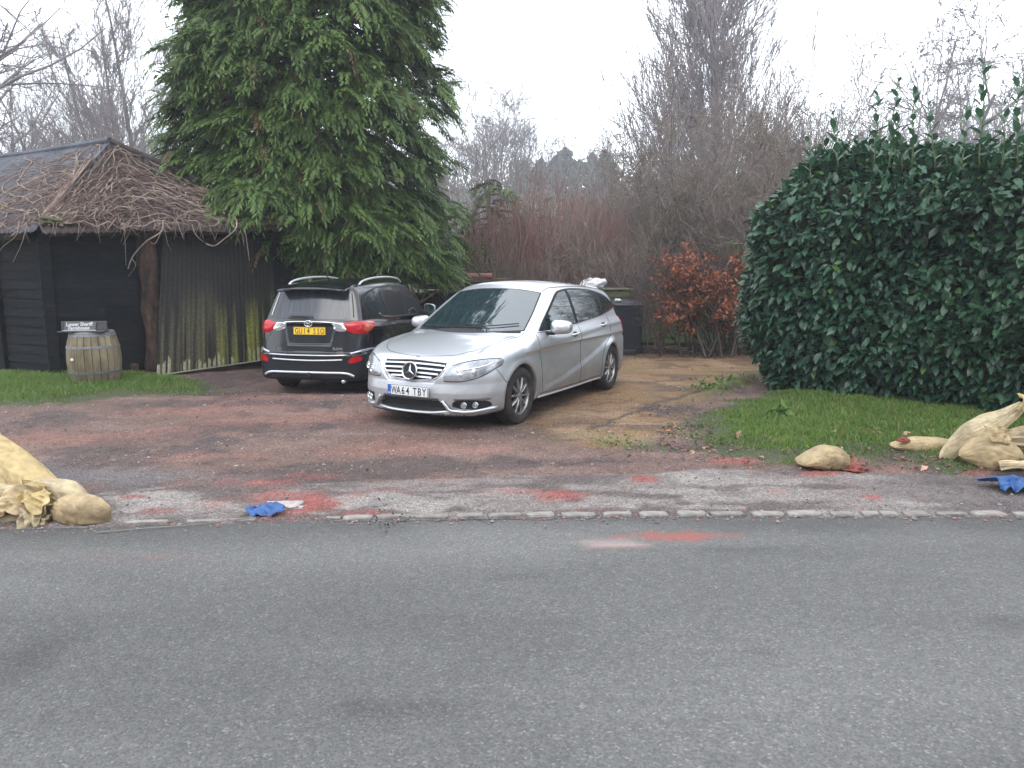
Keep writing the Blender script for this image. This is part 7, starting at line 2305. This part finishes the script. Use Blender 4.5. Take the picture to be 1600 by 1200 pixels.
def rag(name, label, loc, size, m, seed, rot=(0, 0, 0), cat='sandbag', group=None, parent=None, amp=.5):
    n = 40; u, v = np.meshgrid(np.linspace(-1, 1, n), np.linspace(-1, 1, n)); u, v = u.ravel(), v.ravel()
    e = 1 + (fbm(u * 1.2 + seed, v * 1.2, seed=seed, oct=2) - .5) * .9
    x = u * size[0] / 2 * e; y = v * size[1] / 2 * e
    z = size[2] * ((fbm(u * 1.4 + seed, v * .9, seed=seed + 1, oct=2) - .3) * 1.6 + amp * np.abs(np.sin(u * 3.5 + v * 1.2 + 4 * fbm(u * .8, v * .8, seed=seed + 3, oct=2))) * .9 + amp * np.abs(fbm(u * 2.2, v * 2.2, seed=seed + 2, oct=2) - .5) * 1.5)
    idx = np.arange(n * n).reshape(n, n); q = np.stack([idx[:-1, :-1], idx[:-1, 1:], idx[1:, 1:], idx[1:, :-1]], -1).reshape(-1, 4)
    o = mesh_np(name, np.stack([x, y, z], 1), q, m, parent, label=label, cat=cat if label else None, group=group); o.location = loc; o.rotation_euler = rot
    md = o.modifiers.new('thickness', 'SOLIDIFY'); md.thickness = .002
    return o
rag('empty_sandbag', 'crumpled empty sandbag cloth draped over the middle of the left pile', a_(28, 790, 4.80), (.42, .20, .10), M_bagt, 5, (.9, 0, .1))
rag('empty_sandbag', 'torn orange-tinged cloth hanging from the top of the left pile', a_(60, 778, 4.83), (.22, .16, .08), M_bagy, 6, (1.1, .3, -.3))
rag('empty_sandbag', 'pale torn tail of cloth hanging to the road at the left pile', a_(48, 818, 4.72), (.12, .18, .05), M_bagp, 7, (1.2, .1, .3))
# single bag on the apron
g0 = gp(1290, 737)
sb = bag('sandbag', 'lone half-empty sandbag with its torn end spilling red sand in front of the grass', [(g0.x - .205, g0.y + .06, .05), (g0.x - .14, g0.y + .07, .075), (g0.x, g0.y + .08, .095), (g0.x + .12, g0.y + .08, .085), (g0.x + .205, g0.y + .09, .05)], [(.10, .015), (.12, .07), (.13, .115), (.11, .11), (.07, .045)], M_bagt, 9, neck=(0, .8), wr=.06)
crumple('sand_spill', 'small wet red sand heap spilled from the lone sandbag', 'sand', (g0.x + .25, g0.y + .06, .0), (.10, .12, .028), M_rsand, 8, amp=.9)
# right group
bag('sandbag', 'long flat sandbag with a red-brown stain lying on the grass by the right-hand pile', [a_(1392, 697, 6.62), a_(1420, 695, 6.62), a_(1455, 697, 6.60), a_(1500, 700, 6.58)], [(.07, .02), (.085, .08), (.09, .085), (.06, .06)], M_bagt, 11, wr=.04)
crumple('sand_patch', 'dark red sand smeared on the flat stained sandbag', 'sand', tuple(a_(1411, 690, 6.55)), (.055, .03, .028), M_rsand, 12)
bag('sandbag', 'long sandbag leaning up to its tied neck in the right-hand pile', [a_(1471, 722, 6.30), a_(1480, 712, 6.30), a_(1505, 690, 6.28), a_(1540, 667, 6.28), a_(1575, 648, 6.3), a_(1598, 632, 6.3)], [(.012, .055), (.06, .09), (.10, .12), (.10, .11), (.07, .07), (.03, .03)], M_bagp, 13, neck=(0, 1), wr=.05)
rag('sandbag_neck', None, (0, 0, 0), (.12, .12, .05), M_bagt, 15, cat=None, parent=None) if False else None
bag('sandbag', 'plump sandbag with a knotted neck lying lowest in front of the right-hand pile', [a_(1498, 712, 6.15), a_(1525, 708, 6.12), a_(1558, 710, 6.05), a_(1592, 722, 6.0), a_(1604, 732, 5.95)], [(.04, .03), (.12, .13), (.155, .17), (.12, .11), (.03, .03)], M_bagt, 14, neck=(0, .6), wr=.04)
bag('sandbag', 'sandbag folded over the top of the right-hand pile beyond the knotted one', [a_(1560, 690, 6.25), a_(1590, 685, 6.2), a_(1640, 690, 6.2), a_(1690, 705, 6.2)], [(.04, .04), (.13, .12), (.17, .14), (.05, .05)], M_bagp, 16, neck=(1, 0), wr=.04)
bag('sandbag', 'small gathered sandbag end lowest at the right edge above the blue plastic', [a_(1562, 728, 5.85), a_(1580, 726, 5.82), a_(1620, 728, 5.8), a_(1680, 735, 5.8)], [(.035, .035), (.03, .03), (.08, .07), (.10, .09), (.06, .06)], M_bagp, 17, neck=(1, 0), wr=.05)
rag('empty_sandbag', 'knotted bow of loose cloth on top of the plump right-hand sandbag', a_(1556, 682, 6.0), (.20, .12, .06), M_bagt, 18, (1.0, .2, -.1))
rag('empty_sandbag', 'frayed tied tuft at the very top of the right-hand pile', a_(1596, 630, 6.25), (.10, .13, .05), M_bagy, 19, (1.2, .2, .3))
# blue plastic scraps
def blue(label, loc, size, seed, rz): 
    o = rag('blue_plastic', label, loc, size, M_blue, seed, (.15, 0, rz), cat='plastic scrap', amp=.35)
    return o
gb = gp(412, 806)
blue('torn blue plastic rag lying on the kerb line left of centre', (gb.x, gb.y + .02, .012), (.25, .12, .05), 21, -.2)
crumple('pale_lump', 'pale lump of dried mortar behind the blue rag on the kerb line', 'rubble', (gb.x + .10, gb.y + .16, .005), (.14, .10, .03), mat('pale_mortar', (.38, .33, .32), rough=.95, noise=.2, bump=.5), 31)
gb2 = gp(1588, 770)
blue('bigger blue plastic sheet crumpled below the right-hand sandbags', (gb2.x, gb2.y + .05, .012), (.34, .24, .10), 22, .1)
# drawstring lying along the kerb
pts = [gp(150, 832, .012), gp(220, 826, .014), (gp(300, 820, .014)), gp(365, 812, .016), gp(400, 808, .02)]
MB().tube(catmull([p[:] for p in pts], False, 8), .0032, n=6).build('cord', mat('pale_cord', (.22, .20, .18), rough=.9), None, sm='all', label='thin pale cord stretched along the kerb from the left sandbags to the blue rag', cat='cord')

# ================================================================== grass, litter, stones
M_grass = mat('grass_blades', (.05, .12, .02), rough=.6, attrib='albedo', transl=.25, spec=.3)
rg = np.random.default_rng(201)
def grass_patch(name, P2, n, label, hscale, seed):
    r = np.random.default_rng(seed)
    P2 = np.array(P2); lo, hi = P2.min(0), P2.max(0)
    lo = np.maximum(lo, [-9, 5.5]); hi = np.minimum(hi, [8.4, 12.8])
    x = r.uniform(lo[0] - .3, hi[0] + .3, n * 3); y = r.uniform(lo[1] - .3, hi[1] + .3, n * 3)
    sd = poly_sd(x + (fbm(x * 2, y * 2, seed=91, oct=3) - .5) * .35, y + (fbm(x * 2, y * 2, seed=92, oct=3) - .5) * .35, P2)
    dens = np.clip(.97 - smooth(-.75, .06, sd) * .95 + (fbm(x * 4, y * 4, seed=seed) - .5) * 1.9 * smooth(-1.4, -.1, sd), 0, 1)
    k = (r.random(n * 3) < dens) & (sd < .15); x, y, sd = x[k], y[k], sd[k]
    vis = np.abs(x / np.maximum(y, 1)) < .76; x, y, sd = x[vis], y[vis], sd[vis]
    x, y, sd = x[:n], y[:n], sd[:n]; m_ = len(x)
    z = gz(x, y)
    clump = fbm(x * 5, y * 5, seed=seed + 4)
    h = hscale * r.uniform(.5, 1.4, m_) * (.5 + clump) * (1 - .55 * smooth(-.6, 0, sd))
    a = r.uniform(0, 6.28, m_); w = .0028 + .002 * r.random(m_)
    lean = r.normal(0, .45, (m_, 2)) * h[:, None]
    B_ = np.stack([x, y, z - .005], 1); sdv = np.stack([np.cos(a), np.sin(a), 0 * a], 1) * w[:, None]
    M1 = B_ + np.stack([lean[:, 0] * .3, lean[:, 1] * .3, h * .6], 1); T1 = B_ + np.stack([lean[:, 0], lean[:, 1], h], 1)
    V = np.stack([B_ - sdv, B_ + sdv, M1 - sdv * .8, M1 + sdv * .8, T1], 1).reshape(-1, 3)
    f = np.array([(0, 1, 3), (0, 3, 2), (2, 3, 4)]); F = (f[None] + (np.arange(m_) * 5)[:, None, None]).reshape(-1, 3)
    o = mesh_np(name, V, F, M_grass, kind='stuff', label=label, cat='grass')
    tn = np.clip(r.uniform(0, 1, m_) * .6 + fbm(x * 1.5, y * 1.5, seed=seed + 8) * .6, 0, 1)
    c = arr(.055, .115, .025)[None] * (1 - tn)[:, None] + arr(.165, .27, .055)[None] * tn[:, None]
    dry = (r.random(m_) < .10)[:, None]; c = np.where(dry, arr(.24, .19, .09)[None], c)
    attr(o, 'albedo', np.repeat(c, 5, axis=0))
grass_patch('verge_grass', GRASS_R, 52000, 'bright green grass verge between the apron and the laurel hedge', .052, 301)
grass_patch('barn_grass', GRASS_L, 26000, 'strip of green grass at the foot of the black barn', .060, 302)

# loose stones on drive and kerb
def stones(name, label, n, area, size, colr, seed, m, zfn, dens=None):
    r = np.random.default_rng(seed)
    x = r.uniform(area[0], area[1], n); y = r.uniform(area[2], area[3], n)
    if dens is not None: k = r.random(n) < dens(x, y); x, y = x[k], y[k]
    n = len(x)
    ico = np.array([(1, 0, 0), (-1, 0, 0), (0, 1, 0), (0, -1, 0), (0, 0, 1), (0, 0, -.6)], float)
    f = np.array([(0, 2, 4), (2, 1, 4), (1, 3, 4), (3, 0, 4), (2, 0, 5), (1, 2, 5), (3, 1, 5), (0, 3, 5)])
    s_ = size * np.exp(r.normal(0, .45, n))
    V = ico[None] * (1 + r.normal(0, .22, (n, 6, 3))) * s_[:, None, None]
    a = r.uniform(0, 6.28, n); c, s = np.cos(a)[:, None], np.sin(a)[:, None]
    X_ = V[..., 0] * c - V[..., 1] * s; Y_ = V[..., 0] * s + V[..., 1] * c
    V = np.stack([X_ + x[:, None], Y_ + y[:, None], V[..., 2] * .6 + (zfn(x, y) + s_ * .2)[:, None]], -1).reshape(-1, 3)
    F = (f[None] + (np.arange(n) * 6)[:, None, None]).reshape(-1, 3)
    o = mesh_np(name, V, F, m, kind='stuff', label=label, cat='gravel', smooth_sh=False)
    base = np.array(colr)[r.integers(0, len(colr), n)] * r.uniform(.7, 1.3, (n, 1))
    attr(o, 'albedo', np.repeat(base, 6, axis=0))
M_stone = mat('loose_stone', (.2, .18, .17), rough=.85, attrib='albedo')
PAL = [(.20, .16, .155), (.14, .11, .11), (.27, .23, .22), (.10, .085, .085), (.24, .10, .08), (.20, .18, .175)]
def on_drive(x, y):
    k = (y > kerb_y(x) + .12).astype(float)
    k *= (poly_sd(x, y, GRASS_R) > -.15) & (poly_sd(x, y, GRASS_L) > -.1)
    k *= np.where(y < np.interp(x, [-3.2, 0, 2.44, 4], [5.5, 5.86, 6.1, 5.9]), .25, 1.0)
    return k * np.clip((fbm(x * 1.2, y * 2.5, seed=77) - .25) * 2.2, 0, 1)
stones('loose_gravel', 'loose purple-grey gravel scattered over the drive', 29000, (-7.5, 4.5, 4.8, 11.0), .0062, PAL, 401, M_stone, gz, on_drive)
def kerb_d(x, y): return np.exp(-((y - kerb_y(x) - .02) / .10) ** 2) * np.clip((fbm(x * 2, y * 4, seed=78) - .2) * 2, 0, 1)
stones('kerb_grit', 'dark grit and crumbs gathered along the kerb line', 16000, (-4.2, 4.2, 4.45, 5.3), .006, [(.10, .09, .09), (.16, .15, .15), (.22, .2, .19), (.28, .12, .1)], 402, M_stone, lambda x, y: np.where(y > kerb_y(x), gz(x, y), .002), kerb_d)
# dead leaves and crumbs of mud
M_dleaf = mat('dead_leaf', (.13, .075, .05), rough=.8, attrib='albedo')
def litter(n, seed, dens, area, size, pal, label):
    r = np.random.default_rng(seed)
    x = r.uniform(area[0], area[1], n); y = r.uniform(area[2], area[3], n); k = r.random(n) < dens(x, y); x, y = x[k], y[k]; n = len(x)
    P = np.stack([x, y, gz(x, y) + .008 + r.uniform(0, .012, n)], 1)
    a = r.uniform(0, 6.28, n); s_ = size * r.uniform(.6, 1.5, n)[:, None]
    A_ = np.stack([np.cos(a), np.sin(a), r.normal(0, .3, n)], 1) * s_; B_ = np.stack([-np.sin(a), np.cos(a), r.normal(0, .3, n)], 1) * s_ * .55
    up = arr(0, 0, 1)[None] * s_ * .35
    V = np.stack([P - A_, P + B_ + up, P + A_, P - B_ + up * .4, P], 1).reshape(-1, 3)
    f = np.array([(0, 4, 1), (4, 2, 1), (0, 3, 4), (4, 3, 2)]); F = (f[None] + (np.arange(n) * 5)[:, None, None]).reshape(-1, 3)
    o = mesh_np('leaf_litter', V, F, M_dleaf, kind='stuff', label=label, cat='dead leaves', smooth_sh=False)
    attr(o, 'albedo', np.repeat(np.array(pal)[r.integers(0, len(pal), n)] * r.uniform(.7, 1.3, (n, 1)), 5, axis=0))
def ld(x, y):
    m = np.maximum.reduce([ell(x, y, G(1065, 640), .75, .6, seed=40, edge=.8), ell(x, y, G(1140, 700), .7, .3, seed=41, edge=.8) * .6, ell(x, y, G(1030, 715), 1.3, .3, seed=42, edge=.8) * .35, .8 * smooth(13.3, 14.2, y) * (x > 1.0), .05 + 0 * x])
    return m * (y > kerb_y(x) + .1)
litter(16000, 501, ld, (-4, 6, 4.9, 16), .016, [(.08, .05, .04), (.05, .035, .03), (.13, .07, .045), (.20, .11, .07)], 'dark fallen leaves collected beside the mud and under the hedges')
def ld2(x, y): return (poly_sd(x, y, GRASS_R) < .3) * .5
def ld3(x, y): return (np.abs(poly_sd(x, y, GRASS_R) + .05) < .28) * (y < 8) * np.clip((fbm(x * 3, y * 3, seed=5) - .3) * 3, 0, 1)
litter(3000, 503, ld3, (1.4, 4.6, 6.0, 8), .017, [(.10, .06, .045), (.06, .045, .035), (.22, .10, .06), (.16, .12, .08)], 'brown leaf crumbs and torn turf along the ragged front edge of the verge')
litter(170, 502, ld2, (1.5, 5.0, 6.0, 8), .032, [(.30, .13, .07), (.34, .2, .14), (.25, .15, .09)], 'few orange-brown leaves lying on the grass verge')
# weeds along the soil bank
M_weed = mat('weed_leaf', (.09, .17, .035), rough=.55, transl=.2, noise=.2)
wr_ = np.random.default_rng(66)
for i, (px_, py_, n_, sz, lb) in enumerate(((1112, 612, 170, .035, 'bright green weed clump on the middle of the soil bank by the mud'), (1145, 600, 130, .03, 'smaller weed clump where the soil bank meets the laurel'), (968, 695, 90, .022, 'low weed tuft at the lower edge of the orange mud'), (1220, 660, 14, .075, 'single laurel sprig sprouting from the grass verge'), (1000, 702, 60, .02, 'flat weed patch beside the low tuft at the mud edge'), (1150, 548, 40, .04, 'small bright weed at the foot of the back hedge'), (605, 822, 40, .012, 'tiny dry tuft growing by the kerb stones near centre'))):
    g_ = gp(px_, py_)
    r_ = thing('weed', lb, 'weed', (g_.x, g_.y, float(gz(np.array([g_.x]), np.array([g_.y]))[0]) if g_.y < 17 else 0))
    sp3 = (.16, .10, .05) if n_ > 50 else (.06, .06, .09)
    P = np.abs(wr_.normal(size=(n_, 3))) * arr(*sp3) * np.where(wr_.random((n_, 3)) < .5, -1, 1); P[:, 2] = np.abs(P[:, 2])
    leaf_cloud('leaves', P, sz, M_weed if i < 6 else M_dleaf, r_, wr_)
# ================================================================== mist in the air
hz = bpy.data.materials.new('mist'); hz.use_nodes = True
nt = hz.node_tree; nt.nodes.clear()
ho = N(nt, 'ShaderNodeOutputMaterial'); hv = N(nt, 'ShaderNodeVolumePrincipled')
hv.inputs['Color'].default_value = (.90, .94, 1.0, 1); hv.inputs['Density'].default_value = .0020; hv.inputs['Anisotropy'].default_value = .2
nt.links.new(hv.outputs[0], ho.inputs['Volume'])
MB().box((0, 175, 12), (530, 480, 31)).build('haze', hz, None, kind='stuff', label='thin pale winter mist hanging over the whole scene', cat='mist')

# unseen tree belt behind the viewer, added for car paint and glass to reflect
hb_ = thing('added_tree_belt', 'tall unseen leafy tree belt added behind the viewer for the cars to reflect', 'tree belt', (0, -13, 0))
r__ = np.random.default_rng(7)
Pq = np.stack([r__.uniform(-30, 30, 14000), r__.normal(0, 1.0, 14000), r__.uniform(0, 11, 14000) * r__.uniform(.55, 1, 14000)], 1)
leaf_cloud('foliage', Pq, .36, mat('added_belt_leaf', (.05, .06, .03), rough=.8, noise=.3), hb_, r__)
